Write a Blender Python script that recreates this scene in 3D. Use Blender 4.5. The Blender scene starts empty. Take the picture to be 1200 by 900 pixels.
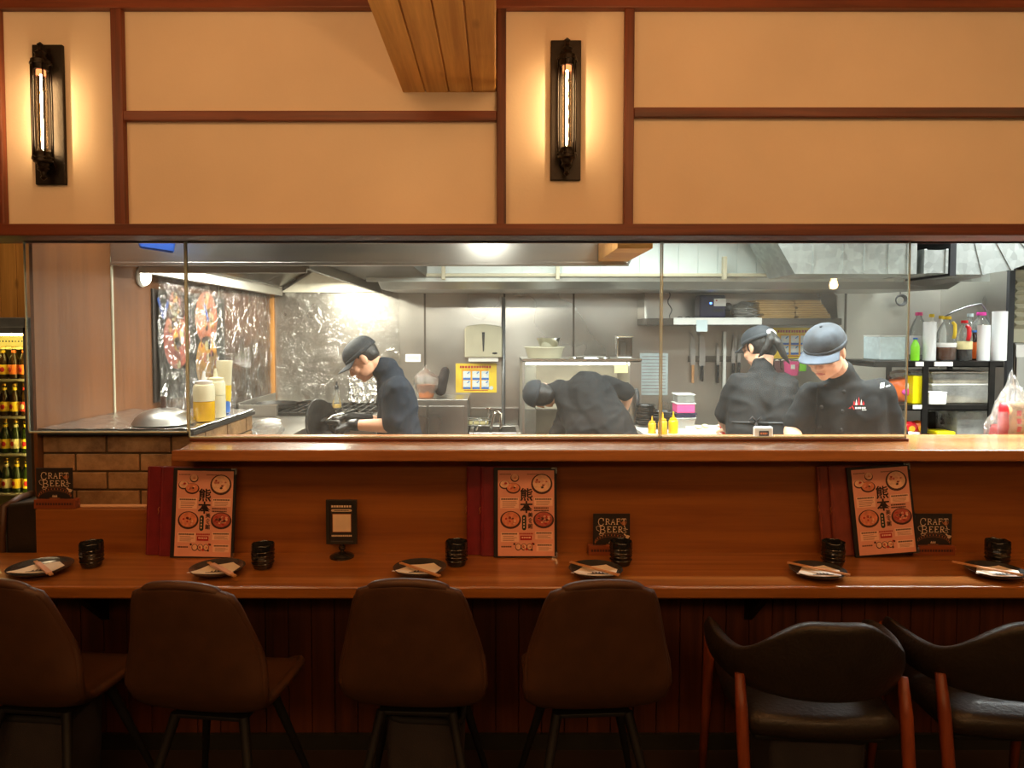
import bpy, bmesh, math, random
from mathutils import Vector, Matrix, noise
from mathutils.bvhtree import BVHTree
random.seed(7)
PI = math.pi
SC = bpy.context.scene
COL = SC.collection
V = Vector

# ------------------------------------------------------------------ camera
F = 832.0
VX, HY = 580.0, 388.0            # vanishing point of the depth direction
PITCH = math.radians(2.4)
EYE = V((0.0, 0.0, 1.6))
CY = HY + F * math.tan(PITCH)
cam_d = bpy.data.cameras.new('camera')
cam_d.sensor_width = 36.0
cam_d.lens = F / 1200.0 * 36.0
cam_d.shift_x = (600 - VX) / 1200.0
cam_d.shift_y = (CY - 450) / 1200.0
cam_d.clip_start = 0.05
cam = bpy.data.objects.new('camera', cam_d)
cam.location = EYE
cam.rotation_euler = (PI / 2 - PITCH, 0, 0)
COL.objects.link(cam)
SC.camera = cam

def P(px, py, Y):
    """world point on the plane at distance Y that the photo shows at px, py"""
    u = (px - VX) / F
    v = -(py - CY) / F
    d = V((u, math.cos(PITCH) + v * math.sin(PITCH), -math.sin(PITCH) + v * math.cos(PITCH)))
    return EYE + d * (Y / d.y)
def PX(px, Y): return (px - VX) / F * Y
def PZ(py, Y): return P(600, py, Y).z

# ------------------------------------------------------------------ objects
def tag(o, label=None, cat=None, group=None, kind=None):
    if label: o['label'] = label
    if cat: o['category'] = cat
    if group: o['group'] = group
    if kind: o['kind'] = kind
    return o
def thing(name, label, cat, loc=(0, 0, 0), group=None, rz=0.0, kind=None):
    o = bpy.data.objects.new(name, None)
    o.empty_display_size = 0.05
    o.location = loc
    o.rotation_euler = (0, 0, rz)
    COL.objects.link(o)
    return tag(o, label, cat, group, kind)
def root_loc(o):
    while o is not None and o.parent is not None: o = o.parent
    return V(o.location) if o is not None else V((0, 0, 0))
def link_mesh(name, me, mats, parent=None, smooth=None):
    for m in (mats if isinstance(mats, (list, tuple)) else [mats]): me.materials.append(m)
    o = bpy.data.objects.new(name, me)
    COL.objects.link(o)
    if parent is not None: o.parent = parent
    if smooth:
        for p in me.polygons: p.use_smooth = True
        if smooth is not True:
            me.set_sharp_from_angle(angle=math.radians(smooth))
    return o
def children(o):
    return [c for c in COL.objects if c.parent == o]
def copy_tree(o, parent=None):
    kids = list(o.children)
    c = o.copy()
    COL.objects.link(c)
    if parent is not None: c.parent = parent
    for k in kids: copy_tree(k, c)
    return c

def rot_to(d):
    return V((0, 0, 1)).rotation_difference(V(d).normalized()).to_matrix()

class MB:
    """gathers shapes into one mesh"""
    def __init__(s):
        s.v, s.f, s.m = [], [], []
    def add(s, vs, fs, mi=0):
        b = len(s.v)
        s.v += [V(v) for v in vs]
        s.f += [tuple(i + b for i in f) for f in fs]
        s.m += [mi] * len(fs)
        return s
    def box(s, lo, hi, mi=0, rot=None, piv=None):
        x0, y0, z0 = lo; x1, y1, z1 = hi
        vs = [V(p) for p in ((x0,y0,z0),(x1,y0,z0),(x1,y1,z0),(x0,y1,z0),(x0,y0,z1),(x1,y0,z1),(x1,y1,z1),(x0,y1,z1))]
        if rot is not None:
            c = V(piv) if piv is not None else (V(lo) + V(hi)) / 2
            vs = [c + rot @ (v - c) for v in vs]
        return s.add(vs, [(0,3,2,1),(4,5,6,7),(0,1,5,4),(1,2,6,5),(2,3,7,6),(3,0,4,7)], mi)
    def hexa(s, bot, top, mi=0):
        return s.add(list(bot) + list(top), [(3,2,1,0),(4,5,6,7),(0,1,5,4),(1,2,6,5),(2,3,7,6),(3,0,4,7)], mi)
    def cone(s, p0, p1, r0, r1=None, n=16, mi=0, caps=True):
        if r1 is None: r1 = r0
        p0, p1 = V(p0), V(p1)
        R = rot_to(p1 - p0)
        vs, fs = [], []
        for i in range(n):
            a = 2 * PI * i / n
            d = R @ V((math.cos(a), math.sin(a), 0))
            vs += [p0 + d * r0, p1 + d * r1]
        for i in range(n):
            j = (i + 1) % n
            fs.append((2*i, 2*j, 2*j+1, 2*i+1))
        if caps:
            fs.append(tuple(2*i for i in reversed(range(n))))
            fs.append(tuple(2*i+1 for i in range(n)))
        return s.add(vs, fs, mi)
    def tube(s, pts, r, n=8, mi=0, closed=False):
        pts = [V(p) for p in pts]
        rs = r if isinstance(r, (list, tuple)) else [r] * len(pts)
        k = len(pts)
        vs, fs = [], []
        ref = None
        for i, p in enumerate(pts):
            if closed: t = pts[(i+1) % k] - pts[i-1]
            else: t = pts[min(i+1, k-1)] - pts[max(i-1, 0)]
            t.normalize()
            if ref is None:
                ref = t.orthogonal().normalized()
            ref = (ref - t * ref.dot(t))
            if ref.length < 1e-6: ref = t.orthogonal()
            ref.normalize()
            b = t.cross(ref)
            for j in range(n):
                a = 2 * PI * j / n
                vs.append(p + (ref * math.cos(a) + b * math.sin(a)) * rs[i])
        rng = k if closed else k - 1
        for i in range(rng):
            i2 = (i + 1) % k
            for j in range(n):
                j2 = (j + 1) % n
                fs.append((i*n+j, i*n+j2, i2*n+j2, i2*n+j))
        if not closed:
            fs.append(tuple(reversed(range(n))))
            fs.append(tuple((k-1)*n + j for j in range(n)))
        return s.add(vs, fs, mi)
    def lathe(s, prof, c=(0,0,0), n=24, mi=0, M=None, sx=1.0, sy=1.0):
        c = V(c)
        vs, fs = [], []
        for r, z in prof:
            for j in range(n):
                a = 2 * PI * j / n
                p = V((r*math.cos(a)*sx, r*math.sin(a)*sy, z))
                if M is not None: p = M @ p
                vs.append(c + p)
        for i in range(len(prof) - 1):
            for j in range(n):
                j2 = (j+1) % n
                fs.append((i*n+j, i*n+j2, (i+1)*n+j2, (i+1)*n+j))
        fs.append(tuple(reversed(range(n))))
        fs.append(tuple((len(prof)-1)*n + j for j in range(n)))
        return s.add(vs, fs, mi)
    def ell(s, c, r, M=None, n=16, m=10, mi=0):
        c = V(c)
        if not isinstance(r, (tuple, list, Vector)): r = (r, r, r)
        vs, fs = [], []
        for i in range(1, m):
            t = PI * i / m
            for j in range(n):
                a = 2 * PI * j / n
                p = V((r[0]*math.sin(t)*math.cos(a), r[1]*math.sin(t)*math.sin(a), r[2]*math.cos(t)))
                vs.append(c + (M @ p if M is not None else p))
        top = V((0,0,r[2])); bot = V((0,0,-r[2]))
        vs.append(c + (M @ top if M is not None else top)); vs.append(c + (M @ bot if M is not None else bot))
        T, B = len(vs) - 2, len(vs) - 1
        for i in range(m - 2):
            for j in range(n):
                j2 = (j+1) % n
                fs.append((i*n+j, (i+1)*n+j, (i+1)*n+j2, i*n+j2))
        for j in range(n):
            j2 = (j+1) % n
            fs.append((T, j, j2)); fs.append((B, (m-2)*n+j2, (m-2)*n+j))
        return s.add(vs, fs, mi)
    def cap(s, p0, p1, r0, r1=None, mi=0):
        """tapered capsule"""
        if r1 is None: r1 = r0
        s.cone(p0, p1, r0, r1, 16, mi); s.ell(p0, r0, None, 12, 8, mi); s.ell(p1, r1, None, 12, 8, mi)
        return s
    def chain(s, pts, rs, mi=0):
        for i in range(len(pts) - 1): s.cap(pts[i], pts[i+1], rs[i], rs[i+1], mi)
        return s
    def poly(s, pts, d=None, mi=0):
        """flat polygon; with d extruded along the vector d"""
        pts = [V(p) for p in pts]
        n = len(pts)
        if d is None: return s.add(pts, [tuple(range(n))], mi)
        d = V(d)
        fs = [tuple(reversed(range(n))), tuple(range(n, 2*n))] + [(i, (i+1) % n, (i+1) % n + n, i + n) for i in range(n)]
        return s.add(pts + [p + d for p in pts], fs, mi)
    def grid(s, fn, nu, nv, mi=0, closed_u=False):
        vs = [fn(i / nu, j / nv) for j in range(nv + 1) for i in range(nu + (0 if closed_u else 1))]
        w = nu if closed_u else nu + 1
        fs = []
        for j in range(nv):
            for i in range(nu):
                i2 = (i + 1) % w
                fs.append((j*w+i, j*w+i2, (j+1)*w+i2, (j+1)*w+i))
        return s.add(vs, fs, mi)
    def mesh(s, off=V((0,0,0)), fix=True):
        me = bpy.data.meshes.new('mesh')
        me.from_pydata([v - off for v in s.v], [], s.f)
        for p, mi in zip(me.polygons, s.m): p.material_index = mi
        if fix:
            bm = bmesh.new(); bm.from_mesh(me)
            bmesh.ops.recalc_face_normals(bm, faces=bm.faces)
            bm.to_mesh(me); bm.free()
        me.update()
        return me
    def build(s, name, mats, parent=None, smooth=None, bevel=0, seg=2, solid=0, sub=0, fix=True):
        off = root_loc(parent) if parent is not None else V((0,0,0))
        o = link_mesh(name, s.mesh(off, fix), mats, parent, smooth)
        if solid:
            m = o.modifiers.new('solid', 'SOLIDIFY'); m.thickness = solid; m.offset = 0
        if bevel:
            m = o.modifiers.new('bevel', 'BEVEL'); m.width = bevel; m.segments = seg; m.limit_method = 'ANGLE'; m.angle_limit = math.radians(40)
        if sub:
            m = o.modifiers.new('sub', 'SUBSURF'); m.levels = sub; m.render_levels = sub
        return o

def blob(mb, voxel, smooth=4, wrinkle=None):
    """melts overlapping shapes into one skin; returns a mesh in world space"""
    me = mb.mesh()
    o = bpy.data.objects.new('tmp', me); COL.objects.link(o)
    r = o.modifiers.new('r', 'REMESH'); r.mode = 'VOXEL'; r.voxel_size = voxel; r.adaptivity = 0
    if smooth:
        sm = o.modifiers.new('s', 'SMOOTH'); sm.factor = 0.5; sm.iterations = smooth
    dg = bpy.context.evaluated_depsgraph_get()
    out = bpy.data.meshes.new_from_object(o.evaluated_get(dg))
    bpy.data.objects.remove(o); bpy.data.meshes.remove(me)
    if wrinkle:
        amp, fn = wrinkle[:2]
        nor = [v.normal.copy() for v in out.vertices]
        for v, n in zip(out.vertices, nor): v.co += n * fn(v.co) * amp
        bm = bmesh.new(); bm.from_mesh(out)
        for _ in range(3): bmesh.ops.smooth_vert(bm, verts=bm.verts, factor=0.5, use_axis_x=True, use_axis_y=True, use_axis_z=True)
        bm.to_mesh(out); bm.free()
        out.update()
    return out
def blob_build(name, mb, mat, parent, voxel=0.006, smooth=4, wrinkle=None):
    me = blob(mb, voxel, smooth, wrinkle)
    off = root_loc(parent)
    for v in me.vertices: v.co -= off
    me.materials.clear()
    return link_mesh(name, me, mat, parent, True)

def text_shape(s, size, bold=0.0, align='CENTER'):
    cu = bpy.data.curves.new('t', 'FONT')
    cu.body = s; cu.size = size; cu.align_x = align; cu.align_y = 'CENTER'; cu.offset = bold; cu.resolution_u = 2
    o = bpy.data.objects.new('t', cu); COL.objects.link(o)
    dg = bpy.context.evaluated_depsgraph_get()
    me = bpy.data.meshes.new_from_object(o.evaluated_get(dg))
    vs = [tuple(v.co) for v in me.vertices]; fs = [tuple(p.vertices) for p in me.polygons]
    bpy.data.objects.remove(o); bpy.data.curves.remove(cu); bpy.data.meshes.remove(me)
    return vs, fs

class Sheet:
    """printing on a flat face: o = lower left corner, ux/uy = unit edges, w/h = size; 0..1 coordinates"""
    def __init__(s, mb, o, ux, uy, w, h, lift=0.0006):
        s.mb, s.o, s.ux, s.uy, s.w, s.h = mb, V(o), V(ux), V(uy), w, h
        s.n = s.ux.cross(s.uy).normalized(); s.lift = lift; s.k = 1
    def pt(s, u, v, k=1):
        return s.o + s.ux * (u * s.w) + s.uy * (v * s.h) + s.n * (s.lift * k)
    def rect(s, u0, v0, u1, v1, mi, k=1):
        s.mb.add([s.pt(u0,v0,k), s.pt(u1,v0,k), s.pt(u1,v1,k), s.pt(u0,v1,k)], [(0,1,2,3)], mi)
    def poly(s, pts, mi, k=1):
        s.mb.add([s.pt(u, v, k) for u, v in pts], [tuple(range(len(pts)))], mi)
    def disc(s, u, v, r, mi, k=1, n=20, sq=1.0, a0=0, a1=2*PI):
        pts = []
        for i in range(n):
            a = a0 + (a1 - a0) * i / (n if a1 - a0 > 6.2 else n - 1)
            pts.append((u + r*math.cos(a), v + r*sq*math.sin(a)*s.w/s.h))
        s.poly(pts, mi, k)
    def text(s, t, u, v, size, mi, k=2, bold=0.0, sx=1.0):
        vs, fs = text_shape(t, size, bold)
        c = s.pt(u, v, k)
        s.mb.add([c + s.ux * (x*sx) + s.uy * y for x, y, z in vs], fs, mi)
    def stroke(s, pts, wd, mi, k=2):
        """a line of width wd (metres) through 0..1 points"""
        q = [s.pt(u, v, k) for u, v in pts]
        L, R = [], []
        for i, p in enumerate(q):
            t = (q[min(i+1, len(q)-1)] - q[max(i-1, 0)]).normalized()
            b = s.n.cross(t) * (wd / 2)
            L.append(p + b); R.append(p - b)
        n = len(q)
        s.mb.add(L + R, [(i+n, i+1+n, i+1, i) for i in range(n-1)], mi)
    def lines(s, u0, u1, v_top, v_bot, n, mi, th=0.35, words=True, k=2):
        """rows of small marks, as print too small to read"""
        for i in range(n):
            v = v_top + (v_bot - v_top) * (i + 0.5) / n
            hh = abs(v_top - v_bot) / n * th
            if not words:
                s.rect(u0, v - hh/2, u1 - (random.random()*0.3*(u1-u0) if n > 1 else 0), v + hh/2, mi, k); continue
            u = u0
            while u < u1 - 0.01:
                w = hh * s.h / s.w * random.uniform(0.7, 1.0)
                s.rect(u, v - hh/2, min(u + w, u1), v + hh/2, mi, k)
                u += w * 1.35

# ------------------------------------------------------------------ materials
def new_mat(name):
    m = bpy.data.materials.new(name); m.use_nodes = True
    nt = m.node_tree; nt.nodes.clear()
    out = nt.nodes.new('ShaderNodeOutputMaterial')
    return m, nt, out
def N(nt, t, **kw):
    n = nt.nodes.new(t)
    for k, v in kw.items():
        if k in n.inputs: n.inputs[k].default_value = v
        else: setattr(n, k, v)
    return n
def rgba(c): return (c[0], c[1], c[2], 1.0)
def srgb(r, g, b):
    f = lambda c: (c/255)/12.92 if c/255 <= 0.04045 else ((c/255+0.055)/1.055)**2.4
    return (f(r), f(g), f(b))
def mat(name, c, rough=0.5, metal=0.0, vary=0.12, vscale=12.0, bump=0.0, bscale=80.0, stretch=(1,1,1), trans=0.0, coat=0.0, ior=1.45, c2=None, emit=0.0, alpha=1.0, spec=0.5, rvary=0.0):
    m, nt, out = new_mat(name)
    b = N(nt, 'ShaderNodeBsdfPrincipled', Roughness=rough, Metallic=metal, IOR=ior)
    b.inputs['Transmission Weight'].default_value = trans
    b.inputs['Coat Weight'].default_value = coat
    b.inputs['Coat Roughness'].default_value = 0.15
    b.inputs['Alpha'].default_value = alpha
    b.inputs['Specular IOR Level'].default_value = spec
    tc = N(nt, 'ShaderNodeTexCoord'); mp = N(nt, 'ShaderNodeMapping')
    mp.inputs['Scale'].default_value = stretch
    nt.links.new(tc.outputs['Object'], mp.inputs['Vector'])
    nz = N(nt, 'ShaderNodeTexNoise', Scale=vscale, Detail=5.0)
    nt.links.new(mp.outputs['Vector'], nz.inputs['Vector'])
    rp = N(nt, 'ShaderNodeValToRGB')
    d = c2 if c2 else tuple(x * (1 - vary) for x in c)
    u = c if c2 else tuple(min(1, x * (1 + vary)) for x in c)
    rp.color_ramp.elements[0].color = rgba(d); rp.color_ramp.elements[0].position = 0.3
    rp.color_ramp.elements[1].color = rgba(u); rp.color_ramp.elements[1].position = 0.7
    nt.links.new(nz.outputs['Fac'], rp.inputs['Fac'])
    nt.links.new(rp.outputs['Color'], b.inputs['Base Color'])
    if rvary:
        mr = N(nt, 'ShaderNodeMapRange'); mr.inputs['To Min'].default_value = rough - rvary; mr.inputs['To Max'].default_value = rough + rvary
        nt.links.new(nz.outputs['Fac'], mr.inputs['Value']); nt.links.new(mr.outputs['Result'], b.inputs['Roughness'])
    if emit:
        nt.links.new(rp.outputs['Color'], b.inputs['Emission Color']); b.inputs['Emission Strength'].default_value = emit
    if bump:
        n2 = N(nt, 'ShaderNodeTexNoise', Scale=bscale, Detail=4.0)
        nt.links.new(mp.outputs['Vector'], n2.inputs['Vector'])
        bp = N(nt, 'ShaderNodeBump', Strength=bump, Distance=0.01)
        nt.links.new(n2.outputs['Fac'], bp.inputs['Height']); nt.links.new(bp.outputs['Normal'], b.inputs['Normal'])
    nt.links.new(b.outputs['BSDF'], out.inputs['Surface'])
    return m
def wood(name, dark, light, axis='x', scale=1.0, rough=0.35, knots=0.0, coat=0.0, bump=0.08, spec=0.5):
    """grain runs along the given axis"""
    m, nt, out = new_mat(name)
    b = N(nt, 'ShaderNodeBsdfPrincipled', Roughness=rough)
    b.inputs['Coat Weight'].default_value = coat; b.inputs['Coat Roughness'].default_value = 0.12
    b.inputs['Specular IOR Level'].default_value = spec
    tc = N(nt, 'ShaderNodeTexCoord'); mp = N(nt, 'ShaderNodeMapping')
    s = [38.0 * scale] * 3
    s['xyz'.index(axis)] = 1.6 * scale
    mp.inputs['Scale'].default_value = s
    nt.links.new(tc.outputs['Object'], mp.inputs['Vector'])
    n1 = N(nt, 'ShaderNodeTexNoise', Scale=1.0, Detail=6.0, Roughness=0.62, Distortion=0.4)
    nt.links.new(mp.outputs['Vector'], n1.inputs['Vector'])
    n2 = N(nt, 'ShaderNodeTexNoise', Scale=0.16, Detail=3.0)
    nt.links.new(mp.outputs['Vector'], n2.inputs['Vector'])
    mx = N(nt, 'ShaderNodeMath', operation='MULTIPLY_ADD'); mx.inputs[1].default_value = 0.55
    nt.links.new(n1.outputs['Fac'], mx.inputs[0])
    m2 = N(nt, 'ShaderNodeMath', operation='MULTIPLY'); m2.inputs[1].default_value = 0.45
    nt.links.new(n2.outputs['Fac'], m2.inputs[0]); nt.links.new(m2.outputs[0], mx.inputs[2])
    rp = N(nt, 'ShaderNodeValToRGB')
    rp.color_ramp.elements[0].position = 0.36; rp.color_ramp.elements[0].color = rgba(dark)
    rp.color_ramp.elements[1].position = 0.62; rp.color_ramp.elements[1].color = rgba(light)
    nt.links.new(mx.outputs[0], rp.inputs['Fac'])
    col = rp.outputs['Color']
    if knots:
        vo = N(nt, 'ShaderNodeTexVoronoi', Scale=1.0)
        m3 = N(nt, 'ShaderNodeMapping'); s3 = [9.0]*3; s3['xyz'.index(axis)] = 3.2; m3.inputs['Scale'].default_value = s3
        nt.links.new(tc.outputs['Object'], m3.inputs['Vector']); nt.links.new(m3.outputs['Vector'], vo.inputs['Vector'])
        r2 = N(nt, 'ShaderNodeValToRGB')
        r2.color_ramp.elements[0].position = 0.05; r2.color_ramp.elements[0].color = (knots, knots, knots, 1)
        r2.color_ramp.elements[1].position = 0.16; r2.color_ramp.elements[1].color = (0, 0, 0, 1)
        nt.links.new(vo.outputs['Distance'], r2.inputs['Fac'])
        mc = N(nt, 'ShaderNodeMixRGB'); mc.inputs['Color2'].default_value = rgba(tuple(x*0.35 for x in dark))
        nt.links.new(r2.outputs['Color'], mc.inputs['Fac']); nt.links.new(col, mc.inputs['Color1'])
        col = mc.outputs['Color']
    nt.links.new(col, b.inputs['Base Color'])
    bp = N(nt, 'ShaderNodeBump', Strength=bump, Distance=0.005)
    nt.links.new(n1.outputs['Fac'], bp.inputs['Height']); nt.links.new(bp.outputs['Normal'], b.inputs['Normal'])
    nt.links.new(b.outputs['BSDF'], out.inputs['Surface'])
    return m
def steel(name, c=(0.55,0.54,0.51), rough=0.32, axis='z', smear=0.2, metal=1.0):
    """brushed sheet steel with cloudy wiping marks"""
    m, nt, out = new_mat(name)
    b = N(nt, 'ShaderNodeBsdfPrincipled', Metallic=metal)
    tc = N(nt, 'ShaderNodeTexCoord'); mp = N(nt, 'ShaderNodeMapping')
    s = [220.0]*3; s['xyz'.index(axis)] = 3.0
    mp.inputs['Scale'].default_value = s
    nt.links.new(tc.outputs['Object'], mp.inputs['Vector'])
    n1 = N(nt, 'ShaderNodeTexNoise', Scale=1.0, Detail=3.0); nt.links.new(mp.outputs['Vector'], n1.inputs['Vector'])
    n2 = N(nt, 'ShaderNodeTexNoise', Scale=1.6, Detail=2.0, Roughness=0.45); nt.links.new(tc.outputs['Object'], n2.inputs['Vector'])
    mr = N(nt, 'ShaderNodeMapRange'); mr.inputs['From Min'].default_value = 0.3; mr.inputs['From Max'].default_value = 0.7
    mr.inputs['To Min'].default_value = max(0.05, rough - 0.05); mr.inputs['To Max'].default_value = rough + 0.08
    nt.links.new(n2.outputs['Fac'], mr.inputs['Value']); nt.links.new(mr.outputs['Result'], b.inputs['Roughness'])
    rp = N(nt, 'ShaderNodeValToRGB')
    rp.color_ramp.elements[0].position = 0.32; rp.color_ramp.elements[0].color = rgba(tuple(x*(1-smear) for x in c))
    rp.color_ramp.elements[1].position = 0.68; rp.color_ramp.elements[1].color = rgba(c)
    nt.links.new(n2.outputs['Fac'], rp.inputs['Fac']); nt.links.new(rp.outputs['Color'], b.inputs['Base Color'])
    bp = N(nt, 'ShaderNodeBump', Strength=0.06, Distance=0.003)
    nt.links.new(n1.outputs['Fac'], bp.inputs['Height']); nt.links.new(bp.outputs['Normal'], b.inputs['Normal'])
    nt.links.new(b.outputs['BSDF'], out.inputs['Surface'])
    return m
def emis(name, c, strength):
    m, nt, out = new_mat(name)
    e = N(nt, 'ShaderNodeEmission', Strength=strength); e.inputs['Color'].default_value = rgba(c)
    nt.links.new(e.outputs[0], out.inputs['Surface'])
    return m
def clear(name, tint=(1,1,1), refl=1.0, dirt=0.0, rough=0.02, dirtc=(0.8,0.8,0.75), bump=0.0, bscale=6.0, dscale=3.0, base=0.0, bdist=0.02):
    """thin clear sheet: see-through, with a mirror-like sheen and optional smears"""
    m, nt, out = new_mat(name)
    tr = N(nt, 'ShaderNodeBsdfTransparent'); tr.inputs['Color'].default_value = rgba(tint)
    gl = N(nt, 'ShaderNodeBsdfGlossy', Roughness=rough)
    fr = N(nt, 'ShaderNodeFresnel', IOR=1.45)
    mul = N(nt, 'ShaderNodeMath', operation='MULTIPLY_ADD'); mul.inputs[1].default_value = refl; mul.inputs[2].default_value = base
    nt.links.new(fr.outputs[0], mul.inputs[0])
    mx = N(nt, 'ShaderNodeMixShader'); nt.links.new(mul.outputs[0], mx.inputs[0])
    nt.links.new(tr.outputs[0], mx.inputs[1]); nt.links.new(gl.outputs[0], mx.inputs[2])
    res = mx.outputs[0]
    tc = N(nt, 'ShaderNodeTexCoord')
    if bump:
        nz = N(nt, 'ShaderNodeTexNoise', Scale=bscale, Detail=4.0, Distortion=1.5); nt.links.new(tc.outputs['Object'], nz.inputs['Vector'])
        ab = N(nt, 'ShaderNodeMath', operation='ABSOLUTE'); sb = N(nt, 'ShaderNodeMath', operation='SUBTRACT'); sb.inputs[1].default_value = 0.5
        nt.links.new(nz.outputs['Fac'], sb.inputs[0]); nt.links.new(sb.outputs[0], ab.inputs[0])
        bp = N(nt, 'ShaderNodeBump', Strength=bump, Distance=bdist); nt.links.new(ab.outputs[0], bp.inputs['Height'])
        nt.links.new(bp.outputs['Normal'], gl.inputs['Normal'])
    if dirt:
        df = N(nt, 'ShaderNodeBsdfDiffuse'); df.inputs['Color'].default_value = rgba(dirtc)
        tl = N(nt, 'ShaderNodeBsdfTranslucent'); tl.inputs['Color'].default_value = rgba(dirtc)
        m5 = N(nt, 'ShaderNodeMixShader'); m5.inputs[0].default_value = 0.5
        nt.links.new(df.outputs[0], m5.inputs[1]); nt.links.new(tl.outputs[0], m5.inputs[2])
        n2 = N(nt, 'ShaderNodeTexNoise', Scale=dscale, Detail=8.0, Roughness=0.7); nt.links.new(tc.outputs['Object'], n2.inputs['Vector'])
        mr = N(nt, 'ShaderNodeMapRange'); mr.inputs['From Min'].default_value = 0.3; mr.inputs['From Max'].default_value = 0.75
        mr.inputs['To Min'].default_value = dirt*0.25; mr.inputs['To Max'].default_value = dirt*1.7
        nt.links.new(n2.outputs['Fac'], mr.inputs['Value'])
        m6 = N(nt, 'ShaderNodeMixShader'); nt.links.new(mr.outputs['Result'], m6.inputs[0])
        nt.links.new(res, m6.inputs[1]); nt.links.new(m5.outputs[0], m6.inputs[2])
        res = m6.outputs[0]
    nt.links.new(res, out.inputs['Surface'])
    return m
def brick_mat(name):
    m, nt, out = new_mat(name)
    b = N(nt, 'ShaderNodeBsdfPrincipled', Roughness=0.85)
    tc = N(nt, 'ShaderNodeTexCoord'); nz = N(nt, 'ShaderNodeTexNoise', Scale=9.0, Detail=7.0, Roughness=0.7)
    nt.links.new(tc.outputs['Object'], nz.inputs['Vector'])
    rp = N(nt, 'ShaderNodeValToRGB')
    e = rp.color_ramp.elements
    e[0].position = 0.25; e[0].color = rgba(srgb(96, 66, 36)); e[1].position = 0.75; e[1].color = rgba(srgb(186, 142, 92))
    nt.links.new(nz.outputs['Fac'], rp.inputs['Fac'])
    nt.links.new(rp.outputs['Color'], b.inputs['Base Color'])
    bp = N(nt, 'ShaderNodeBump', Strength=0.5, Distance=0.01); nt.links.new(nz.outputs['Fac'], bp.inputs['Height']); nt.links.new(bp.outputs['Normal'], b.inputs['Normal'])
    nt.links.new(b.outputs['BSDF'], out.inputs['Surface'])
    return m
def galv(name):
    m, nt, out = new_mat(name)
    b = N(nt, 'ShaderNodeBsdfPrincipled', Metallic=0.85, Roughness=0.42)
    tc = N(nt, 'ShaderNodeTexCoord'); vo = N(nt, 'ShaderNodeTexVoronoi', Scale=28.0); nt.links.new(tc.outputs['Object'], vo.inputs['Vector'])
    rp = N(nt, 'ShaderNodeValToRGB'); rp.color_ramp.elements[0].color = (0.34,0.36,0.345,1); rp.color_ramp.elements[1].color = (0.50,0.53,0.51,1)
    nt.links.new(vo.outputs['Color'], rp.inputs['Fac']); nt.links.new(rp.outputs['Color'], b.inputs['Base Color'])
    nt.links.new(b.outputs['BSDF'], out.inputs['Surface'])
    return m

M = {}
M['plaster'] = mat('cream_plaster', (0.79, 0.66, 0.51), 0.9, vary=0.05, vscale=2.5, bump=0.05, bscale=120)
M['trim'] = wood('red_brown_trim_wood', srgb(62, 24, 12), srgb(128, 62, 34), 'x', 0.9, 0.45, knots=0.7)
M['trim_v'] = wood('red_brown_post_wood', srgb(62, 24, 12), srgb(128, 62, 34), 'z', 0.9, 0.45, knots=0.7)
M['pine_y'] = wood('knotty_pine_boards', srgb(172, 120, 54), srgb(228, 180, 102), 'y', 0.8, 0.5, knots=0.6, bump=0.15)
M['pine_z'] = wood('knotty_pine_wall_boards', srgb(150, 96, 40), srgb(206, 146, 72), 'z', 0.8, 0.5, knots=0.6)
M['pine_x'] = wood('knotty_pine_block', srgb(170, 110, 48), srgb(214, 158, 82), 'x', 0.8, 0.5)
M['table'] = wood('orange_brown_table_veneer', srgb(130, 76, 32), srgb(168, 106, 48), 'x', 0.7, 0.26, coat=0.25, bump=0.03)
M['panel'] = wood('orange_brown_panel_veneer', srgb(118, 64, 24), srgb(156, 94, 38), 'x', 0.55, 0.4, bump=0.03)
M['ledge'] = wood('ledge_veneer', srgb(140, 84, 46), srgb(186, 124, 74), 'x', 0.7, 0.25, coat=0.5, bump=0.03)
M['wains'] = wood('dark_red_wainscot', srgb(58, 24, 10), srgb(104, 50, 22), 'z', 0.8, 0.5)
M['board'] = wood('brown_laminate_wall_board', srgb(92, 54, 25), srgb(118, 72, 36), 'z', 0.4, 0.7, bump=0.02, spec=0.2)
M['floor'] = mat('dark_floor_tile', srgb(58, 44, 36), 0.5, vary=0.2, vscale=4)
M['kfloor'] = mat('kitchen_floor_tile', srgb(120, 112, 100), 0.5, vary=0.15, vscale=5)
M['black_metal'] = mat('black_metal', (0.018, 0.016, 0.014), 0.42, 0.6, vary=0.3)
M['iron'] = mat('bronze_black_iron', (0.016, 0.011, 0.008), 0.42, 0.5, vary=0.3, bump=0.1)
M['steel'] = steel('brushed_steel_sheet')
M['steel_wall'] = steel('stained_steel_wall', (0.56, 0.53, 0.48), 0.30, 'z', 0.25, 0.92)
M['steel_dark'] = steel('dark_and_shade_steel', (0.16, 0.14, 0.12), 0.45, 'x', 0.4)  # dark steel parts; also painted shade on the soffit block and canister
M['chrome'] = mat('chrome', (0.72, 0.71, 0.68), 0.14, 1.0, vary=0.04)
M['galv'] = galv('galvanized_duct')
M['pvc'] = mat('white_pvc_panel', (0.60, 0.66, 0.63), 0.35, vary=0.04)
M['kceil'] = mat('kitchen_ceiling_paint', (0.62, 0.62, 0.58), 0.7)
M['kwhite'] = mat('lit_white_wall', (0.80, 0.76, 0.62), 0.6, vary=0.15, vscale=6)
M['glass'] = clear('counter_glass', (0.97, 0.985, 0.97), 0.9, dirt=0.032, rough=0.015, dirtc=(0.80, 0.78, 0.70))
M['glass_edge'] = mat('polished_glass_edge', (0.62, 0.66, 0.52), 0.2, vary=0.05)
M['lamp_glass'] = clear('tube_bulb_glass', (1.0, 0.97, 0.9), 0.6)
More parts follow.
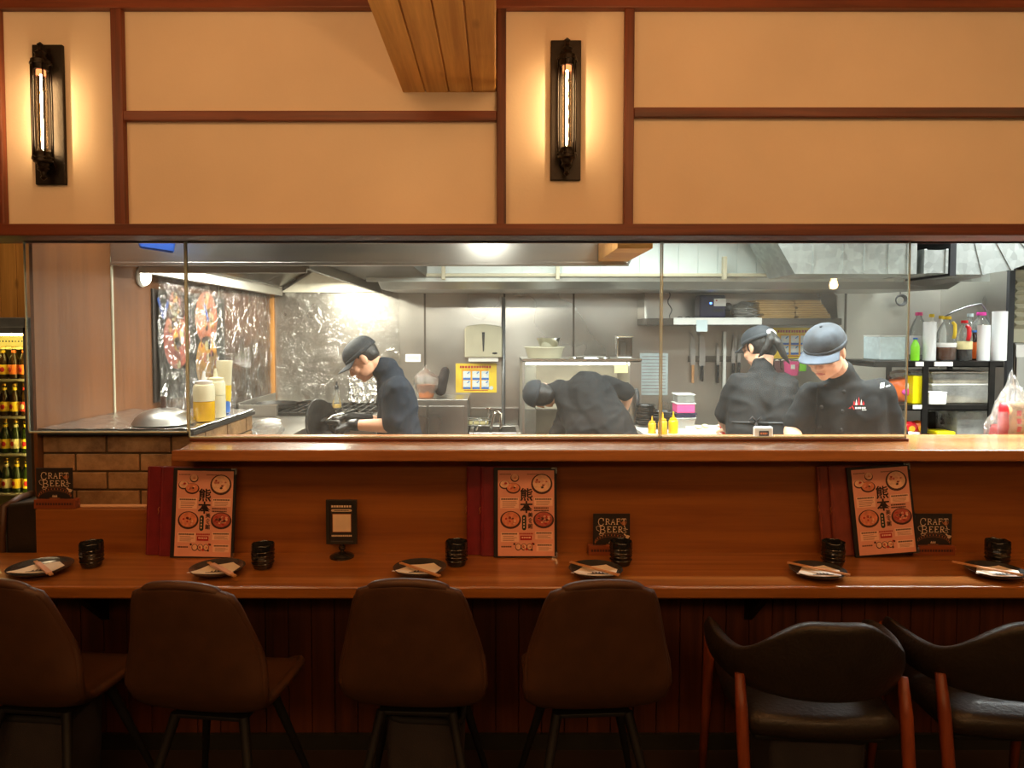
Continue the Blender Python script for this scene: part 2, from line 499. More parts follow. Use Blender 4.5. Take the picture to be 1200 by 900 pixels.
M['film'] = clear('crinkled_cling_film', (0.97, 0.97, 0.96), 1.7, dirt=0.035, rough=0.16, bump=1.0, bscale=6.0, base=0.06, bdist=0.10)
M['bag'] = clear('clear_plastic_bag', (0.95, 0.95, 0.95), 1.6, dirt=0.16, rough=0.12, bump=0.9, bscale=22.0, base=0.05)
M['brick'] = brick_mat('sandy_brick')
M['mortar'] = mat('grey_mortar', srgb(84, 66, 44), 0.95, vary=0.2)
M['slab'] = mat('black_slab_edge', (0.02, 0.018, 0.015), 0.4)
M['foil'] = mat('crumpled_foil', (0.72, 0.71, 0.68), 0.24, 1.0, vary=0.1, bump=0.9, bscale=26)
M['white'] = mat('white_plastic', (0.78, 0.78, 0.74), 0.4, vary=0.04)
M['paper'] = mat('white_paper', (0.80, 0.78, 0.74), 0.8, vary=0.05)
M['print'] = mat('black_print', (0.02, 0.018, 0.016), 0.6, vary=0.2)
M['ceramic'] = mat('black_glazed_ceramic', (0.012, 0.011, 0.010), 0.14, coat=0.4, vary=0.3)
M['plate'] = mat('dark_grey_stoneware', (0.035, 0.036, 0.036), 0.2, vary=0.3, coat=0.3)
M['napkin'] = mat('cream_paper_napkin', (0.80, 0.72, 0.60), 0.85, vary=0.04, bump=0.15, bscale=60)
M['chop'] = wood('pale_chopstick_wood', srgb(176, 120, 72), srgb(214, 160, 108), 'x', 1.0, 0.55)
M['sleeve'] = mat('pink_paper_sleeve', srgb(214, 170, 150), 0.7, vary=0.06)
M['maroon'] = mat('maroon_leatherette', srgb(116, 30, 36), 0.38, vary=0.18, vscale=20, bump=0.12, bscale=200, coat=0.15)
M['maroon2'] = mat('rust_brown_leatherette', srgb(122, 58, 44), 0.36, vary=0.18, vscale=20, bump=0.12, bscale=200, coat=0.15)
M['cover'] = mat('black_menu_cover', (0.014, 0.011, 0.010), 0.45)
M['page'] = mat('salmon_menu_page', srgb(226, 158, 134), 0.32, vary=0.07, vscale=9, coat=0.2)
M['page_l'] = mat('pale_text_panel', srgb(238, 188, 160), 0.45, vary=0.04)
M['ink'] = mat('brown_black_ink', srgb(46, 26, 22), 0.6)
M['ink_s'] = mat('soft_brown_ink', srgb(140, 84, 70), 0.6)
M['red'] = mat('red_ink', srgb(178, 34, 38), 0.5)
M['bowl_d'] = mat('printed_bowl_dark', srgb(72, 40, 34), 0.5)
M['bowl_m'] = mat('printed_food_orange', srgb(214, 128, 92), 0.5, vary=0.25, vscale=60)
M['bowl_l'] = mat('printed_food_pale', srgb(236, 186, 150), 0.5, vary=0.2, vscale=60)
M['green_ink'] = mat('dark_green_ink', srgb(44, 58, 46), 0.5)
M['silver'] = mat('silver_corner', (0.7, 0.68, 0.62), 0.25, 1.0)
M['sign_black'] = mat('black_card', (0.022, 0.016, 0.014), 0.5, vary=0.2)
M['cream_ink'] = mat('cream_ink', srgb(226, 200, 168), 0.6)
M['copper_ink'] = mat('copper_ink', srgb(170, 104, 66), 0.6)
M['block'] = wood('small_wood_block', srgb(112, 52, 22), srgb(150, 78, 36), 'x', 0.8, 0.45)
M['shell'] = mat('brown_leatherette', srgb(72, 46, 28), 0.45, vary=0.14, vscale=14, bump=0.06, bscale=160)
M['leather'] = mat('black_brown_leather', srgb(36, 29, 23), 0.46, vary=0.2, vscale=14, bump=0.2, bscale=90, coat=0.1)
M['leg_black'] = mat('black_chair_leg', (0.007, 0.006, 0.006), 0.6)
M['leg_red'] = wood('red_brown_chair_leg', srgb(96, 40, 18), srgb(140, 66, 32), 'z', 0.8, 0.4)
M['basket'] = mat('charcoal_fabric', srgb(58, 52, 52), 0.9, vary=0.15, bump=0.3, bscale=300)
M['basket_rim'] = mat('black_fabric_rim', (0.012, 0.011, 0.011), 0.8)
M['skin'] = mat('skin', srgb(222, 168, 136), 0.5, vary=0.06, vscale=14, bump=0.03)
M['lip'] = mat('lip', srgb(186, 112, 100), 0.45)
M['hair'] = mat('black_hair', (0.014, 0.012, 0.011), 0.42, vary=0.5, vscale=60, bump=0.5, bscale=160, stretch=(1, 1, 0.15))
M['coat'] = mat('black_chef_cloth', (0.013, 0.0135, 0.015), 0.8, vary=0.15, vscale=7, spec=0.2, bump=0.03, bscale=40)
M['coat2'] = mat('dark_grey_shirt_cloth', (0.016, 0.016, 0.017), 0.8, vary=0.15, vscale=7, spec=0.2, bump=0.03, bscale=40)
M['denim'] = mat('navy_grey_chef_cloth', (0.018, 0.023, 0.033), 0.8, vary=0.15, vscale=7, spec=0.2, bump=0.03, bscale=40)
M['cap_black'] = mat('black_cap_cotton', (0.018, 0.022, 0.028), 0.75, vary=0.2, bump=0.15, bscale=90)
M['cap_blue'] = mat('slate_blue_cap_cotton', (0.036, 0.043, 0.056), 0.8, vary=0.5, vscale=16, bump=0.15, bscale=40)
M['cap_brim'] = mat('slate_blue_brim', (0.062, 0.080, 0.112), 0.8, vary=0.15)
M['glove'] = mat('black_rubber_glove', (0.018, 0.018, 0.02), 0.4)
M['wok'] = mat('blackened_iron_wok', (0.022, 0.021, 0.020), 0.42, 0.5, vary=0.4, vscale=20, bump=0.15)
M['oil'] = mat('yellow_oil', srgb(226, 180, 20), 0.2, vary=0.05)
M['milky'] = mat('milky_squeeze_plastic', srgb(226, 222, 190), 0.35, vary=0.04, spec=0.5)
M['yellow'] = mat('yellow_print', srgb(240, 206, 60), 0.5, vary=0.06)
M['mustard'] = mat('mustard_sauce', srgb(232, 168, 36), 0.35, vary=0.08)
M['blue'] = mat('blue_print', srgb(60, 110, 190), 0.5, vary=0.08)
M['blue_tape'] = mat('blue_tape', srgb(48, 92, 190), 0.5)
M['sky'] = mat('pale_blue_print', srgb(206, 224, 230), 0.6, vary=0.1, vscale=40)
M['beige'] = mat('beige_grey_plastic', srgb(182, 176, 152), 0.45, vary=0.05)
M['cardboard'] = mat('brown_cardboard', srgb(196, 158, 98), 0.85, vary=0.1, vscale=10)
M['card_dark'] = mat('cardboard_core', srgb(150, 112, 64), 0.9)
M['navy'] = mat('navy_plastic', srgb(34, 34, 66), 0.4, vary=0.2)
M['dark'] = mat('dark_plastic', (0.02, 0.02, 0.022), 0.4)
M['blade'] = mat('knife_steel', (0.62, 0.62, 0.61), 0.35, 0.8, vary=0.1)
M['pink'] = mat('pink_plastic', srgb(240, 90, 150), 0.4, vary=0.08)
M['orange'] = mat('orange_package', srgb(238, 112, 40), 0.35, vary=0.08)
M['ypack'] = mat('yellow_package', srgb(244, 226, 20), 0.4, vary=0.04)
M['green'] = mat('lime_label', srgb(140, 226, 50), 0.4)
M['redfood'] = mat('printed_food_red', srgb(176, 84, 66), 0.5, vary=0.3, vscale=60)
M['redp'] = mat('red_package', srgb(226, 40, 48), 0.35, vary=0.1)
M['magenta'] = mat('magenta_label', srgb(232, 70, 170), 0.4)
M['clearbox'] = clear('frosted_storage_plastic', (0.86, 0.88, 0.87), 1.0, dirt=0.42, rough=0.2, dirtc=(0.78, 0.79, 0.76))
M['pet'] = clear('clear_bottle_plastic', (0.90, 0.92, 0.91), 1.3, dirt=0.14, rough=0.08)
M['amber'] = mat('amber_sauce', srgb(150, 84, 30), 0.2, vary=0.1)
M['soy'] = mat('dark_soy_sauce', srgb(44, 22, 16), 0.15)
M['noodle'] = mat('dried_noodles', srgb(226, 196, 150), 0.7, vary=0.3, vscale=40)
M['roll'] = mat('white_film_roll', (0.80, 0.82, 0.82), 0.28, vary=0.06, vscale=30, stretch=(1, 1, 0.05), coat=0.3)
M['flour'] = mat('cream_flour', srgb(226, 206, 166), 0.8)
M['beer_glass'] = mat('dark_beer_glass', srgb(52, 34, 12), 0.12, vary=0.1, coat=0.3)
M['beer_green'] = mat('green_beer_glass', srgb(38, 52, 16), 0.12, vary=0.1, coat=0.3)
M['lab_y'] = mat('yellow_beer_label', srgb(236, 200, 50), 0.5)
M['lab_o'] = mat('orange_beer_label', srgb(226, 120, 50), 0.5)
M['lab_r'] = mat('red_beer_label', srgb(206, 64, 50), 0.5)
M['lab_w'] = mat('cream_beer_label', srgb(226, 214, 160), 0.5)
M['cap_gold'] = mat('gold_bottle_cap', srgb(190, 150, 60), 0.3, 0.8)
M['fridge_in'] = mat('pale_fridge_liner', (0.78, 0.70, 0.34), 0.5, vary=0.04)
M['fridge_out'] = mat('grey_fridge_body', (0.24, 0.25, 0.26), 0.35, 0.6)
M['tape'] = mat('old_note_paper', srgb(206, 222, 226), 0.8, vary=0.06)
def Pz(px, py, z):
    """world point at height z seen at px, py"""
    a = P(px, py, 1.0) - EYE
    return EYE + a * ((z - EYE.z) / a.z)
def struct(name, mb, m, label, parent=None, **kw):
    o = mb.build(name, m, parent, **kw)
    if parent is None: tag(o, label, kw.get('cat', 'room'), kind='structure')
    return o

# ================================================================== dining room shell
YW = 2.72                    # face of the plaster wall above the counter
YP = 2.70                    # face of the veneer panel behind the table
YG = 2.80                    # the glass
TZ = 0.75                    # table height
LZ = 1.165                   # serving ledge height
zb0, zb1 = PZ(276, 2.62), PZ(262, 2.62)
CEIL = 2.92
struct('floor', MB().box((-5, -3.2, -0.06), (5.2, 2.9, 0)), M['floor'], 'dark tiled dining room floor in front of the counter')
struct('wall_front', MB().box((-2.9, YW, zb1 - 0.02), (3.4, YW + 0.14, CEIL)), M['plaster'], 'cream plaster wall above the kitchen opening')
c = MB()
for i in range(int(10.2 / 0.12)):
    c.box((-5 + i*0.12, -3.2, CEIL), (-5 + i*0.12 + 0.116, 2.9, CEIL + 0.04))
struct('ceiling', c, M['pine_y'], 'knotty pine board ceiling over the dining side')
# bulkhead boxed in pine boards running to the wall
bx0, bx1, bz = PX(473, YW), PX(581, YW), PZ(108.5, YW)
c = MB()
wd = (bx1 - bx0) / 4
for i in range(4):
    c.box((bx0 + i*wd + 0.002, -1.2, bz), (bx0 + (i+1)*wd - 0.002, YW, bz + 0.018))
c.box((bx0, -1.2, bz + 0.008), (bx1, YW, CEIL), 0)
struct('ceiling_beam', c, M['pine_y'], 'pine board bulkhead running from the ceiling to the plaster wall', bevel=0.003)

tn = [0]
def trim(lo, hi, m, label, bev=0.004):
    tn[0] += 1
    return struct('trim_%d' % tn[0], MB().box(lo, hi), m, label, bevel=bev)
yt = YW - 0.03
trim((-2.9, 2.62, zb0), (3.4, 2.86, zb1), M['trim'], 'red brown beam along the top of the kitchen opening')
trim((-2.9, yt - 0.01, PZ(10, yt)), (3.4, YW, CEIL), M['trim'], 'red brown beam along the top of the plaster wall')
for a, b, lab in ((-4, 9, 'red brown post at the left end of the plaster wall'), (137, 150, 'red brown post right of the left wall lamp'),
                  (582, 593, 'red brown post under the right edge of the pine bulkhead'), (730, 741, 'red brown post right of the middle wall lamp')):
    trim((PX(a, yt), yt, zb1), (PX(b, yt), YW, PZ(8, yt)), M['trim_v'], lab)
trim((PX(149, yt), yt + 0.004, PZ(141, yt)), (PX(582, yt), YW, PZ(129, yt)), M['trim'], 'red brown rail between the left and middle posts')
trim((PX(741, yt), yt + 0.004, PZ(137, yt)), (3.4, YW, PZ(125, yt)), M['trim'], 'red brown rail right of the middle wall lamp')
xg0, xg1, xg2, xg3 = PX(31, YG), PX(219.5, YG), PX(774.5, YG), PX(1064, YG)
trim((xg0 - 0.01, YG - 0.03, PZ(281.5, YG)), (xg3 + 0.005, YG + 0.04, zb0), M['trim'], 'thin dark wood channel holding the top of the glass', 0.002)
trim((xg3 + 0.006, YG - 0.01, PZ(283, YG)), (3.4, YG + 0.05, zb0), M['slab'], 'black strip above the unglazed end of the opening', 0.002)

# wainscot under the table
c = MB()
x = -2.9
while x < 3.3:
    c.box((x, YP - 0.035, 0), (x + 0.0855, YP - 0.016, 0.706)); x += 0.088
c.box((-2.9, YP - 0.018, 0), (3.4, YP - 0.004, 0.70))
struct('wall_counter_front', c, M['wains'], 'dark red brown plank front under the table', bevel=0.002)
struct('baseboard_counter', MB().box((-2.9, YP - 0.05, 0), (3.4, YP - 0.036, 0.06)), M['slab'], 'black kick strip at the foot of the plank front')
# veneer panel behind the table, and the low box at its left end
xl = PX(198, YP)
struct('wall_counter_panel', MB().box((xl, YP, TZ - 0.04), (3.4, YP + 0.05, LZ - 0.045)), M['panel'], 'orange brown veneer panel between table and serving ledge', bevel=0.002)
zlow = PZ(597, YP)
xlow = PX(36, YP)
struct('wall_low_panel', MB().box((xlow, YP, TZ - 0.04), (xl - 0.001, YP + 0.085, zlow)), M['panel'], 'low veneer box in front of the brick pizza counter end', bevel=0.003)

# table and ledge
tbl = thing('bar_table', 'long orange brown veneer bar table along the kitchen counter', 'table', (0, 2.5, 0))
MB().box((-2.45, 2.33, TZ - 0.042), (2.9, YP - 0.001, TZ)).build('table_top', M['table'], tbl, bevel=0.006)
for x in (-1.5, 0.95, 2.4):
    MB().poly([(x, 2.42, 0.707), (x, 2.663, 0.707), (x, 2.663, 0.50)], (0.03, 0, 0)).build('bracket', M['black_metal'], tbl)
led = thing('serving_ledge', 'raised wooden serving ledge under the kitchen glass', 'ledge', (0, 2.8, LZ - 0.05))
lx = PX(198, 2.58)
MB().poly([(lx, 2.58, LZ - 0.042), (lx + 0.02, 2.60, LZ - 0.042), (PX(224, YG) + 0.0, YG + 0.02, LZ - 0.042), (-1.16, 2.98, LZ - 0.042), (3.3, 2.98, LZ - 0.042), (3.3, 2.58, LZ - 0.042)], (0, 0, 0.042)).build('ledge_board', M['ledge'], led, bevel=0.005)
MB().box((PX(222, YG), YG - 0.016, LZ), (xg3 + 0.004, YG + 0.012, LZ + 0.011)).build('glass_channel', M['trim'], led, bevel=0.002)

# ================================================================== glass screens
def screen(n, x0, x1, z0, label):
    z1 = PZ(281, YG)
    w = thing('window_%d' % n, label, 'glass screen', (0, YG, z0), kind='structure')
    MB().box((x0 + 0.004, YG - 0.004, z0), (x1 - 0.004, YG + 0.004, z1)).build('glass_pane', M['glass'], w)
    MB().box((x0, YG - 0.0042, z0), (x0 + 0.004, YG + 0.0042, z1)).box((x1 - 0.004, YG - 0.0042, z0), (x1, YG + 0.0042, z1)).box((x0, YG - 0.0042, z0), (x1, YG + 0.0042, z0 + 0.006)).build('polished_edge', M['glass_edge'], w)
screen(1, xg0, xg1 - 0.0015, PZ(507, YG), 'short glass screen over the brick counter')
screen(2, xg1 + 0.0015, xg2 - 0.0015, LZ + 0.012, 'long middle glass screen on the serving ledge')
screen(3, xg2 + 0.0015, xg3, LZ + 0.012, 'right glass screen in front of the two cooks with caps')

# ================================================================== wall lamps
def make_sconce():
    r = thing('wall_lamp', '', 'wall lamp', (0, 0, 0))
    MB().box((-0.057, -0.016, -0.26), (0.057, 0, 0.26)).build('back_plate', M['iron'], r, bevel=0.003)
    ax = -0.055
    A = V((0, ax, 0))
    # sockets with flared cups and finials
    for s, nm in ((1, 'top_socket'), (-1, 'bottom_socket')):
        b = MB()
        prof = [(0.026, 0.150), (0.034, 0.176), (0.033, 0.186), (0.022, 0.192), (0.018, 0.205), (0.022, 0.212), (0.010, 0.222), (0.008, 0.236), (0.012, 0.243), (0.003, 0.252)]
        b.lathe([(q, z * s) for q, z in prof], A, 20)
        b.cone((0, ax, 0.20*s), (0, -0.012, 0.20*s), 0.008, 0.011, 10)
        b.cone((0, -0.02, 0.20*s), (0, -0.014, 0.20*s), 0.022, 0.026, 16)
        b.lathe([(0.037, z) for z in (0.168*s, 0.174*s)] + [(0.031, 0.174*s), (0.031, 0.168*s), (0.037, 0.168*s)], A, 24)
        for k in range(6):
            a = k * PI / 3 + 0.2
            b.ell(A + V((0.034*math.cos(a), 0.034*math.sin(a), 0.173*s)), 0.006, None, 8, 6)
        b.build(nm, M['iron'], r, 35)
    g = MB()
    for k in range(6):
        a = k * PI / 3 + 0.2
        d = V((0.034*math.cos(a), 0.034*math.sin(a), 0))
        g.tube([A + d + V((0, 0, -0.173)), A + d*1.04, A + d + V((0, 0, 0.173))], 0.0029, 6)
    g.build('cage_bar', M['iron'], r, True)
    bl = MB().lathe([(0.004, -0.150), (0.017, -0.146), (0.0185, -0.13), (0.0185, 0.13), (0.017, 0.146), (0.004, 0.150)], A, 20).build('tube_bulb', M['lamp_glass'], r, True)
    MB().tube([A + V((0.001*math.sin(i*2.2), 0.001*math.cos(i*2.2), -0.135 + 0.27*i/16)) for i in range(17)], 0.0038, 8).build('filament', M['filament'], bl, True)
    MB().cone(A + V((0, 0, 0.134)), A + V((0, 0, 0.15)), 0.016, 0.016, 14).build('bulb_collar', M['bulb_collar'], bl)
    return r
M['filament'] = emis('glowing_filament', (1.0, 0.66, 0.32), 140.0)
M['bulb_collar'] = emis('warm_bulb_collar', (1.0, 0.30, 0.10), 2.0)
sc0 = make_sconce()
sc0.location = (PX(661.5, YW), YW, PZ(131, YW)); tag(sc0, 'black caged tube wall lamp between the middle pair of posts')
sc1 = copy_tree(sc0); sc1.location = (PX(67, YW), YW, PZ(136, YW)); tag(sc1, 'black caged tube wall lamp near the left end of the plaster wall')
for s in (sc0, sc1): s['group'] = 'wall lamps on the plaster wall'

# ================================================================== menus
MW, MH, MT = 0.238, 0.335, 0.009
def make_menu():
    """open page towards -y, foot on z = 0, left edge at x = 0"""
    r = thing('menu', '', 'menu', (0, 0, 0))
    MB().box((0, 0, 0), (MW, MT, MH)).build('cover', M['cover'], r, bevel=0.0015)
    names = ['page', 'page_l', 'ink', 'ink_s', 'red', 'bowl_d', 'bowl_m', 'bowl_l', 'green_ink', 'redfood']
    ix = {n: i for i, n in enumerate(names)}
    b = MB()
    x0, x1, z0, z1 = 0.016, MW - 0.010, 0.006, MH - 0.010
    s = Sheet(b, (x0, -0.0006, z0), (1, 0, 0), (0, 0, 1), x1 - x0, z1 - z0, 0.0004)
    s.rect(0, 0, 1, 1, ix['page'], 0)
    def bowl(u, v, r_, inner='bowl_m', bits=9, sq=0.8):
        s.disc(u, v, r_, ix['bowl_d'], 1, 24, sq)
        s.disc(u, v + 0.008, r_*0.84, ix[inner], 2, 24, sq)
        for k in range(bits):
            a = random.uniform(0, 6.28); q = random.uniform(0.1, 0.6) * r_
            s.disc(u + q*math.cos(a), v + 0.008 + q*math.sin(a)*sq*s.w/s.h, random.uniform(0.012, 0.03), ix[random.choice(['bowl_l', 'red', 'bowl_d', 'page', 'bowl_m'])], 3, 8, 0.8)
    bowl(0.30, 0.91, 0.075, 'bowl_l', 4, 0.95); bowl(0.12, 0.83, 0.095, 'bowl_l', 4); bowl(0.27, 0.79, 0.13, 'bowl_m', 8, 0.75)
    bowl(0.78, 0.84, 0.19, 'bowl_l', 16, 0.95)
    bowl(0.225, 0.42, 0.185, 'bowl_m', 14, 0.85)
    bowl(0.81, 0.42, 0.185, 'redfood', 26, 0.80)
    for k in range(3): s.disc(0.36 + k*0.10, 0.105, 0.055, ix['bowl_d'], 1, 16, 1.1); s.disc(0.36 + k*0.10, 0.108, 0.043, ix['bowl_l'], 2, 16, 1.1)
    for k in range(9): s.disc(random.uniform(0.28, 0.66), random.uniform(0.06, 0.15), 0.02, ix[random.choice(['bowl_d', 'red', 'bowl_m'])], 3, 8)
    for u0, u1, v0, v1 in ((0.04, 0.37, 0.555, 0.68), (0.64, 0.97, 0.585, 0.68), (0.05, 0.37, 0.165, 0.275), (0.66, 0.97, 0.195, 0.285), (0.68, 0.97, 0.055, 0.145)):
        s.rect(u0, v0, u1, v1, ix['page_l'], 1)
        s.lines(u0 + 0.02, u1 - 0.02, v1 - 0.004, v1 - 0.030, 1, ix['ink'], 0.62)
        s.lines(u0 + 0.04, u1 - 0.02, v1 - 0.036, v0 + 0.006, 4, ix['ink_s'], 0.28, False)
    s.lines(0.03, 0.24, 0.965, 0.945, 1, ix['ink_s'], 0.6); s.lines(0.52, 0.74, 0.965, 0.945, 1, ix['ink_s'], 0.6)
    s.lines(0.64, 0.90, 0.575, 0.515, 2, ix['ink'], 0.52)
    s.lines(0.06, 0.24, 0.12, 0.098, 1, ix['ink'], 0.7)
    s.text('熊', 0.505, 0.705, 0.050, ix['ink'], 4, 0.0009, 1.0)
    s.text('本', 0.505, 0.560, 0.047, ix['ink'], 4, 0.0011, 1.05)
    for k, ch in enumerate('美食館'): s.text(ch, 0.575, 0.475 - k*0.066, 0.020, ix['ink'], 4, 0.0002)
    s.disc(0.465, 0.455, 0.038, ix['green_ink'], 3, 14); s.disc(0.465, 0.325, 0.038, ix['green_ink'], 3, 14); s.rect(0.427, 0.325, 0.503, 0.455, ix['green_ink'], 3)
    s.lines(0.45, 0.482, 0.46, 0.32, 4, ix['page_l'], 0.55, True, 4)
    s.lines(0.38, 0.62, 0.272, 0.248, 1, ix['red'], 0.7, True, 3)
    s.rect(0.395, 0.185, 0.60, 0.238, ix['red'], 3); s.lines(0.42, 0.58, 0.228, 0.204, 1, ix['page_l'], 0.8, True, 4)
    b.build('printed_page', [M[n] for n in names], r, fix=False)
    for zz, sg in ((MH + 0.001, -1), (-0.0005, 1)):
        k = MB(); z_ = zz
        k.box((MW - 0.020, -0.0012, min(z_, z_ + sg*0.006)), (MW + 0.001, 0.0095, max(z_, z_ + sg*0.006)))
        k.box((MW - 0.005, -0.0012, min(z_, z_ + sg*0.022)), (MW + 0.001, 0.0095, max(z_, z_ + sg*0.022)))
        k.build('metal_corner', M['silver'], r)
    return r
def make_closed(mkey):
    r = thing('menu_folder', '', 'menu', (0, 0, 0))
    MB().box((0.006, 0, 0), (MW, MT, MH)).build('cover', M[mkey], r, bevel=0.0012)
    b = MB()
    b.tube([(0.006, MT/2, 0.002), (0.006, MT/2, MH - 0.002)], 0.0065, 12)
    b.tube([(0.006, MT/2, MH*0.3), (0.006, MT/2, MH*0.33), (0.006, MT/2, MH*0.36)], [0.0065, 0.0078, 0.0065], 12)
    b.build('rolled_spine', M[mkey], r, 40)
    MB().tube([(0.0, MT/2 - 0.004, MH*0.55), (-0.005, MT/2 - 0.006, MH*0.53), (-0.001, MT/2 - 0.006, MH*0.50), (-0.006, MT/2 - 0.004, MH*0.47)], 0.0012, 6).build('cord_tie', M['copper_ink'], r, True)
    return r
open0, closed0, closed1 = make_menu(), make_closed('maroon'), make_closed('maroon2')
def place_menu(src, first, px, Y, lean, roll, label, group, yaw=0.0, py=656):
    o = src if first else copy_tree(src)
    o.location = (PX(px, Y), Y, TZ + 0.0015)
    o.rotation_euler = (-lean, roll, yaw)
    tag(o, label); o['group'] = group
    return o
for i, (pf, pb, pc, roll, where, m_) in enumerate(((194, 180, 165, 0.018, 'beside the low veneer box', closed0), (578.5, 563, 546.5, 0.0, 'at mid table', closed0), (1008, 983, 968, -0.075, 'beside the right end beer card', closed1))):
    g = 'menus leaning on the veneer panel'
    place_menu(open0, i == 0, pf, 2.628, 0.10, roll, 'salmon pink picture menu in black cover ' + where, g)
    a = place_menu(m_, i in (0, 2), pb, 2.645, 0.09, roll*0.6, ('rust brown' if i == 2 else 'maroon') + ' menu just behind the pink menu ' + where, g)
    place_menu(m_, False, pc, 2.660, 0.075, roll*0.6, ('rust brown' if i == 2 else 'maroon') + ' menu rearmost of its stack ' + where, g)

# ================================================================== beer cards
CW, CH = 0.140, 0.134
GLY = {  # serif capitals drawn with strokes in a 1 x 1 cell
 'C': [[(0.92,0.78),(0.78,0.95),(0.5,1.0),(0.2,0.88),(0.05,0.5),(0.2,0.12),(0.5,0.0),(0.78,0.05),(0.94,0.24)], [(0.92,0.62),(0.92,0.95)]],
 'R': [[(0.2,0),(0.2,1)], [(0.05,1),(0.6,1),(0.85,0.85),(0.85,0.62),(0.6,0.48),(0.2,0.48)], [(0.5,0.48),(0.92,0.02),(1.05,0.06)], [(0.05,0),(0.38,0)]],
 'A': [[(0.1,0),(0.5,1),(0.9,0)], [(0.25,0.35),(0.75,0.35)], [(-0.02,0),(0.25,0)], [(0.72,0),(1.02,0)]],
 'F': [[(0.2,0),(0.2,1)], [(0.05,1),(0.9,1),(0.9,0.8)], [(0.2,0.52),(0.65,0.52),(0.65,0.64)], [(0.05,0),(0.38,0)]],
 'T': [[(0.5,0),(0.5,1)], [(0.02,0.78),(0.02,1),(0.98,1),(0.98,0.78)], [(0.32,0),(0.68,0)]],
 'B': [[(0.2,0),(0.2,1)], [(0.02,1),(0.6,1),(0.82,0.87),(0.82,0.66),(0.6,0.53),(0.2,0.53)], [(0.6,0.53),(0.92,0.4),(0.92,0.13),(0.6,0.0),(0.02,0.0)]],
 'E': [[(0.2,0),(0.2,1)], [(0.05,1),(0.88,1),(0.88,0.82)], [(0.2,0.52),(0.66,0.52)], [(0.05,0),(0.92,0),(0.92,0.2)]],
}
def make_card():
    r = thing('beer_card', '', 'table sign', (0, 0, 0))
    MB().box((-CW/2, 0, 0), (CW/2, 0.004, CH)).build('card', M['sign_black'], r)
    b = MB()
    s = Sheet(b, (-CW/2, 0, 0), (1, 0, 0), (0, 0, 1), CW, CH, 0.0004)
    def word(w, u, v, cw, chh, first=1.0, th=0.0027):
        for k, ch in enumerate(w):
            q = first if k == 0 else 1.0
            for st in GLY[ch]:
                s.stroke([(u + x*cw*q*0.82, v + (y - 1)*chh*q + chh + (q - 1)*chh*0.35) for x, y in st], th*(1.15 if len(st) == 2 else 0.9), 0, 2)
            u += cw * q * 1.02
    word('CRAFT', 0.13, 0.70, 0.145, 0.155, 1.35)
    word('BEER', 0.17, 0.475, 0.148, 0.155, 1.35)
    s.stroke([(0.17, 0.50), (0.10, 0.54), (0.08, 0.62), (0.14, 0.66), (0.18, 0.62)], 0.0016, 0)
    s.stroke([(0.20, 0.47), (0.16, 0.42), (0.20, 0.37), (0.28, 0.40), (0.27, 0.46)], 0.0018, 0)
    s.stroke([(0.74, 0.50), (0.82, 0.45), (0.90, 0.46), (0.88, 0.52), (0.82, 0.52)], 0.0018, 0)
    # tulip glass and bottle opener shapes
    s.stroke([(0.72, 0.80), (0.76, 0.72), (0.86, 0.66), (0.90, 0.74), (0.88, 0.80)], 0.0024, 1); s.disc(0.82, 0.73, 0.055, 1, 2, 14)
    s.stroke([(0.84, 0.66), (0.88, 0.57)], 0.0024, 0); s.stroke([(0.82, 0.57), (0.94, 0.55)], 0.002, 0)
    s.disc(0.93, 0.34, 0.05, 0, 2, 7); s.stroke([(0.84, 0.42), (0.93, 0.34), (0.99, 0.36)], 0.005, 0)
    # curved ribbon of small print
    for k in range(15):
        a = PI * (0.92 - 0.84 * k / 14)
        u, v = 0.5 + 0.46*math.cos(a), 0.13 + 0.26*math.sin(a)
        s.rect(u - 0.012, v - 0.020, u + 0.012, v + 0.020, 1)
    for q in (0.195, 0.29):
        s.stroke([(0.5 + 0.46*math.cos(PI*(0.95 - 0.9*i/16)), q - 0.11 + 0.26*math.sin(PI*(0.95 - 0.9*i/16))) for i in range(17)], 0.0008, 1)
    for k in range(3): s.poly([(0.43 + k*0.05, 0.17), (0.47 + k*0.05, 0.17), (0.455 + k*0.05, 0.225)], 0)
    s.rect(0.43, 0.155, 0.57, 0.168, 0)
    s.lines(0.36, 0.64, 0.14, 0.10, 1, 1, 0.6)
    b.build('printing', [M['cream_ink'], M['copper_ink']], r, fix=False)
    return r
def make_block():
    r = thing('sign_block', '', 'sign stand', (0, 0, 0))
    b = MB()
    b.box((-0.080, 0, 0), (0.080, 0.016, 0.036)).box((-0.080, 0.020, 0), (0.080, 0.034, 0.036)).box((-0.080, 0.014, 0), (0.080, 0.024, 0.020))
    b.build('slotted_block', M['block'], r, bevel=0.0015)
    k = MB()
    k.tube([(0.080, 0.012, 0.020), (0.088, 0.008, 0.021), (0.090, 0.012, 0.018), (0.080, 0.018, 0.018)], 0.0015, 6)
    k.build('string_knot', M['copper_ink'], r, True)
    w = MB()
    s = Sheet(w, (-0.080, 0, 0), (1, 0, 0), (0, 0, 1), 0.16, 0.036, 0.0004)
    s.lines(0.06, 0.94, 0.70, 0.34, 1, 0, 0.7)
    w.build('burnt_lettering', M['bowl_d'], r, fix=False)
    return r
card0, block0 = make_card(), make_block()
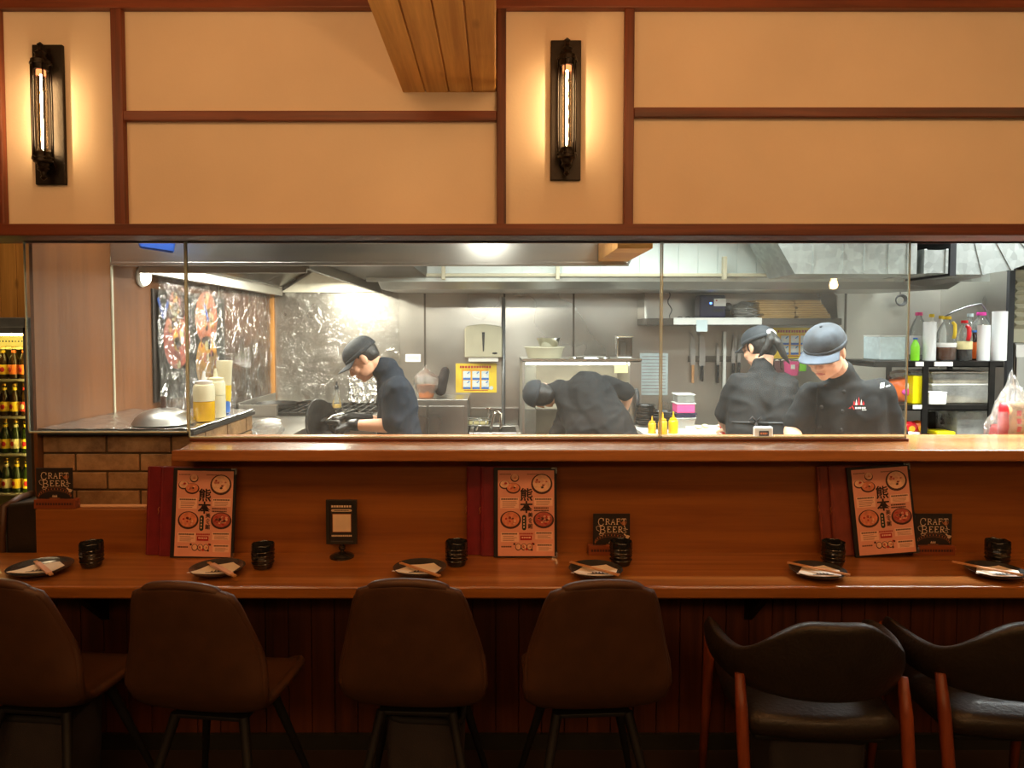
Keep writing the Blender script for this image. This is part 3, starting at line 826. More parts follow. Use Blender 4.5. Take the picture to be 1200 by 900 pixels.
for i, (pxc, pxb, Y, zbase, wh) in enumerate(((56.5, 59, 2.705, zlow, 'on the low box by the brick counter'), (719, 716, 2.655, TZ, 'behind a cup at mid table'), (1102.5, 1101, 2.655, TZ, 'beside the tilted menus'))):
    bl = block0 if i == 0 else copy_tree(block0)
    bl.location = (PX(pxb, Y), Y, zbase + 0.001); tag(bl, 'small slotted wooden stand ' + wh); bl['group'] = 'wooden stands of the beer cards'
    cd = card0 if i == 0 else copy_tree(card0)
    cd.location = (PX(pxc, Y), Y + 0.016, zbase + 0.0225); tag(cd, 'square black craft beer card ' + wh); cd['group'] = 'black beer cards'

# ================================================================== small framed stand
qs = thing('table_sign', 'small black framed notice on a round foot between two cups', 'table sign', (PX(398.5, 2.64), 2.64, TZ))
q0 = V((PX(398.5, 2.64), 2.64, TZ))
MB().lathe([(0.046, 0), (0.046, 0.005), (0.040, 0.010), (0.018, 0.015), (0.009, 0.020)], q0, 28).build('round_foot', M['ceramic'], qs, 35)
MB().lathe([(0.008, 0.018), (0.008, 0.026), (0.013, 0.030), (0.013, 0.040), (0.006, 0.046), (0.006, 0.056)], q0 + V((0, 0.004, 0)), 16).build('neck', M['ceramic'], qs, 35)
b = MB()
qx0, qx1 = -0.058, 0.058
zz0, zz1 = 0.050, 0.218
for lo, hi in (((qx0, -0.006, zz0), (qx0+0.014, 0.006, zz1)), ((qx1-0.014, -0.006, zz0), (qx1, 0.006, zz1)), ((qx0+0.014, -0.006, zz0), (qx1-0.014, 0.006, zz0+0.012)), ((qx0+0.014, -0.006, zz1-0.016), (qx1-0.014, 0.006, zz1))):
    b.box(q0 + V(lo), q0 + V(hi))
b.build('frame', M['slab'], qs, bevel=0.0015)
b = MB()
s = Sheet(b, q0 + V((qx0 + 0.013, -0.0015, zz0 + 0.011)), (1, 0, 0), (0, 0, 1), 0.090, 0.142, 0.0004)
s.rect(0, 0, 1, 1, 0, 0)
s.lines(0.08, 0.92, 0.97, 0.89, 1, 1, 0.7)
s.disc(0.12, 0.82, 0.05, 1, 1, 12); s.disc(0.88, 0.82, 0.05, 1, 1, 12); s.rect(0.12, 0.787, 0.88, 0.853, 1)
s.lines(0.20, 0.80, 0.84, 0.80, 1, 0, 0.7)
s.rect(0.12, 0.24, 0.90, 0.73, 2, 1); s.rect(0.14, 0.255, 0.88, 0.715, 1, 2)
s.lines(0.08, 0.92, 0.18, 0.11, 1, 1, 0.6)
b.build('notice', [M['sign_black'], M['cream_ink'], M['copper_ink']], qs, fix=False)

# ================================================================== place settings
def make_plate():
    b = MB()
    b.lathe([(0.045, 0.0), (0.055, 0.0), (0.060, 0.004), (0.092, 0.013), (0.102, 0.021), (0.104, 0.024), (0.101, 0.024), (0.090, 0.017), (0.060, 0.0085), (0.0, 0.007)], (0, 0, 0), 40)
    return tag(b.build('plate', M['plate'], None, 40), '', 'plate')
def make_napkin():
    """a folded paper napkin that sags into the plate, print on its near half"""
    r = thing('napkin', '', 'napkin', (0, 0, 0))
    out = [(-0.082, -0.040), (0.050, -0.050), (0.068, 0.000), (0.040, 0.046), (-0.034, 0.034)]
    def z(x, y): return 0.0125 + 0.0105 * min(1.0, (math.hypot(x, y) / 0.088) ** 2.2) + 0.004*max(0, (y + 0.02))*8
    b = MB()
    nn = 10
    for lay, sc in ((0, 1.0), (1, 0.93)):
        for i in range(len(out)):
            p, q = V((*out[i], 0)), V((*out[(i+1) % len(out)], 0))
            vs, fs = [], []
            for a in range(nn + 1):
                for c_ in range(nn + 1 - a):
                    w1, w2 = a / nn, c_ / nn
                    pt = (p * w1 + q * w2) * sc
                    vs.append((pt.x, pt.y, z(pt.x, pt.y) + lay * 0.0016))
            idx = lambda a, c_: sum(nn + 1 - t for t in range(a)) + c_
            for a in range(nn):
                for c_ in range(nn - a):
                    fs.append((idx(a, c_), idx(a+1, c_), idx(a, c_+1)))
                    if c_ < nn - a - 1: fs.append((idx(a+1, c_), idx(a+1, c_+1), idx(a, c_+1)))
            b.add(vs, fs)
    b.build('folded_paper', M['napkin'], r, fix=True, solid=0.0008)
    k = MB()
    zz = 0.0172
    for j in range(4): k.poly([(-0.016 + j*0.010, -0.030, zz), (-0.008 + j*0.010, -0.030, zz), (-0.012 + j*0.010, -0.014 - 0.003*abs(j-1.5), zz)], (0, 0, 0.0004))
    k.box((-0.030, -0.037, zz), (0.034, -0.033, zz + 0.0004))
    k.build('printed_crest', M['print'], r)
    return r
def make_cup():
    b = MB()
    n = 24
    prof = [(0.027, 0.0), (0.033, 0.003), (0.038, 0.018), (0.0405, 0.045), (0.0415, 0.084), (0.0395, 0.088), (0.037, 0.084), (0.035, 0.03), (0.0, 0.012)]
    vs = []
    for r_, z_ in prof:
        for j in range(n):
            a = 2*PI*j/n
            rr = r_ * (1.0 if j % 2 else 0.965) if r_ > 0.037 and z_ > 0.005 else r_
            vs.append((rr*math.cos(a), rr*math.sin(a), z_ + (0.0025 if j % 4 == 0 and z_ > 0.083 else 0)))
    fs = [tuple(reversed(range(n)))]
    for i in range(len(prof)-1):
        for j in range(n):
            j2 = (j+1) % n
            fs.append((i*n+j, i*n+j2, (i+1)*n+j2, (i+1)*n+j))
    b.add(vs, fs)
    for z_ in (0.022, 0.036, 0.050, 0.064):
        b.lathe([(0.0392 + z_*0.025, z_ - 0.0015), (0.0402 + z_*0.025, z_), (0.0392 + z_*0.025, z_ + 0.0015)], (0, 0, 0), 24)
    return tag(b.build('cup', M['ceramic'], None, 30), '', 'cup')
def make_sticks(sleeve):
    """two joined sticks along +x from the origin, length 1 unit scaled by L"""
    r = thing('chopsticks', '', 'chopsticks', (0, 0, 0))
    for sgn in (-1, 1):
        b = MB()
        L = 0.205
        b.hexa([(0, sgn*0.0030-0.0026, 0), (L, sgn*0.0033-0.0031, 0), (L, sgn*0.0033+0.0031, 0), (0, sgn*0.0030+0.0026, 0)],
               [(0, sgn*0.0030-0.0026, 0.0046), (L, sgn*0.0033-0.0031, 0.006), (L, sgn*0.0033+0.0031, 0.006), (0, sgn*0.0030+0.0026, 0.0046)])
        b.build('stick', M['chop'], r, bevel=0.001)
    if sleeve:
        MB().box((0.03, -0.0085, -0.0005), (0.18, 0.0085, 0.0068)).build('paper_sleeve', M['sleeve'], r, bevel=0.001)
    return r
plate0, nap0, cup0, st_a, st_b = make_plate(), make_napkin(), make_cup(), make_sticks(True), make_sticks(False)
SET = [  # plate px,py, cup px, cup foot py, chopsticks from, to, words
 (47.5, 674, 102, 667, (40, 657), (62, 676), 'below the low veneer box', 0.25),
 (255, 675, 305, 669, (243, 659), (277, 677), 'in front of the maroon menus', 0.20),
 (492, 675, 528, 667, (464, 658.5), (521, 678), 'right of the small framed notice', 0.0),
 (698, 677, 725, 667, (660, 657), (735, 677.5), 'in front of the middle beer card', 0.0),
 (958, 678, 978, 668, (914, 658), (1006, 677), 'in front of the rust brown menus', 0.0),
 (1166, 678, 1175, 668, (1112, 658), (1203, 676), 'at the right end of the table', -0.05)]
for i, (px, py, cx, cy, a, b_, wh, rz) in enumerate(SET):
    f = i == 0
    c0 = Pz(px, py - 3, TZ); c0.z = TZ + 0.001
    o = plate0 if f else plate0.copy()
    if not f: COL.objects.link(o)
    o.location = c0; o.scale = (1, 1, 1) if f else (0.9, 0.9, 1); tag(o, 'dark round plate ' + wh); o['group'] = 'plates along the table'
    n_ = nap0 if f else copy_tree(nap0)
    n_.location = c0; n_.rotation_euler = (0, 0, rz); n_.scale = (1.12, 1.12, 1.0); tag(n_, 'cream napkin on the plate ' + wh); n_['group'] = 'napkins on the plates'
    c1 = Pz(cx, cy, TZ); c1.z = TZ + 0.001; c1.y += 0.03
    if (c1 - c0).length < 0.152: c1 = c0 + (c1 - c0).normalized() * 0.152; c1.z = TZ + 0.001
    o = cup0 if f else cup0.copy()
    if not f: COL.objects.link(o)
    o.location = c1; o.rotation_euler = (0, 0, i*0.7); tag(o, 'black fluted cup ' + wh); o['group'] = 'black cups along the table'
    src = st_a if i < 2 else st_b
    s_ = src if i in (0, 2) else copy_tree(src)
    hz = TZ + 0.0275
    p0, p1 = Pz(a[0], a[1], hz), Pz(b_[0], b_[1], hz)
    d = p1 - p0
    mid = (p0 + p1) / 2
    s_.location = mid - d.normalized() * 0.1025; s_.location.z = hz
    s_.rotation_euler = (0, 0, math.atan2(d.y, d.x))
    tag(s_, ('pink sleeved' if i < 2 else 'bare wooden') + ' chopsticks on the plate ' + wh); s_['group'] = 'chopsticks on the plates'

# ================================================================== shell chairs
def make_chair():
    r = thing('shell_chair', '', 'chair', (0, 0, 0))
    prof = [(-0.245, 0.862), (-0.243, 0.845), (-0.236, 0.80), (-0.226, 0.74), (-0.214, 0.67), (-0.200, 0.60), (-0.182, 0.53), (-0.145, 0.472), (-0.08, 0.444), (0.02, 0.438), (0.11, 0.442), (0.18, 0.450), (0.215, 0.448), (0.23, 0.438)]
    wid = [0.112, 0.142, 0.158, 0.174, 0.192, 0.207, 0.212, 0.202, 0.190, 0.188, 0.188, 0.184, 0.165, 0.13]
    nu = 16
    def fn(u, v):
        k = v * (len(prof) - 1); i = min(int(k), len(prof) - 2); t = k - i
        y = prof[i][0]*(1-t) + prof[i+1][0]*t; z = prof[i][1]*(1-t) + prof[i+1][1]*t
        w = wid[i]*(1-t) + wid[i+1]*t
        e = 2*u - 1
        x = math.sin(e * PI / 2 * 0.97) * w
        back = max(0.0, min(1.0, (z - 0.47) / 0.2))
        c_ = abs(e) ** 2.4
        y += c_ * 0.060 * back * (0.25 + 0.75*min(1, (0.87 - z)/0.25))
        z += c_ * 0.030 * (1 - back) * max(0.2, min(1, (0.30 - y)/0.2))
        z += 0.016 * (1 - e*e) * max(0, 1 - v/0.2)
        if i == 0 or v < 0.12: z -= c_ * 0.012 * (1 - v / 0.12)
        return V((x, y, z))
    b = MB().grid(fn, nu, 26)
    b.build('shell', M['shell'], r, True, solid=0.026, sub=1)
    def rimpts():
        pts = [fn(1, j/26) for j in range(26, -1, -1)] + [fn(i/16, 0) for i in range(15, -1, -1)] + [fn(0, j/26) for j in range(1, 27)]
        return pts
    MB().tube(rimpts(), 0.0145, 8).build('piping', M['shell'], r, True, sub=0)
    f = MB()
    f.box((-0.12, -0.10, 0.408), (0.12, 0.12, 0.421))
    f.build('under_frame', M['leg_black'], r, bevel=0.003)
    for sx in (-1, 1):
        for y0, y1 in ((-0.098, -0.215), (0.112, 0.235)):
            MB().cone((sx*0.110, y0*0.9, 0.418), (sx*0.205, y1, 0.0), 0.0165, 0.010, 12).build('leg', M['leg_black'], r, 40)
    return r
ch0 = make_chair()
def set_chair(o, px, Y, rz, label):
    o.location = (PX(px, Y), Y, 0.001); o.rotation_euler = (0, 0, rz); tag(o, label)
CH = [(54, 2.255, -0.12, 'brown shell chair at the left edge, over a charcoal basket'), (256, 2.225, -0.12, 'brown shell chair with slim black legs in front of the maroon menus'),
      (492, 2.25, -0.05, 'brown shell chair beside the framed notice, over a charcoal basket'), (690, 2.24, 0.06, 'brown shell chair in front of the middle beer card')]
for i, (px, Y, rz, lab) in enumerate(CH):
    o = ch0 if i == 0 else copy_tree(ch0)
    set_chair(o, px, Y, rz, lab); o['group'] = 'brown shell chairs along the table'

# ================================================================== black armchairs
def make_armchair():
    r = thing('armchair', '', 'chair', (0, 0, 0))
    def fn(u, v):
        a = math.radians(-112 + 224*u)          # 0 = straight back
        q = abs(2*u - 1)
        rx, ry = 0.252, 0.225
        lean = (1 - q**2) * 0.05
        top = 0.800 - 0.135 * (lambda t: t*t*(3 - 2*t))(max(0, min(1, (q - 0.12) / 0.50)))
        bot = 0.555 + 0.040 * max(0, (q - 0.25) / 0.75) ** 1.3
        if q > 0.86:
            mid = (top + bot)/2; k = 1 - ((q - 0.86)/0.14)**2*0.7
            top = mid + (top-mid)*k; bot = mid + (bot-mid)*k
        z = bot + (top - bot)*v
        bulge = math.sin(PI*v) * 0.012
        y = -math.cos(a)*(ry + bulge) - lean*(v - 0.4)*1.2
        if q > 0.5: y += (q - 0.5) * 0.10
        return V((math.sin(a)*(rx + bulge), y, z))
    MB().grid(fn, 36, 10).build('backrest', M['leather'], r, True, solid=0.042, sub=1)
    def seat(u, v):
        return None
    b = MB()
    b.lathe([(0.0, 0.425), (0.19, 0.425), (0.220, 0.435), (0.230, 0.460), (0.226, 0.486), (0.205, 0.502), (0.12, 0.510), (0.0, 0.512)], (0, 0, 0), 40)
    vs = []
    for v in b.v:
        x, y = v.x, v.y
        m_ = max(abs(x), abs(y)); l = math.hypot(x, y)
        k = (l / m_) ** 0.72 if m_ > 1e-5 else 1
        vs.append(V((x*k, y*k*0.98 + 0.02, v.z - 0.012*(y > 0.18))))
    b.v = vs
    b.build('seat_cushion', M['leather'], r, True)
    f = MB()
    f.box((-0.19, -0.15, 0.400), (0.19, 0.19, 0.424))
    f.build('seat_frame', M['leg_black'], r, bevel=0.01)
    for sx in (-1, 1):
        MB().tube([(sx*0.228, -0.235, 0.0), (sx*0.230, -0.205, 0.30), (sx*0.232, -0.170, 0.50), (sx*0.232, -0.145, 0.60)], [0.0125, 0.017, 0.018, 0.014], 10).build('leg', M['leg_red'], r, True)
        MB().tube([(sx*0.245, 0.250, 0.0), (sx*0.236, 0.215, 0.30), (sx*0.238, 0.185, 0.50), (sx*0.244, 0.165, 0.62)], [0.0125, 0.017, 0.018, 0.014], 10).build('leg', M['leg_red'], r, True)
    return r
ac0 = make_armchair()
for i, (px, Y, rz, lab) in enumerate(((946, 2.17, -0.05, 'black leather armchair with red brown legs below the tilted menus'), (1171, 2.17, -0.05, 'black leather armchair with red brown legs at the right edge'))):
    o = ac0 if i == 0 else copy_tree(ac0)
    o.location = (PX(px, Y), Y, 0.001); o.rotation_euler = (0, 0, rz); tag(o, lab); o['group'] = 'black armchairs at the table end'

# ================================================================== baskets under the chairs
def make_basket():
    r = thing('storage_basket', '', 'basket', (0, 0, 0))
    def ring(hx, hy, z, n=40, e=0.28):
        out = []
        for j in range(n):
            a = 2*PI*j/n; c_, s_ = math.cos(a), math.sin(a)
            out.append(V((hx*math.copysign(abs(c_)**e, c_), hy*math.copysign(abs(s_)**e, s_), z + 0.012*math.sin(2*a)*(z > 0.3))))
        return out
    rings = [ring(0.105, 0.095, 0.0), ring(0.115, 0.102, 0.012), ring(0.122, 0.108, 0.2), ring(0.127, 0.112, 0.36), ring(0.115, 0.10, 0.355), ring(0.108, 0.095, 0.05)]
    n = 40
    vs = [v for q in rings for v in q]
    fs = [tuple(reversed(range(n)))] + [(i*n+j, i*n+(j+1) % n, (i+1)*n+(j+1) % n, (i+1)*n+j) for i in range(5) for j in range(n)] + [tuple(5*n + j for j in range(n))]
    MB().add(vs, fs).build('fabric_body', M['basket'], r, 40)
    MB().tube(ring(0.121, 0.106, 0.362), 0.011, 8, closed=True).build('padded_rim', M['basket_rim'], r, True)
    return r
bk0 = make_basket()
for i, (px, Y, lab) in enumerate(((48, 2.32, 'charcoal fabric basket under the shell chair at the left edge'), (499, 2.31, 'charcoal fabric basket under the shell chair beside the framed notice'), (952, 2.24, 'charcoal fabric basket under the armchair below the tilted menus'))):
    o = bk0 if i == 0 else copy_tree(bk0)
    o.location = (PX(px, Y), Y, 0.001); tag(o, lab); o['group'] = 'fabric baskets under the chairs'
    if i == 2: o.scale = (1.2, 1.0, 0.95)
# ================================================================== kitchen shell
KX0, KX1, YB, KC = -1.86, 4.35, 5.90, 2.60
struct('floor_kitchen', MB().box((-2.0, 2.9, -0.06), (5.2, 6.0, 0)), M['kfloor'], 'grey tiled kitchen floor behind the counter')
struct('ceiling_kitchen', MB().box((-2.0, 2.86, KC), (5.2, 6.0, KC + 0.05)), M['kceil'], 'painted kitchen ceiling')
c = MB().box((KX0 - 0.014, 2.87, 0), (KX0, YB, KC))
struct('wall_kitchen_left', c, M['board'], 'brown laminate side wall of the kitchen')
c = MB()
for py_ in (3.45, 4.78): c.box((KX0, py_, 1.0), (KX0 + 0.006, py_ + 0.012, 1.96))
struct('trim_wall_joint', c, M['beige'], 'pale joint strips on the brown side wall')
struct('wall_kitchen_back', MB().box((KX0 - 0.014, YB, 0), (KX1, YB + 0.06, KC)), M['steel_wall'], 'stained stainless steel back wall of the kitchen')
c = MB()
for px in (498, 591, 672, 990):
    x = PX(px, YB); c.box((x - 0.008, YB - 0.004, 0.6), (x + 0.008, YB, 1.92))
struct('trim_steel_joint', c, M['steel_dark'], 'vertical joint strips of the steel back wall')
struct('trim_corner', MB().box((KX0, YB - 0.035, 0.9), (KX0 + 0.035, YB, 1.95)), M['pine_z'], 'wooden corner strip where the brown wall meets the back wall', bevel=0.003)
xr = PX(1101, YB)
struct('wall_kitchen_right', MB().box((xr, 5.12, 0), (xr + 0.02, YB, KC)), M['steel'], 'grey steel wall stub behind the bottle rack')
struct('wall_kitchen_far_right', MB().box((KX1, 2.87, 0), (KX1 + 0.06, YB, KC)), M['kceil'], 'painted far right wall of the kitchen')
# white ribbed panels over the back canopy
c = MB()
yp = 4.75
x = PX(430, yp)
while x < 3.2:
    c.box((x, yp, 1.93), (x + 0.124, yp + 0.02, KC)); c.box((x + 0.124, yp + 0.006, 1.93), (x + 0.130, yp + 0.02, KC)); x += 0.130
struct('wall_kitchen_upper', c, M['pvc'], 'white ribbed plastic panels above the rear canopy')

struct('wall_dark_baffle', MB().box((KX0, 2.862, 1.98), (KX1, 2.87, KC)), M['steel_dark'], 'unseen dark lining added above the glass to dim the canopy front')  # unseen baffle, added so the canopy front mirrors less light
# ================================================================== canopies and ducts
hd = thing('extractor_header', 'long dark steel canopy front hanging behind the top of the glass', 'hood', (0, 3.45, 1.9))
zh = PZ(310, 3.45); xh = PX(735, 3.45)
MB().hexa([(KX0, 3.45, zh), (xh, 3.45, zh), (xh + 0.02, 3.54, zh), (KX0, 3.54, zh)], [(KX0, 3.45, 2.58), (xh + 0.30, 3.45, 2.58), (xh + 0.32, 3.54, 2.58), (KX0, 3.54, 2.58)]).build('canopy_box', M['steel'], hd, bevel=0.003)
MB().box((KX0, 3.445, zh - 0.004), (xh, 3.47, zh + 0.012)).build('folded_lip', M['steel'], hd, bevel=0.002)

hl = thing('filter_hood', 'stainless hood with slanted baffle filters over the stove side', 'hood', (-1.4, 4.6, 1.9))
xa, xb, xc = -1.76, -1.47, -0.94
za = 1.92; zr = 2.10
y0, y1 = 3.56, 5.86
b = MB()
b.box((xa - 0.02, y0, za - 0.03), (xa + 0.012, y1, za + 0.06)).box((xc - 0.01, y0, za - 0.012), (xc + 0.015, y1, za + 0.3)).box((xa, y0, za - 0.03), (xc, y0 + 0.02, za + 0.25))
b.build('lip', M['steel'], hl, bevel=0.002)
MB().hexa([(xa, y0, za + 0.045), (xb, y0, zr + 0.02), (xb, y1, zr + 0.02), (xa, y1, za + 0.045)], [(xa, y0, za + 0.055), (xb, y0, zr + 0.03), (xb, y1, zr + 0.03), (xa, y1, za + 0.055)]).build('filter_backing', M['steel_dark'], hl)
n = 5
for k in range(n):
    ya, yb_ = y0 + 0.03 + (y1 - y0 - 0.05) * k / n, y0 + 0.03 + (y1 - y0 - 0.05) * (k + 1) / n - 0.01
    b = MB()
    m_ = 12
    dirv = V((xb - xa, 0, zr - za)).normalized()
    up = V((-dirv.z, 0, dirv.x))
    A = V((xa + 0.01, 0, za + 0.03))
    L = (V((xb, 0, zr)) - V((xa, 0, za))).length - 0.03
    for j in range(m_):
        yy = ya + 0.02 + (yb_ - ya - 0.04) * j / (m_ - 1)
        p0, p1 = A + dirv*0.02, A + dirv*(L - 0.02)
        q = [p0, p1, p1 + up*0.012, p0 + up*0.012]
        b.hexa([v + V((0, yy - 0.006, 0)) for v in q], [v + V((0, yy + 0.006, 0)) for v in q])
    for s0, s1 in ((0, 0.02), (L - 0.02, L)):
        p0, p1 = A + dirv*s0, A + dirv*s1
        q = [p0 - up*0.004, p1 - up*0.004, p1 + up*0.012, p0 + up*0.012]
        b.hexa([v + V((0, ya, 0)) for v in q], [v + V((0, yb_, 0)) for v in q])
    b.build('baffle_filter', M['chrome'], hl)
MB().hexa([(xb, y0, zr), (xc, y0, za), (xc, y1, za), (xb, y1, zr)], [(xb, y0, zr + 0.01), (xc, y0, za + 0.01), (xc, y1, za + 0.01), (xb, y1, zr + 0.01)]).build('blind_slope', M['steel'], hl)
MB().poly([(xa, y1, za), (xc, y1, za), (xb, y1, zr)], (0, 0.02, 0)).build('end_panel', M['kwhite'], hl)
# added block, its dark colour standing in for shadow between the canopies
struct('ceiling_shade_block', MB().box((-0.915, 3.60, PZ(313, 4.0)), (PX(500, 4.7), 4.98, KC)), M['steel_dark'], 'dark block painted as the shadow between the two canopies')

hr = thing('rear_canopy', 'low steel canopy along the back wall under white ribbed panels', 'hood', (0.9, 5.3, 1.9))
zc0, zc1 = PZ(339, 4.95), PZ(322.5, 4.70)
xq0, xq1 = PX(440, 4.7), 3.15
MB().poly([(xq0, 4.70, zc1), (xq0, 4.95, zc0), (xq0, 5.88, zc0 + 0.02), (xq0, 5.88, zc1)], (xq1 - xq0, 0, 0)).build('canopy_shell', M['steel'], hr, bevel=0.002)
MB().box((xq0, 4.69, zc1 - 0.008), (xq1, 4.72, zc1 + 0.012)).build('front_rail', M['beige'], hr, bevel=0.002)
for px in (520, 653, 847):
    MB().box((PX(px, 4.69) - 0.012, 4.66, zc1 - 0.03), (PX(px, 4.69) + 0.012, 4.70, zc1 + 0.12)).build('hanger_bracket', M['beige'], hr, bevel=0.002)

# ducts on the right
du = thing('air_duct', 'grey ribbed steel air duct crossing above the two capped cooks', 'duct', (1.9, 4.3, 2.0))
zd = PZ(321, 4.2)
xd0, xd1 = PX(930, 4.2), PX(1072, 4.2)
MB().hexa([(xd0, 4.2, zd), (xd1, 4.2, zd), (xd1, 4.6, zd), (xd0, 4.6, zd)], [(xd0 - 0.30, 4.2, 2.45), (xd1, 4.2, 2.45), (xd1, 4.6, 2.45), (xd0 - 0.30, 4.6, 2.45)]).build('duct_body', M['galv'], du)
for px in (950, 985, 1010, 1038, 1060):
    MB().box((PX(px, 4.2), 4.192, zd), (PX(px, 4.2) + 0.008, 4.2, 2.45)).build('duct_seam', M['galv'], du)
de = thing('duct_elbow', 'segmented galvanized duct elbow above the bottle rack', 'duct', (2.9, 4.3, 2.0))
xe0 = PX(1080, 4.2)
MB().box((xe0, 4.2, zd + 0.005), (PX(1108, 4.2), 4.62, PZ(293, 4.2))).build('duct_collar', M['galv'], de)
for px in (1081, 1106):
    MB().box((PX(px, 4.2) - 0.008, 4.19, zd), (PX(px, 4.2) + 0.008, 4.63, PZ(292, 4.2))).build('duct_flange', M['galv'], de, bevel=0.002)
MB().box((PX(1109, 4.2), 4.185, zd - 0.012), (PX(1116, 4.2), 4.64, 2.3)).build('black_flange', M['dark'], de)
segs = [(1117, 321.5, 1117, 250), (1152, 321.5, 1135, 250), (1186, 316, 1150, 250), (1215, 305, 1168, 250), (1250, 280, 1200, 250)]
for k in range(4):
    a, b_ = segs[k], segs[k+1]
    pts = [P(a[0], a[1], 4.2), P(b_[0], b_[1], 4.2), P(b_[2], b_[3], 4.2), P(a[2], a[3], 4.2)]
    MB().poly(pts, (0, 0.42, 0)).build('elbow_segment', M['galv'], de)
    if k: MB().hexa([pts[0] + V((-0.008, -0.006, -0.004)), pts[0] + V((0.008, -0.006, -0.004)), pts[0] + V((0.008, 0.43, -0.004)), pts[0] + V((-0.008, 0.43, -0.004))], [pts[3] + V((-0.008, -0.006, 0)), pts[3] + V((0.008, -0.006, 0)), pts[3] + V((0.008, 0.43, 0)), pts[3] + V((-0.008, 0.43, 0))]).build('elbow_seam', M['galv'], de)
MB().poly([P(1064, 333, 4.63), P(1086, 336, 4.63), P(1150, 325, 4.63), P(1150, 318, 4.63), P(1064, 318, 4.63)], (0, 0.05, 0)).build('duct_underplate', M['steel'], de)
pb = thing('pine_stub', 'short pine beam stub jutting behind the glass near the top', 'beam', (0.6, 3.0, 2.0))
MB().box((PX(718, 3.0), 2.9, PZ(294.5, 3.0)), (PX(758, 3.0), 3.44, PZ(279, 3.0) + 0.06)).build('stub', M['pine_x'], pb, bevel=0.003)
bl = thing('blue_sheet', 'folded blue plastic sheet tucked above the hood at upper left', 'sheet', (0, 3.3, 2.0))
MB().hexa([P(164, 291, 3.3), P(204, 297, 3.3), P(204, 297, 3.36), P(164, 291, 3.36)], [P(158, 275, 3.3), P(207, 275, 3.3), P(207, 275, 3.36), P(158, 275, 3.36)]).build('fold', M['blue_tape'], bl, bevel=0.01)
lamp = thing('round_wall_light', 'round white lamp lit on the brown side wall under the hood', 'lamp', (KX0, 3.74, 1.90))
MB().lathe([(0.05, 0), (0.055, 0.01), (0.050, 0.02), (0.046, 0.022)], (KX0, 3.74, 1.885), 24, 0, Matrix.Rotation(PI/2, 3, 'Y')).build('lamp_base', M['white'], lamp, 40)
M['lamp_on'] = emis('lit_lamp_cover', (1.0, 0.93, 0.80), 14.0)
MB().ell((KX0 + 0.022, 3.74, 1.885), (0.03, 0.045, 0.045), None, 16, 10).build('lamp_cover', M['lamp_on'], lamp, True)

# ================================================================== brick counter, left
bc = thing('brick_counter', 'sandy brick counter with black edged slab at the left end', 'counter', (-1.5, 3.2, 0))
bx0_, bx1_, by0, by1 = -1.858, PX(222, 2.87), 2.90, 3.60
bz1 = PZ(504, 2.87)
MB().box((bx0_, by0 + 0.008, 0), (bx1_ - 0.008, by1, bz1 - 0.022)).build('core', M['mortar'], bc)
b = MB()
bh, bw = 0.076, 0.265
row = 0
z = bz1 - 0.024 - bh
while z > 0.55:
    x = bx0_ - (0.13 if row % 2 else 0.0)
    while x < bx1_:
        xa_, xb_ = max(x, bx0_), min(x + bw - 0.008, bx1_)
        if xb_ - xa_ > 0.02: b.box((xa_, by0, z + 0.004), (xb_, by0 + 0.05, z + bh - 0.004))
        x += bw
    y = by0 + (0.13 if row % 2 else 0.0) - 0.13
    while y < by1:
        ya_, yb_ = max(y, by0 + 0.05), min(y + 0.24, by1)
        if yb_ - ya_ > 0.02: b.box((bx1_ - 0.05, ya_, z + 0.004), (bx1_, yb_, z + bh - 0.004))
        y += 0.25
    z -= bh; row += 1
b.build('bricks', M['brick'], bc, bevel=0.004)
MB().box((bx0_, 2.87, bz1 - 0.022), (bx1_ + 0.012, by1 + 0.01, bz1 - 0.004)).build('slab', M['slab'], bc, bevel=0.003)
def crinkle(x, y): return 0.004 * noise.noise(V((x*18, y*18, 0))) + 0.003*noise.noise(V((x*47, y*47, 3)))
MB().grid(lambda u, v: V((bx0_ + (bx1_ + 0.012 - bx0_)*u, 2.872 + (by1 - 2.872)*v, bz1 + 0.004 + crinkle(u*0.7, v*0.7)*1.2)), 50, 50).build('foil_cover', M['foil'], bc, True, solid=0.002)
bz1 += 0.010
dl = thing('dome_lid', 'steel dome lid with dark wooden handle on the brick counter', 'lid', (PX(190, 3.0), 3.0, bz1))
q = V((PX(190, 3.0), 3.0, bz1))
MB().lathe([(0.122, 0.0), (0.126, 0.003), (0.122, 0.008), (0.112, 0.026), (0.090, 0.046), (0.055, 0.061), (0.02, 0.067), (0.0, 0.068)], q, 40).build('dome', M['steel'], dl, 50)
MB().lathe([(0.013, 0.066), (0.011, 0.075), (0.011, 0.108), (0.012, 0.114), (0.0, 0.115)], q, 16).build('handle', M['bowl_d'], dl, 40)
def squeeze(name, label, px, py, Y, R, H, fill, matfill, group, tip=0.04, z=None):
    q = V((PX(px, Y), Y, z if z is not None else bz1))
    r = thing(name, label, 'bottle', q, group)
    MB().lathe([(R*0.94, 0), (R, 0.006), (R, fill), (R*0.2, fill + 0.001)], q, 24).build('sauce', M[matfill], r, 40)
    MB().lathe([(R, fill + 0.0015), (R, H*0.86), (R*0.90, H*0.93), (R*0.72, H*0.95)], q, 24).build('body', M['milky'], r, 40)
    MB().lathe([(R*0.80, H*0.94), (R*0.82, H*0.955), (R*0.82, H*1.02), (R*0.35, H*1.04), (R*0.24, H*1.05), (0.004, H*1.04 + tip), (0.0, H*1.04 + tip)], q, 20).build('nozzle_cap', M['white'] if matfill == 'oil' else M[matfill], r, 40)
    return r
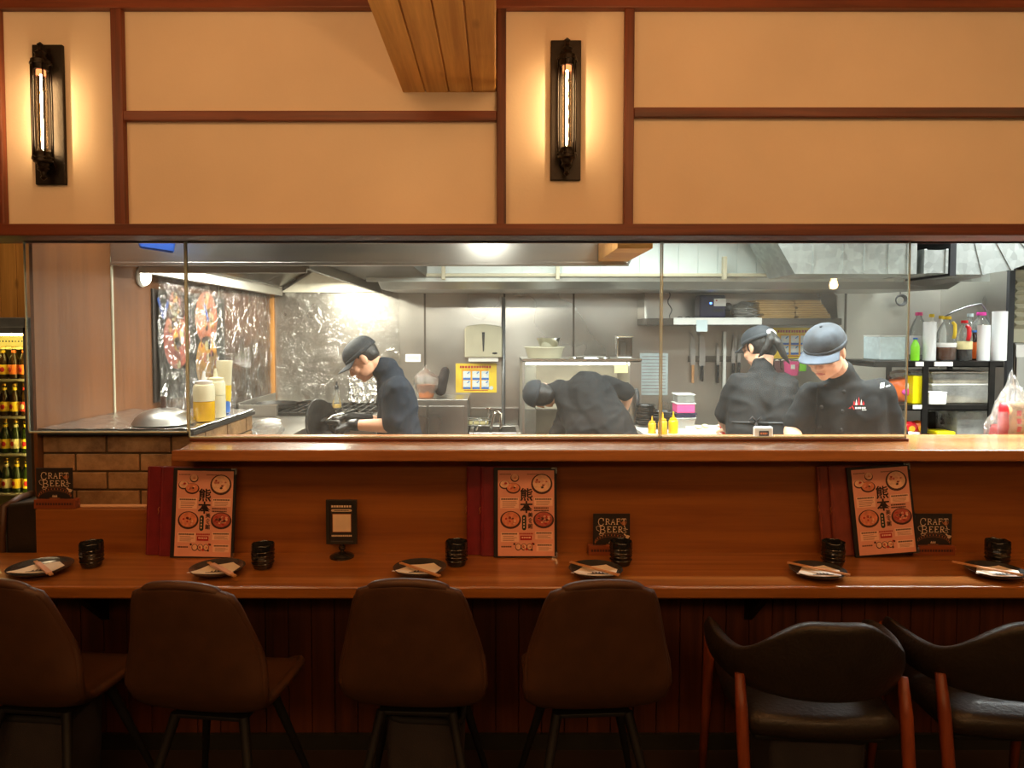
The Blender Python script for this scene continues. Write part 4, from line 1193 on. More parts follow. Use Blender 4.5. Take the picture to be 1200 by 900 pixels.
squeeze('squeeze_bottle', 'squeeze bottle half full of yellow oil on the brick counter', 238, 492, 3.10, 0.045, 0.17, 0.085, 'oil', 'squeeze bottles on the brick counter')
squeeze('squeeze_bottle', 'white squeeze bottle just behind the yellow oil bottle', 252, 492, 3.23, 0.042, 0.175, 0.10, 'milky', 'squeeze bottles on the brick counter')
q = V((PX(262.5, 3.42), 3.42, bz1))
sb = thing('sauce_bottle', 'upturned cream sauce bottle with yellow and blue label behind the squeeze bottles', 'bottle', q)
MB().lathe([(0.022, 0.0), (0.024, 0.006), (0.024, 0.05), (0.026, 0.055)], q, 20).build('cap', M['blue'], sb, 40)
MB().lathe([(0.026, 0.05), (0.030, 0.07), (0.032, 0.13), (0.026, 0.131)], q, 20, sx=1.0, sy=0.7).build('label', M['yellow'], sb, 40)
MB().lathe([(0.032, 0.131), (0.036, 0.20), (0.040, 0.245), (0.038, 0.25), (0.0, 0.25)], q, 20, sx=1.0, sy=0.6).build('body', M['milky'], sb, 40)

# ================================================================== side wall dressing
fp = thing('food_poster', 'dark board with three dish pictures on the brown side wall', 'poster', (KX0, 4.3, 1.5))
ya_, yb_ = 1.86*832/402, 1.86*832/318
MB().box((KX0 + 0.001, ya_, PZ(472, ya_) - 0.0), (KX0 + 0.010, yb_, PZ(338, ya_))).build('board', M['sign_black'], fp)
b = MB()
Hh = PZ(338, ya_) - PZ(472, ya_)
s = Sheet(b, (KX0 + 0.010, ya_, PZ(472, ya_)), (0, 1, 0), (0, 0, 1), yb_ - ya_, Hh, 0.0006)
s.rect(0.03, 0.03, 0.97, 0.97, 3, 0)
for u, v, r_, mi in ((0.28, 0.55, 0.17, 1), (0.70, 0.76, 0.17, 0), (0.70, 0.30, 0.17, 4), (0.26, 0.84, 0.12, 5)):
    s.disc(u, v, r_, mi, 1, 24, 1.0)
    for k in range(26):
        a = random.uniform(0, 6.28); q_ = random.uniform(0, 0.85)*r_
        s.disc(u + q_*math.cos(a), v + q_*math.sin(a)*s.w/s.h, random.uniform(0.012, 0.035), random.choice([0, 1, 2, 4, 5]), 2, 8)
b.build('dish_pictures', [M['bowl_m'], M['redfood'], M['lab_w'], M['green_ink'], M['mustard'], M['bowl_d']], fp, fix=False)
for yy, zz, a in ((3.93, 1.73, 0.5), (3.99, 1.72, -0.6), (4.55, 1.72, 0.5)):
    R = Matrix.Rotation(a, 3, 'X')
    MB().box((KX0 + 0.0125, yy - 0.012, zz - 0.06), (KX0 + 0.0145, yy + 0.012, zz + 0.06), 0, R).build('blue_tape_strip', M['blue_tape'], fp)
def film(name, label, fn, nu, nv, loc):
    r = thing(name, label, 'plastic film', loc)
    MB().grid(fn, nu, nv).build('film_sheet', M['film'], r, True, fix=False)
    return r
def ridged(p, s): return (1 - abs(noise.noise(p * s))*2.2)
def wr(a, b_, k):
    p = V((a, b_, k))
    return max(0, ridged(p, 3.0) - 0.55)*0.016 + max(0, ridged(V((a*0.7 + b_, b_*0.5 - a*0.6, k + 5)), 5.0) - 0.5)*0.012
film('cling_film', 'crinkled clear film stretched over the brown side wall and poster', lambda u, v: V((KX0 + 0.020 + wr(u*1.9, v*0.9, 0), 3.88 + 1.95*u, 1.02 + 0.92*v)), 110, 70, (KX0, 4.8, 1.1))
film('cling_film', 'crinkled clear film stretched over the back wall behind the stove', lambda u, v: V((KX0 + 0.05 + u*(PX(468, YB) - KX0 - 0.05), YB - 0.012 - wr(u*1.3, v*0.9, 9), 1.02 + 0.92*v)), 110, 80, (-1.3, YB, 1.1))

# ================================================================== stove side
sv = thing('gas_range', 'steel gas range with black grates in the back left corner', 'stove', (-1.3, 5.45, 0))
MB().box((KX0 + 0.03, 5.02, 0), (-0.86, YB - 0.02, 0.99)).build('body', M['steel'], sv, bevel=0.004)
MB().box((KX0 + 0.03, 5.02, 0.992), (-1.55, 5.06, 1.075)).box((KX0 + 0.03, 5.02, 0.99), (KX0 + 0.045, YB - 0.03, 1.09)).build('splash_rail', M['steel'], sv, bevel=0.002)
b = MB()
for k in range(12):
    x = -1.60 + k*0.062
    b.box((x, 5.05, 1.002), (x + 0.012, 5.75, 1.022))
for y in (5.05, 5.28, 5.50, 5.74): b.box((-1.62, y, 0.994), (-0.88, y + 0.014, 1.018))
b.build('grate', M['wok'], sv, bevel=0.002)
for k in range(4):
    MB().cone((-1.45 + k*0.2, 5.02, 0.90), (-1.45 + k*0.2, 4.985, 0.90), 0.024, 0.020, 14).build('knob', M['dark'], sv, 40)
MB().box((-1.55, 5.005, 0.16), (-0.80, 5.02, 0.80)).build('oven_door', M['steel'], sv, bevel=0.004)
pan = thing('griddle_pan', 'black cast pan resting on the stove grate', 'pan', (PX(322, 5.35), 5.35, 1.024))
q = V((PX(322, 5.35), 5.35, 1.024))
MB().lathe([(0.15, 0), (0.17, 0.01), (0.175, 0.035), (0.168, 0.035), (0.15, 0.012), (0, 0.010)], q, 28).build('pan_body', M['wok'], pan, 40)
MB().tube([q + V((0.16, -0.02, 0.03)), q + V((0.26, -0.05, 0.05)), q + V((0.34, -0.07, 0.055))], 0.010, 8).build('handle', M['wok'], pan, True)
q = V((PX(394, 5.3), 5.3, 1.024))
ob = thing('oil_cruet', 'small clear oil bottle with dark pourer on the stove', 'bottle', q)
MB().lathe([(0.036, 0), (0.040, 0.006), (0.038, 0.03), (0.026, 0.07), (0.013, 0.10), (0.011, 0.14)], q, 20).build('glass_body', M['pet'], ob, 40)
MB().lathe([(0.034, 0.004), (0.034, 0.028), (0.0, 0.029)], q, 18).build('oil', M['oil'], ob, 40)
MB().lathe([(0.014, 0.14), (0.014, 0.165), (0.007, 0.172), (0.005, 0.20), (0.0, 0.201)], q, 14).build('pourer', M['dark'], ob, 40)
fo = thing('foil_screen', 'sheet of crumpled foil standing behind the cook with the wok', 'foil', (PX(428, 5.7), 5.7, 1.024))
MB().grid(lambda u, v: V((PX(408 + 36*u, 5.7), 5.72 + 0.02*noise.noise(V((u*9, v*11, 1))) + 0.012*noise.noise(V((u*23, v*27, 4))), 1.022 + (PZ(432, 5.7) - 1.022)*v)), 30, 40).build('foil_sheet', M['foil'], fo, False, solid=0.002)
sc_ = thing('side_counter', 'low steel counter between the brick counter and the stove', 'counter', (-1.5, 4.2, 0))
MB().box((KX0 + 0.02, 3.63, 0), (-1.22, 4.98, 0.965)).build('cabinet', M['steel'], sc_, bevel=0.003)
MB().box((KX0 + 0.02, 3.62, 0.966), (-1.20, 4.98, 0.99)).build('worktop', M['steel'], sc_, bevel=0.004)
def bagmesh(c_, rx, ry, rz, seed, n=28, m=18, fz=None):
    b = MB()
    def fn(u, v):
        a = 2*PI*u; t = PI*(0.02 + 0.96*v)
        d = V((math.sin(t)*math.cos(a), math.sin(t)*math.sin(a), -math.cos(t)))
        k = 1 + 0.16*noise.noise(d*2.2 + V((seed, 0, 0))) + 0.10*(1 - abs(noise.noise(d*5 + V((0, seed, 0))))*2)
        p = V((d.x*rx*k, d.y*ry*k, d.z*rz*(k if d.z > 0 else 1)))
        if fz: p = fz(p, v)
        return V(c_) + p
    b.grid(fn, n, m, 0, True)
    return b
cb = thing('crumpled_bag', 'crumpled white plastic bag beside the brick counter end', 'bag', (PX(312, 3.95), 3.95, 0.99))
bagmesh((PX(312, 3.95), 3.95, 1.05), 0.085, 0.07, 0.06, 3).build('bag_film', M['bag'], cb, True)

# ================================================================== back wall, left and middle
def sheet_thing(name, label, cat, px0, py0, px1, py1, Y, base, mats, draw, parts='printed_sheet', t=0.002):
    o = V((PX(px0, Y), Y, PZ(py1, Y))); w = PX(px1, Y) - PX(px0, Y); h = PZ(py0, Y) - PZ(py1, Y)
    b = MB().box(o, o + V((w, t, h)), 0)
    s = Sheet(b, o, (1, 0, 0), (0, 0, 1), w, h, 0.0008)
    draw(s)
    return tag(b.build(name, [M[k] for k in [base] + mats], None, fix=False), label, cat)
def wash_poster(s):
    s.rect(0.14, 0.12, 0.80, 0.80, 4, 1)
    s.lines(0.10, 0.86, 0.93, 0.83, 1, 1, 0.8)
    for i in range(3):
        for j in range(2):
            u, v = 0.18 + i*0.225, 0.44 - j*0.32
            s.rect(u, v, u + 0.18, v + 0.30, 3, 2); s.rect(u, v, u + 0.18, v + 0.07, 2, 3)
            s.disc(u + 0.08, v + 0.17, 0.05, 5, 3, 10); s.stroke([(u + 0.10, v + 0.2), (u + 0.16, v + 0.28)], 0.008, 2, 3)
    s.lines(0.2, 0.8, 0.10, 0.05, 1, 1, 0.6)
    s.disc(0.87, 0.16, 0.05, 3, 2, 10)
pm = ['red', 'blue', 'sky', 'mustard', 'paper']
sheet_thing('wash_poster', 'yellow poster with six blue captioned pictures above the sink taps', 'poster', 534, 426, 582, 460, YB - 0.006, 'yellow', pm, wash_poster)
sheet_thing('wash_poster', 'yellow poster with six blue captioned pictures between the two capped cooks', 'poster', 906, 384, 957, 420, YB - 0.006, 'yellow', pm, wash_poster)
sheet_thing('paper_list', 'pale blue printed list taped to the back wall right of the bending cook', 'paper', 750, 414, 783, 463, YB - 0.006, 'tape', ['ink_s'], lambda s: s.lines(0.08, 0.92, 0.96, 0.04, 12, 1, 0.16))
sheet_thing('wall_label', 'small white label on the steel wall right of the wok cook', 'label', 475, 415, 493, 424, YB - 0.006, 'paper', ['ink_s'], lambda s: s.lines(0.1, 0.9, 0.8, 0.2, 2, 1, 0.2))

td = thing('towel_dispenser', 'beige paper towel dispenser above the yellow poster', 'dispenser', (PX(566, 5.8), 5.85, PZ(420, 5.8)))
Yd = 5.76
o0, o1 = P(544.5, 419, Yd), P(588.5, 382, Yd)
MB().poly([(o0.x, Yd, o0.z), (o1.x, Yd, o0.z), (o1.x, Yd + 0.0, o1.z - 0.02), (o1.x - 0.02, Yd, o1.z + 0.0), ((o0.x + o1.x)/2, Yd, o1.z + 0.018), (o0.x + 0.02, Yd, o1.z), (o0.x, Yd, o1.z - 0.02)], (0, YB - Yd - 0.001, 0)).build('housing', M['beige'], td, bevel=0.010)
xm = (o0.x + o1.x)/2
MB().poly([(xm - 0.012, Yd - 0.002, o1.z - 0.05), (xm + 0.012, Yd - 0.002, o1.z - 0.05), (xm + 0.005, Yd - 0.002, o0.z + 0.05), (xm - 0.005, Yd - 0.002, o0.z + 0.05)], (0, 0.002, 0)).build('sight_slot', M['dark'], td)
MB().ell((o1.x - 0.06, Yd - 0.001, o0.z + 0.035), (0.022, 0.003, 0.009)).build('badge', M['dark'], td, True)
MB().box((o0.x + 0.03, Yd + 0.02, o0.z - 0.035), (o1.x - 0.03, Yd + 0.05, o0.z - 0.001)).build('paper_tongue', M['paper'], td, bevel=0.003)

cab = thing('back_cabinet', 'low steel cabinet against the back wall behind the wok cook', 'cabinet', (PX(505, 5.55), 5.6, 0))
cz = PZ(468, 5.45)
MB().box((PX(455, 5.45), 5.45, 0), (PX(548, 5.45), YB - 0.01, cz)).build('body', M['steel'], cab, bevel=0.006)
for k in (0, 1):
    xx = PX(458 + 44*k, 5.44)
    MB().box((xx, 5.435, 0.12), (xx + 0.27, 5.449, cz - 0.05)).build('door', M['steel'], cab, bevel=0.003)
gb = thing('food_bag', 'white plastic bag knotted over a brown tub on the steel cabinet', 'bag', (PX(499, 5.55), 5.6, cz))
q = V((PX(499, 5.6), 5.62, cz + 0.002))
MB().lathe([(0.055, 0), (0.058, 0.004), (0.075, 0.10), (0.0, 0.102)], q, 20).build('tub', M['copper_ink'], gb, 40)
def knot(p, v):
    if v > 0.62: k = 1 - min(1, (v - 0.62)/0.18)*0.72; p.x *= k; p.y *= k
    if v > 0.84: k = 1 + (v - 0.84)*9; p.x *= k; p.y *= k
    return p
bagmesh(q + V((0, 0, 0.12)), 0.090, 0.08, 0.125, 8, fz=knot).build('bag_film', M['bag'], gb, True)
ov = thing('oven_mitt', 'dark oven mitt leaning beside the white plastic bag', 'mitt', (PX(518, 5.6), 5.7, cz))
q = V((PX(518, 5.7), 5.72, cz))
blob_build('mitt_body', MB().cap(q + V((-0.015, 0, 0.05)), q + V((0.02, 0.04, 0.20)), 0.048, 0.038).cap(q + V((-0.02, 0, 0.08)), q + V((-0.06, 0.02, 0.14)), 0.026, 0.020), M['basket'], ov, 0.01)

# sink with two taps
sk = thing('sink', 'steel sink counter below the yellow poster', 'sink', (PX(570, 5.5), 5.55, 0))
kz = PZ(506, 5.45)
x0, x1 = PX(550, 5.45), PX(610, 5.45)
b = MB()
b.box((x0, 5.40, 0), (x0 + 0.03, YB - 0.01, kz)).box((x1 - 0.03, 5.40, 0), (x1, YB - 0.01, kz)).box((x0 + 0.03, 5.40, 0), (x1 - 0.03, 5.44, kz)).box((x0 + 0.03, 5.80, 0), (x1 - 0.03, YB - 0.01, kz)).box((x0 + 0.03, 5.44, 0), (x1 - 0.03, 5.80, kz - 0.2))
b.build('basin', M['steel'], sk, bevel=0.006)
MB().box((x0, YB - 0.03, kz + 0.001), (x1, YB - 0.01, kz + 0.14)).build('splashback', M['steel'], sk, bevel=0.003)
for px, lab in ((541, 'left'), (573, 'right')):
    p = P(px, 485, 5.865)
    b = MB()
    if px < 560:
        b.tube([p + V((0, 0, 0.0)), p + V((0, -0.08, 0.0)), p + V((-0.015, -0.15, -0.01)), p + V((-0.025, -0.17, -0.06))], 0.011, 10)
        b.tube([p + V((-0.025, -0.17, -0.05)), p + V((-0.03, -0.17, -0.10))], 0.008, 10)
    else:
        b.tube([p, p + V((0.0, -0.08, 0.0)), p + V((-0.02, -0.15, -0.06)), p + V((-0.09, -0.22, -0.085)), p + V((-0.10, -0.225, -0.11))], 0.011, 10)
    b.cone(p + V((0, -0.06, 0)), p + V((0, -0.06, 0.05)), 0.013, 0.010, 12)
    b.box(p + V((-0.028, -0.068, 0.045)), p + V((0.028, -0.052, 0.058)))
    t_ = tag(b.build('tap', M['chrome'], None, 40, bevel=0.002), ('short chrome tap at the left of the sink' if px < 560 else 'chrome tap with long spout above the sink'), 'tap')
hp = [P(573, 512, 5.5), P(576, 498, 5.5), P(579, 486, 5.5), P(583, 482, 5.5), P(587, 485, 5.5), P(587, 498, 5.5), P(585, 516, 5.5)]
tag(MB().tube(hp, 0.012, 8).build('rinse_hose', M['chrome'], None, True), 'bent chrome rinse hose standing up in the sink', 'hose')
sp = V((PX(562, 5.62), 5.62, kz))
stx = thing('dish_rack', 'small wire rack holding a green sponge on the sink', 'rack', sp)
b = MB()
for zz in (0.03, 0.075): b.tube([sp + V((-0.10, -0.05, zz)), sp + V((0.10, -0.05, zz)), sp + V((0.10, 0.06, zz)), sp + V((-0.10, 0.06, zz))], 0.006, 6, closed=True)
for k in range(5): b.tube([sp + V((-0.10 + k*0.05, -0.05, 0.075)), sp + V((-0.10 + k*0.05, -0.05, 0.03)), sp + V((-0.10 + k*0.05, 0.06, 0.03)), sp + V((-0.10 + k*0.05, 0.06, 0.075))], 0.004, 6)
for sx in (-0.1, 0.1): b.tube([sp + V((sx, 0.06, 0.0)), sp + V((sx, 0.06, 0.075))], 0.006, 6); b.tube([sp + V((sx, -0.05, 0.0)), sp + V((sx, -0.05, 0.075))], 0.006, 6)
b.build('wire_frame', M['chrome'], stx, True)
tag(MB().box(sp + V((-0.085, -0.04, 0.036)), sp + V((0.07, 0.045, 0.070))).build('sponge', M['green_sponge'] if 'green_sponge' in M else M['lab_w'], None, bevel=0.01), 'pale yellow green sponge lying in the wire rack', 'sponge')
tag(MB().tube([(PX(590, 5.86), 5.87, 0.5), (PX(590, 5.86), 5.87, 1.1), (PX(590, 5.86), 5.87, 1.88)], 0.016, 12).build('water_pipe', M['fridge_out'], None, True), 'grey vertical pipe right of the towel dispenser', 'pipe')

# oven cabinet with open lit inside
oc = thing('food_cabinet', 'steel glass fronted cabinet the bending cook reaches into', 'cabinet', (PX(682, 5.1), 5.3, 0))
Yo = 5.10
x0, x1 = PX(612, Yo), PX(752, Yo)
oz = PZ(421.5, Yo)
b = MB()
b.box((x0, Yo, 0.3), (x0 + 0.02, Yo + 0.55, oz)).box((x1 - 0.085, Yo, 0.3), (x1, Yo + 0.55, oz)).box((x0, Yo, oz - 0.02), (x1, Yo + 0.55, oz + 0.002)).box((x0, Yo + 0.53, 0.3), (x1, Yo + 0.55, oz)).box((x0, Yo, 0.0), (x1, Yo + 0.55, 0.5))
b.build('carcass', M['steel'], oc, bevel=0.003)
MB().box((x0 + 0.021, Yo + 0.505, 0.52), (x1 - 0.087, Yo + 0.529, oz - 0.022)).build('inner_liner', M['kwhite'], oc)
MB().box((x0 + 0.03, Yo + 0.06, oz - 0.040), (x1 - 0.10, Yo + 0.11, oz - 0.024)).build('inner_lamp', M['lamp_on'], oc)
for zz in (0.78, 1.02): MB().box((x0 + 0.022, Yo + 0.10, zz), (x1 - 0.088, Yo + 0.50, zz + 0.008)).build('wire_shelf', M['steel'], oc)
MB().box((x0 + 0.02, Yo + 0.002, 0.5), (x0 + 0.10, Yo + 0.010, oz - 0.02)).build('door_glass', M['pet'], oc)
MB().box((x0, Yo - 0.006, oz - 0.008), (x1, Yo, oz + 0.006)).build('edge_trim', M['silver'], oc)
MB().tube([(PX(746, Yo), Yo - 0.006, PZ(503, Yo)), (PX(746, Yo), Yo - 0.04, PZ(498, Yo)), (PX(746, Yo), Yo - 0.045, PZ(480, Yo)), (PX(746, Yo), Yo - 0.04, PZ(462, Yo)), (PX(746, Yo), Yo - 0.006, PZ(457, Yo))], 0.016, 10).build('black_handle', M['dark'], oc, True)
MB().box((PX(720, Yo), Yo - 0.002, PZ(437, Yo)), (PX(736, Yo), Yo, PZ(427, Yo))).build('sticker', M['lab_w'], oc)
MB().box((PX(727, Yo), Yo - 0.002, PZ(453, Yo)), (PX(737, Yo), Yo, PZ(448, Yo))).build('control_plate', M['dark'], oc)
q = V((PX(638, 5.3), 5.3, oz + 0.003))
tr = thing('basin', 'pale plastic basin on top of the food cabinet', 'basin', q)
R_ = 23/832*5.3
MB().lathe([(R_*0.8, 0), (R_*0.84, 0.004), (R_*0.98, 0.075), (R_*1.05, 0.082), (R_*1.03, 0.086), (R_*0.95, 0.080), (R_*0.8, 0.012), (0, 0.010)], q, 32).build('basin_body', M['beige'], tr, 40)
q2 = q + V((0.03, 0, 0.085))
b = MB().lathe([(0.06, 0), (0.066, 0.004), (0.088, 0.06), (0.092, 0.066), (0.086, 0.06), (0.06, 0.008), (0, 0.006)], q2, 28)
tag(b.build('steel_bowl', M['chrome'], None, 40), 'shiny steel bowl standing on the pale plastic basin', 'bowl')
q3 = V((PX(731, 5.3), 5.3, oz + 0.003))
w_ = 9/832*5.3
bm_ = thing('steel_canister', 'tall open steel canister on the right of the food cabinet top', 'container', q3)
MB().box(q3 + V((-w_, -0.05, 0)), q3 + V((w_, 0.06, 0.165))).build('canister', M['chrome'], bm_, bevel=0.012, seg=3)
MB().box(q3 + V((-w_ - 0.006, -0.056, 0.160)), q3 + V((w_ + 0.006, 0.066, 0.172))).build('rim', M['chrome'], bm_, bevel=0.004)
MB().box(q3 + V((-w_*0.6, -0.053, 0.02)), q3 + V((w_*0.1, -0.0502, 0.12))).build('painted_shadow', M['steel_dark'], bm_)  # dark strip painted on as shadow, no opening there
q4 = V((PX(690, 5.3), 5.26, oz + 0.003))
tag(MB().lathe([(0.150, 0), (0.156, 0.002), (0.150, 0.010), (0.10, 0.018), (0, 0.022)], q4, 32, sy=0.6).build('pot_lid', M['chrome'], None, 40), 'flat steel pot lid between basin and canister', 'lid')

# ================================================================== wall shelf and what is on it
ws = thing('wall_shelf', 'steel wall shelf carrying cardboard and a small device', 'shelf', (PX(880, 5.6), 5.7, PZ(381, 5.55)))
sz0, sz1 = PZ(381, 5.55), PZ(373, 5.55)
xs0, xs1 = PX(757, 5.55), PX(986, 5.55)
MB().box((xs0, 5.55, sz0), (xs1, YB - 0.005, sz1)).build('shelf_board', M['steel_dark'], ws, bevel=0.003)
MB().box((PX(789, 5.55), 5.543, sz0 + 0.004), (PX(892, 5.55), 5.549, sz1 + 0.004)).build('white_edge_strip', M['white'], ws)
zt = PZ(340, 5.55)
for x in (xs0, xs1 - 0.012):
    MB().poly([(x, 5.60, sz1), (x, YB - 0.005, sz1), (x, YB - 0.005, zt), (x, 5.70, zt), (x, 5.62, zt - 0.05)], (0.012, 0, 0)).build('side_cheek', M['copper_steel'] if 'copper_steel' in M else M['steel_wall'], ws)
MB().tube([(xs0, 5.72, zt), (PX(870, 5.72), 5.72, zt + 0.01), (xs1, 5.72, zt)], 0.010, 8).build('hanging_rail', M['steel_dark'], ws, True)
tag(MB().box((PX(816, 5.53), 5.534, PZ(388.5, 5.53)), (PX(829, 5.53), 5.536, PZ(375, 5.53))).build('note', M['tape'], None), 'small note taped to the white edge of the wall shelf', 'note')
q = V((PX(833, 5.68), 5.68, sz1 + 0.002))
dv = thing('label_printer', 'navy boxy device with a blue light and white label on the wall shelf', 'device', q)
MB().box(q + V((-0.105, -0.05, 0)), q + V((0.105, 0.12, 0.185))).build('case', M['navy'], dv, bevel=0.02, seg=3)
MB().box(q + V((0.005, -0.052, 0.095)), q + V((0.100, -0.0505, 0.155))).build('white_label', M['paper'], dv)
MB().box(q + V((0.02, -0.053, 0.135)), q + V((0.03, -0.0522, 0.145))).build('label_mark', M['red'], dv)
MB().ell(q + V((-0.02, -0.052, 0.118)), (0.010, 0.004, 0.008)).build('blue_light', emis('blue_led', (0.1, 0.25, 1.0), 6.0), dv, True)
MB().box(q + V((0.0, -0.0525, 0.05)), q + V((0.08, -0.0505, 0.075))).build('paper_slot', M['dark'], dv)
MB().ell(q + V((0.125, -0.02, 0.09)), (0.035, 0.04, 0.035)).build('side_knob', M['dark'], dv, True)
q = V((PX(874, 5.68), 5.69, sz1 + 0.002))
sg = thing('plastic_bags', 'heap of folded clear plastic bags beside the cardboard stack', 'bag', q)
def slump(p, v):
    p.z *= 1.0 if p.x < 0 else max(0.25, 1 - p.x*5)
    return p
bagmesh(q + V((0.0, 0, 0.055)), 0.105, 0.08, 0.075, 21, fz=lambda p, v: V((p.x, p.y, max(p.z, -0.053)))).build('bag_film', M['bag'], sg, True)
b = MB()
for k in range(5):
    b.grid(lambda u, v, k=k: q + V((-0.09 + u*0.18, -0.06 + 0.02*k*0.4 + v*0.10, 0.006 + k*0.018 + 0.010*noise.noise(V((u*3, v*3, k*2.3))))), 12, 6)
b.build('folded_layers', M['paper'], sg, True, solid=0.003)
tag(MB().tube([P(783 + 2*math.sin(i*1.3) + i*0.4, 341 + i*3.6, 5.62) for i in range(10)] + [P(792 + i*3, 374 - 3*abs(math.sin(i)), 5.62) for i in range(8)], 0.004, 6).build('cable', M['dark'], None, True), 'loose black cables hanging at the left end of the wall shelf', 'cable')
zs = sz1 + 0.002
hs = 0.018
names_ = ['bottom', 'second from bottom', 'third from bottom', 'fourth from bottom', 'fifth from bottom', 'sixth from bottom', 'seventh from bottom', 'topmost']
for side, (pa, pb_, ncount) in enumerate(((890, 928, 8), (930, 970, 8))):
    for k in range(ncount):
        dx = random.uniform(-0.02, 0.02) - (0.006*k if side == 0 else 0.004*k)
        xa_, xb_ = PX(pa, 5.66) + dx, PX(pb_, 5.66) + random.uniform(-0.01, 0.0) - (0.012*k if side else 0.0)
        o = MB()
        o.box((xa_, 5.60, zs + hs*k + 0.0005), (xb_, 5.84, zs + hs*k + 0.006), 0).box((xa_, 5.60, zs + hs*k + 0.011), (xb_, 5.84, zs + hs*k + 0.0165), 0)
        o.grid(lambda u, v: V((xa_ + (xb_ - xa_)*u, 5.603 + 0.0, zs + hs*k + 0.0085 + 0.0028*(1 if int(u*36) % 2 else -1) + 0.001*v)), 36, 1, 1)
        o.box((xa_ + 0.002, 5.606, zs + hs*k + 0.006), (xb_ - 0.002, 5.838, zs + hs*k + 0.011), 1)
        tag(o.build('folded_carton', [M['cardboard'], M['card_dark']], None), 'flattened brown carton, %s of the %s stack on the wall shelf' % (names_[k], 'left' if side == 0 else 'right'), 'carton', 'flattened cartons on the wall shelf')

# knives on a magnetic strip
yk = YB - 0.02
tag(MB().box((PX(806, YB), yk, PZ(424, YB)), (PX(862, YB), YB - 0.001, PZ(417, YB))).build('knife_strip', M['steel_dark'], None, bevel=0.002), 'dark magnetic knife strip on the back wall', 'rack')
def knife(px, top, mid, bot, w, hm, label, curve=0.0):
    q = V((PX(px, yk), yk - 0.008, PZ(mid, yk)))
    r = thing('kitchen_knife', label, 'knife', q, 'knives on the magnetic strip')
    H = PZ(top, yk) - q.z; L = q.z - PZ(bot, yk)
    pts = []
    for i in range(9):
        t = i/8
        pts.append(q + V((-w/2 + curve*t*t, 0.003, H*t)))
    for i in range(8, -1, -1):
        t = i/8
        pts.append(q + V((w/2*(1 - 0.9*max(0, (t-0.55)/0.45)**1.5) + curve*t*t - (w*0.9 if t > 0.999 else 0), 0.003, H*t*0.985)))
    MB().poly(pts, (0, 0.0025, 0)).build('blade', M['blade'], r)
    MB().box(q + V((-0.011, -0.006, -L)), q + V((0.011, 0.007, 0.004))).build('handle', M[hm], r, bevel=0.005)
    if hm == 'dark':
        MB().ell(q + V((0, -0.0065, -L*0.3)), 0.0035).ell(q + V((0, -0.0065, -L*0.65)), 0.0035).build('rivets', M['silver'], r)
    return r
knife(812, 388, 428, 449, 0.040, 'chop', 'long knife with pale wooden handle at the left end of the strip')
knife(823, 389, 429, 447, 0.050, 'dark', 'broad chef knife with black handle, second from the left of the strip')
knife(841.5, 402, 428, 449, 0.026, 'dark', 'narrow black handled knife left of the white conduit')
knife(859.5, 391, 426, 446, 0.034, 'dark', 'curved boning knife right of the white conduit', 0.02)
knife(866, 392, 425, 446, 0.026, 'dark', 'slim curved knife nearest the ponytailed cook', 0.02)
tag(MB().box((PX(846, YB), YB - 0.04, PZ(456, YB)), (PX(849.5, YB), YB - 0.021, PZ(388.5, YB))).build('cable_conduit', M['white'], None, bevel=0.003), 'white vertical conduit crossing the knife strip', 'conduit')
# rail with a pink cup under the right poster
rl = thing('utensil_rail', 'thin steel rail with hooks under the right yellow poster', 'rail', (PX(925, 5.85), 5.86, PZ(423, 5.85)))
MB().tube([(PX(900, 5.85), 5.85, PZ(422, 5.85)), (PX(950, 5.85), 5.85, PZ(422, 5.85))], 0.007, 8).build('bar', M['chrome'], rl, True)
for px in (906, 914, 940): MB().tube([(PX(px, 5.85), 5.84, PZ(421, 5.85)), (PX(px, 5.85), 5.83, PZ(425, 5.85)), (PX(px, 5.85), 5.83, PZ(431, 5.85)), (PX(px + 1.5, 5.85), 5.82, PZ(433, 5.85))], 0.005, 6).build('hook', M['dark'], rl, True)
q = V((PX(928, 5.8), 5.80, PZ(440, 5.8)))
pc = thing('pink_basket', 'pink plastic cup hanging from the utensil rail', 'cup', q)
MB().lathe([(0.050, 0), (0.054, 0.004), (0.064, 0.115), (0.060, 0.115), (0.048, 0.01), (0, 0.008)], q, 20, sy=0.6).build('cup_body', M['pink'], pc, 40)
MB().box(q + V((-0.02, -0.0385, 0.055)), q + V((0.012, -0.036, 0.09))).build('white_label', M['paper'], pc)
MB().tube([q + V((0, 0.03, 0.105)), q + V((0, 0.045, 0.135)), q + V((0, 0.062, 0.125))], 0.004, 6).build('hanger', M['pink'], pc, True)
q = V((PX(941, 5.8), 5.81, PZ(435, 5.8)))
tag(MB().lathe([(0.03, 0), (0.034, 0.003), (0.036, 0.07), (0.012, 0.085), (0.012, 0.10), (0, 0.10)], q, 16, sy=0.6).build('green_bottle', M['green'], None, 40), 'lime green bottle beside the pink cup under the right poster', 'bottle')

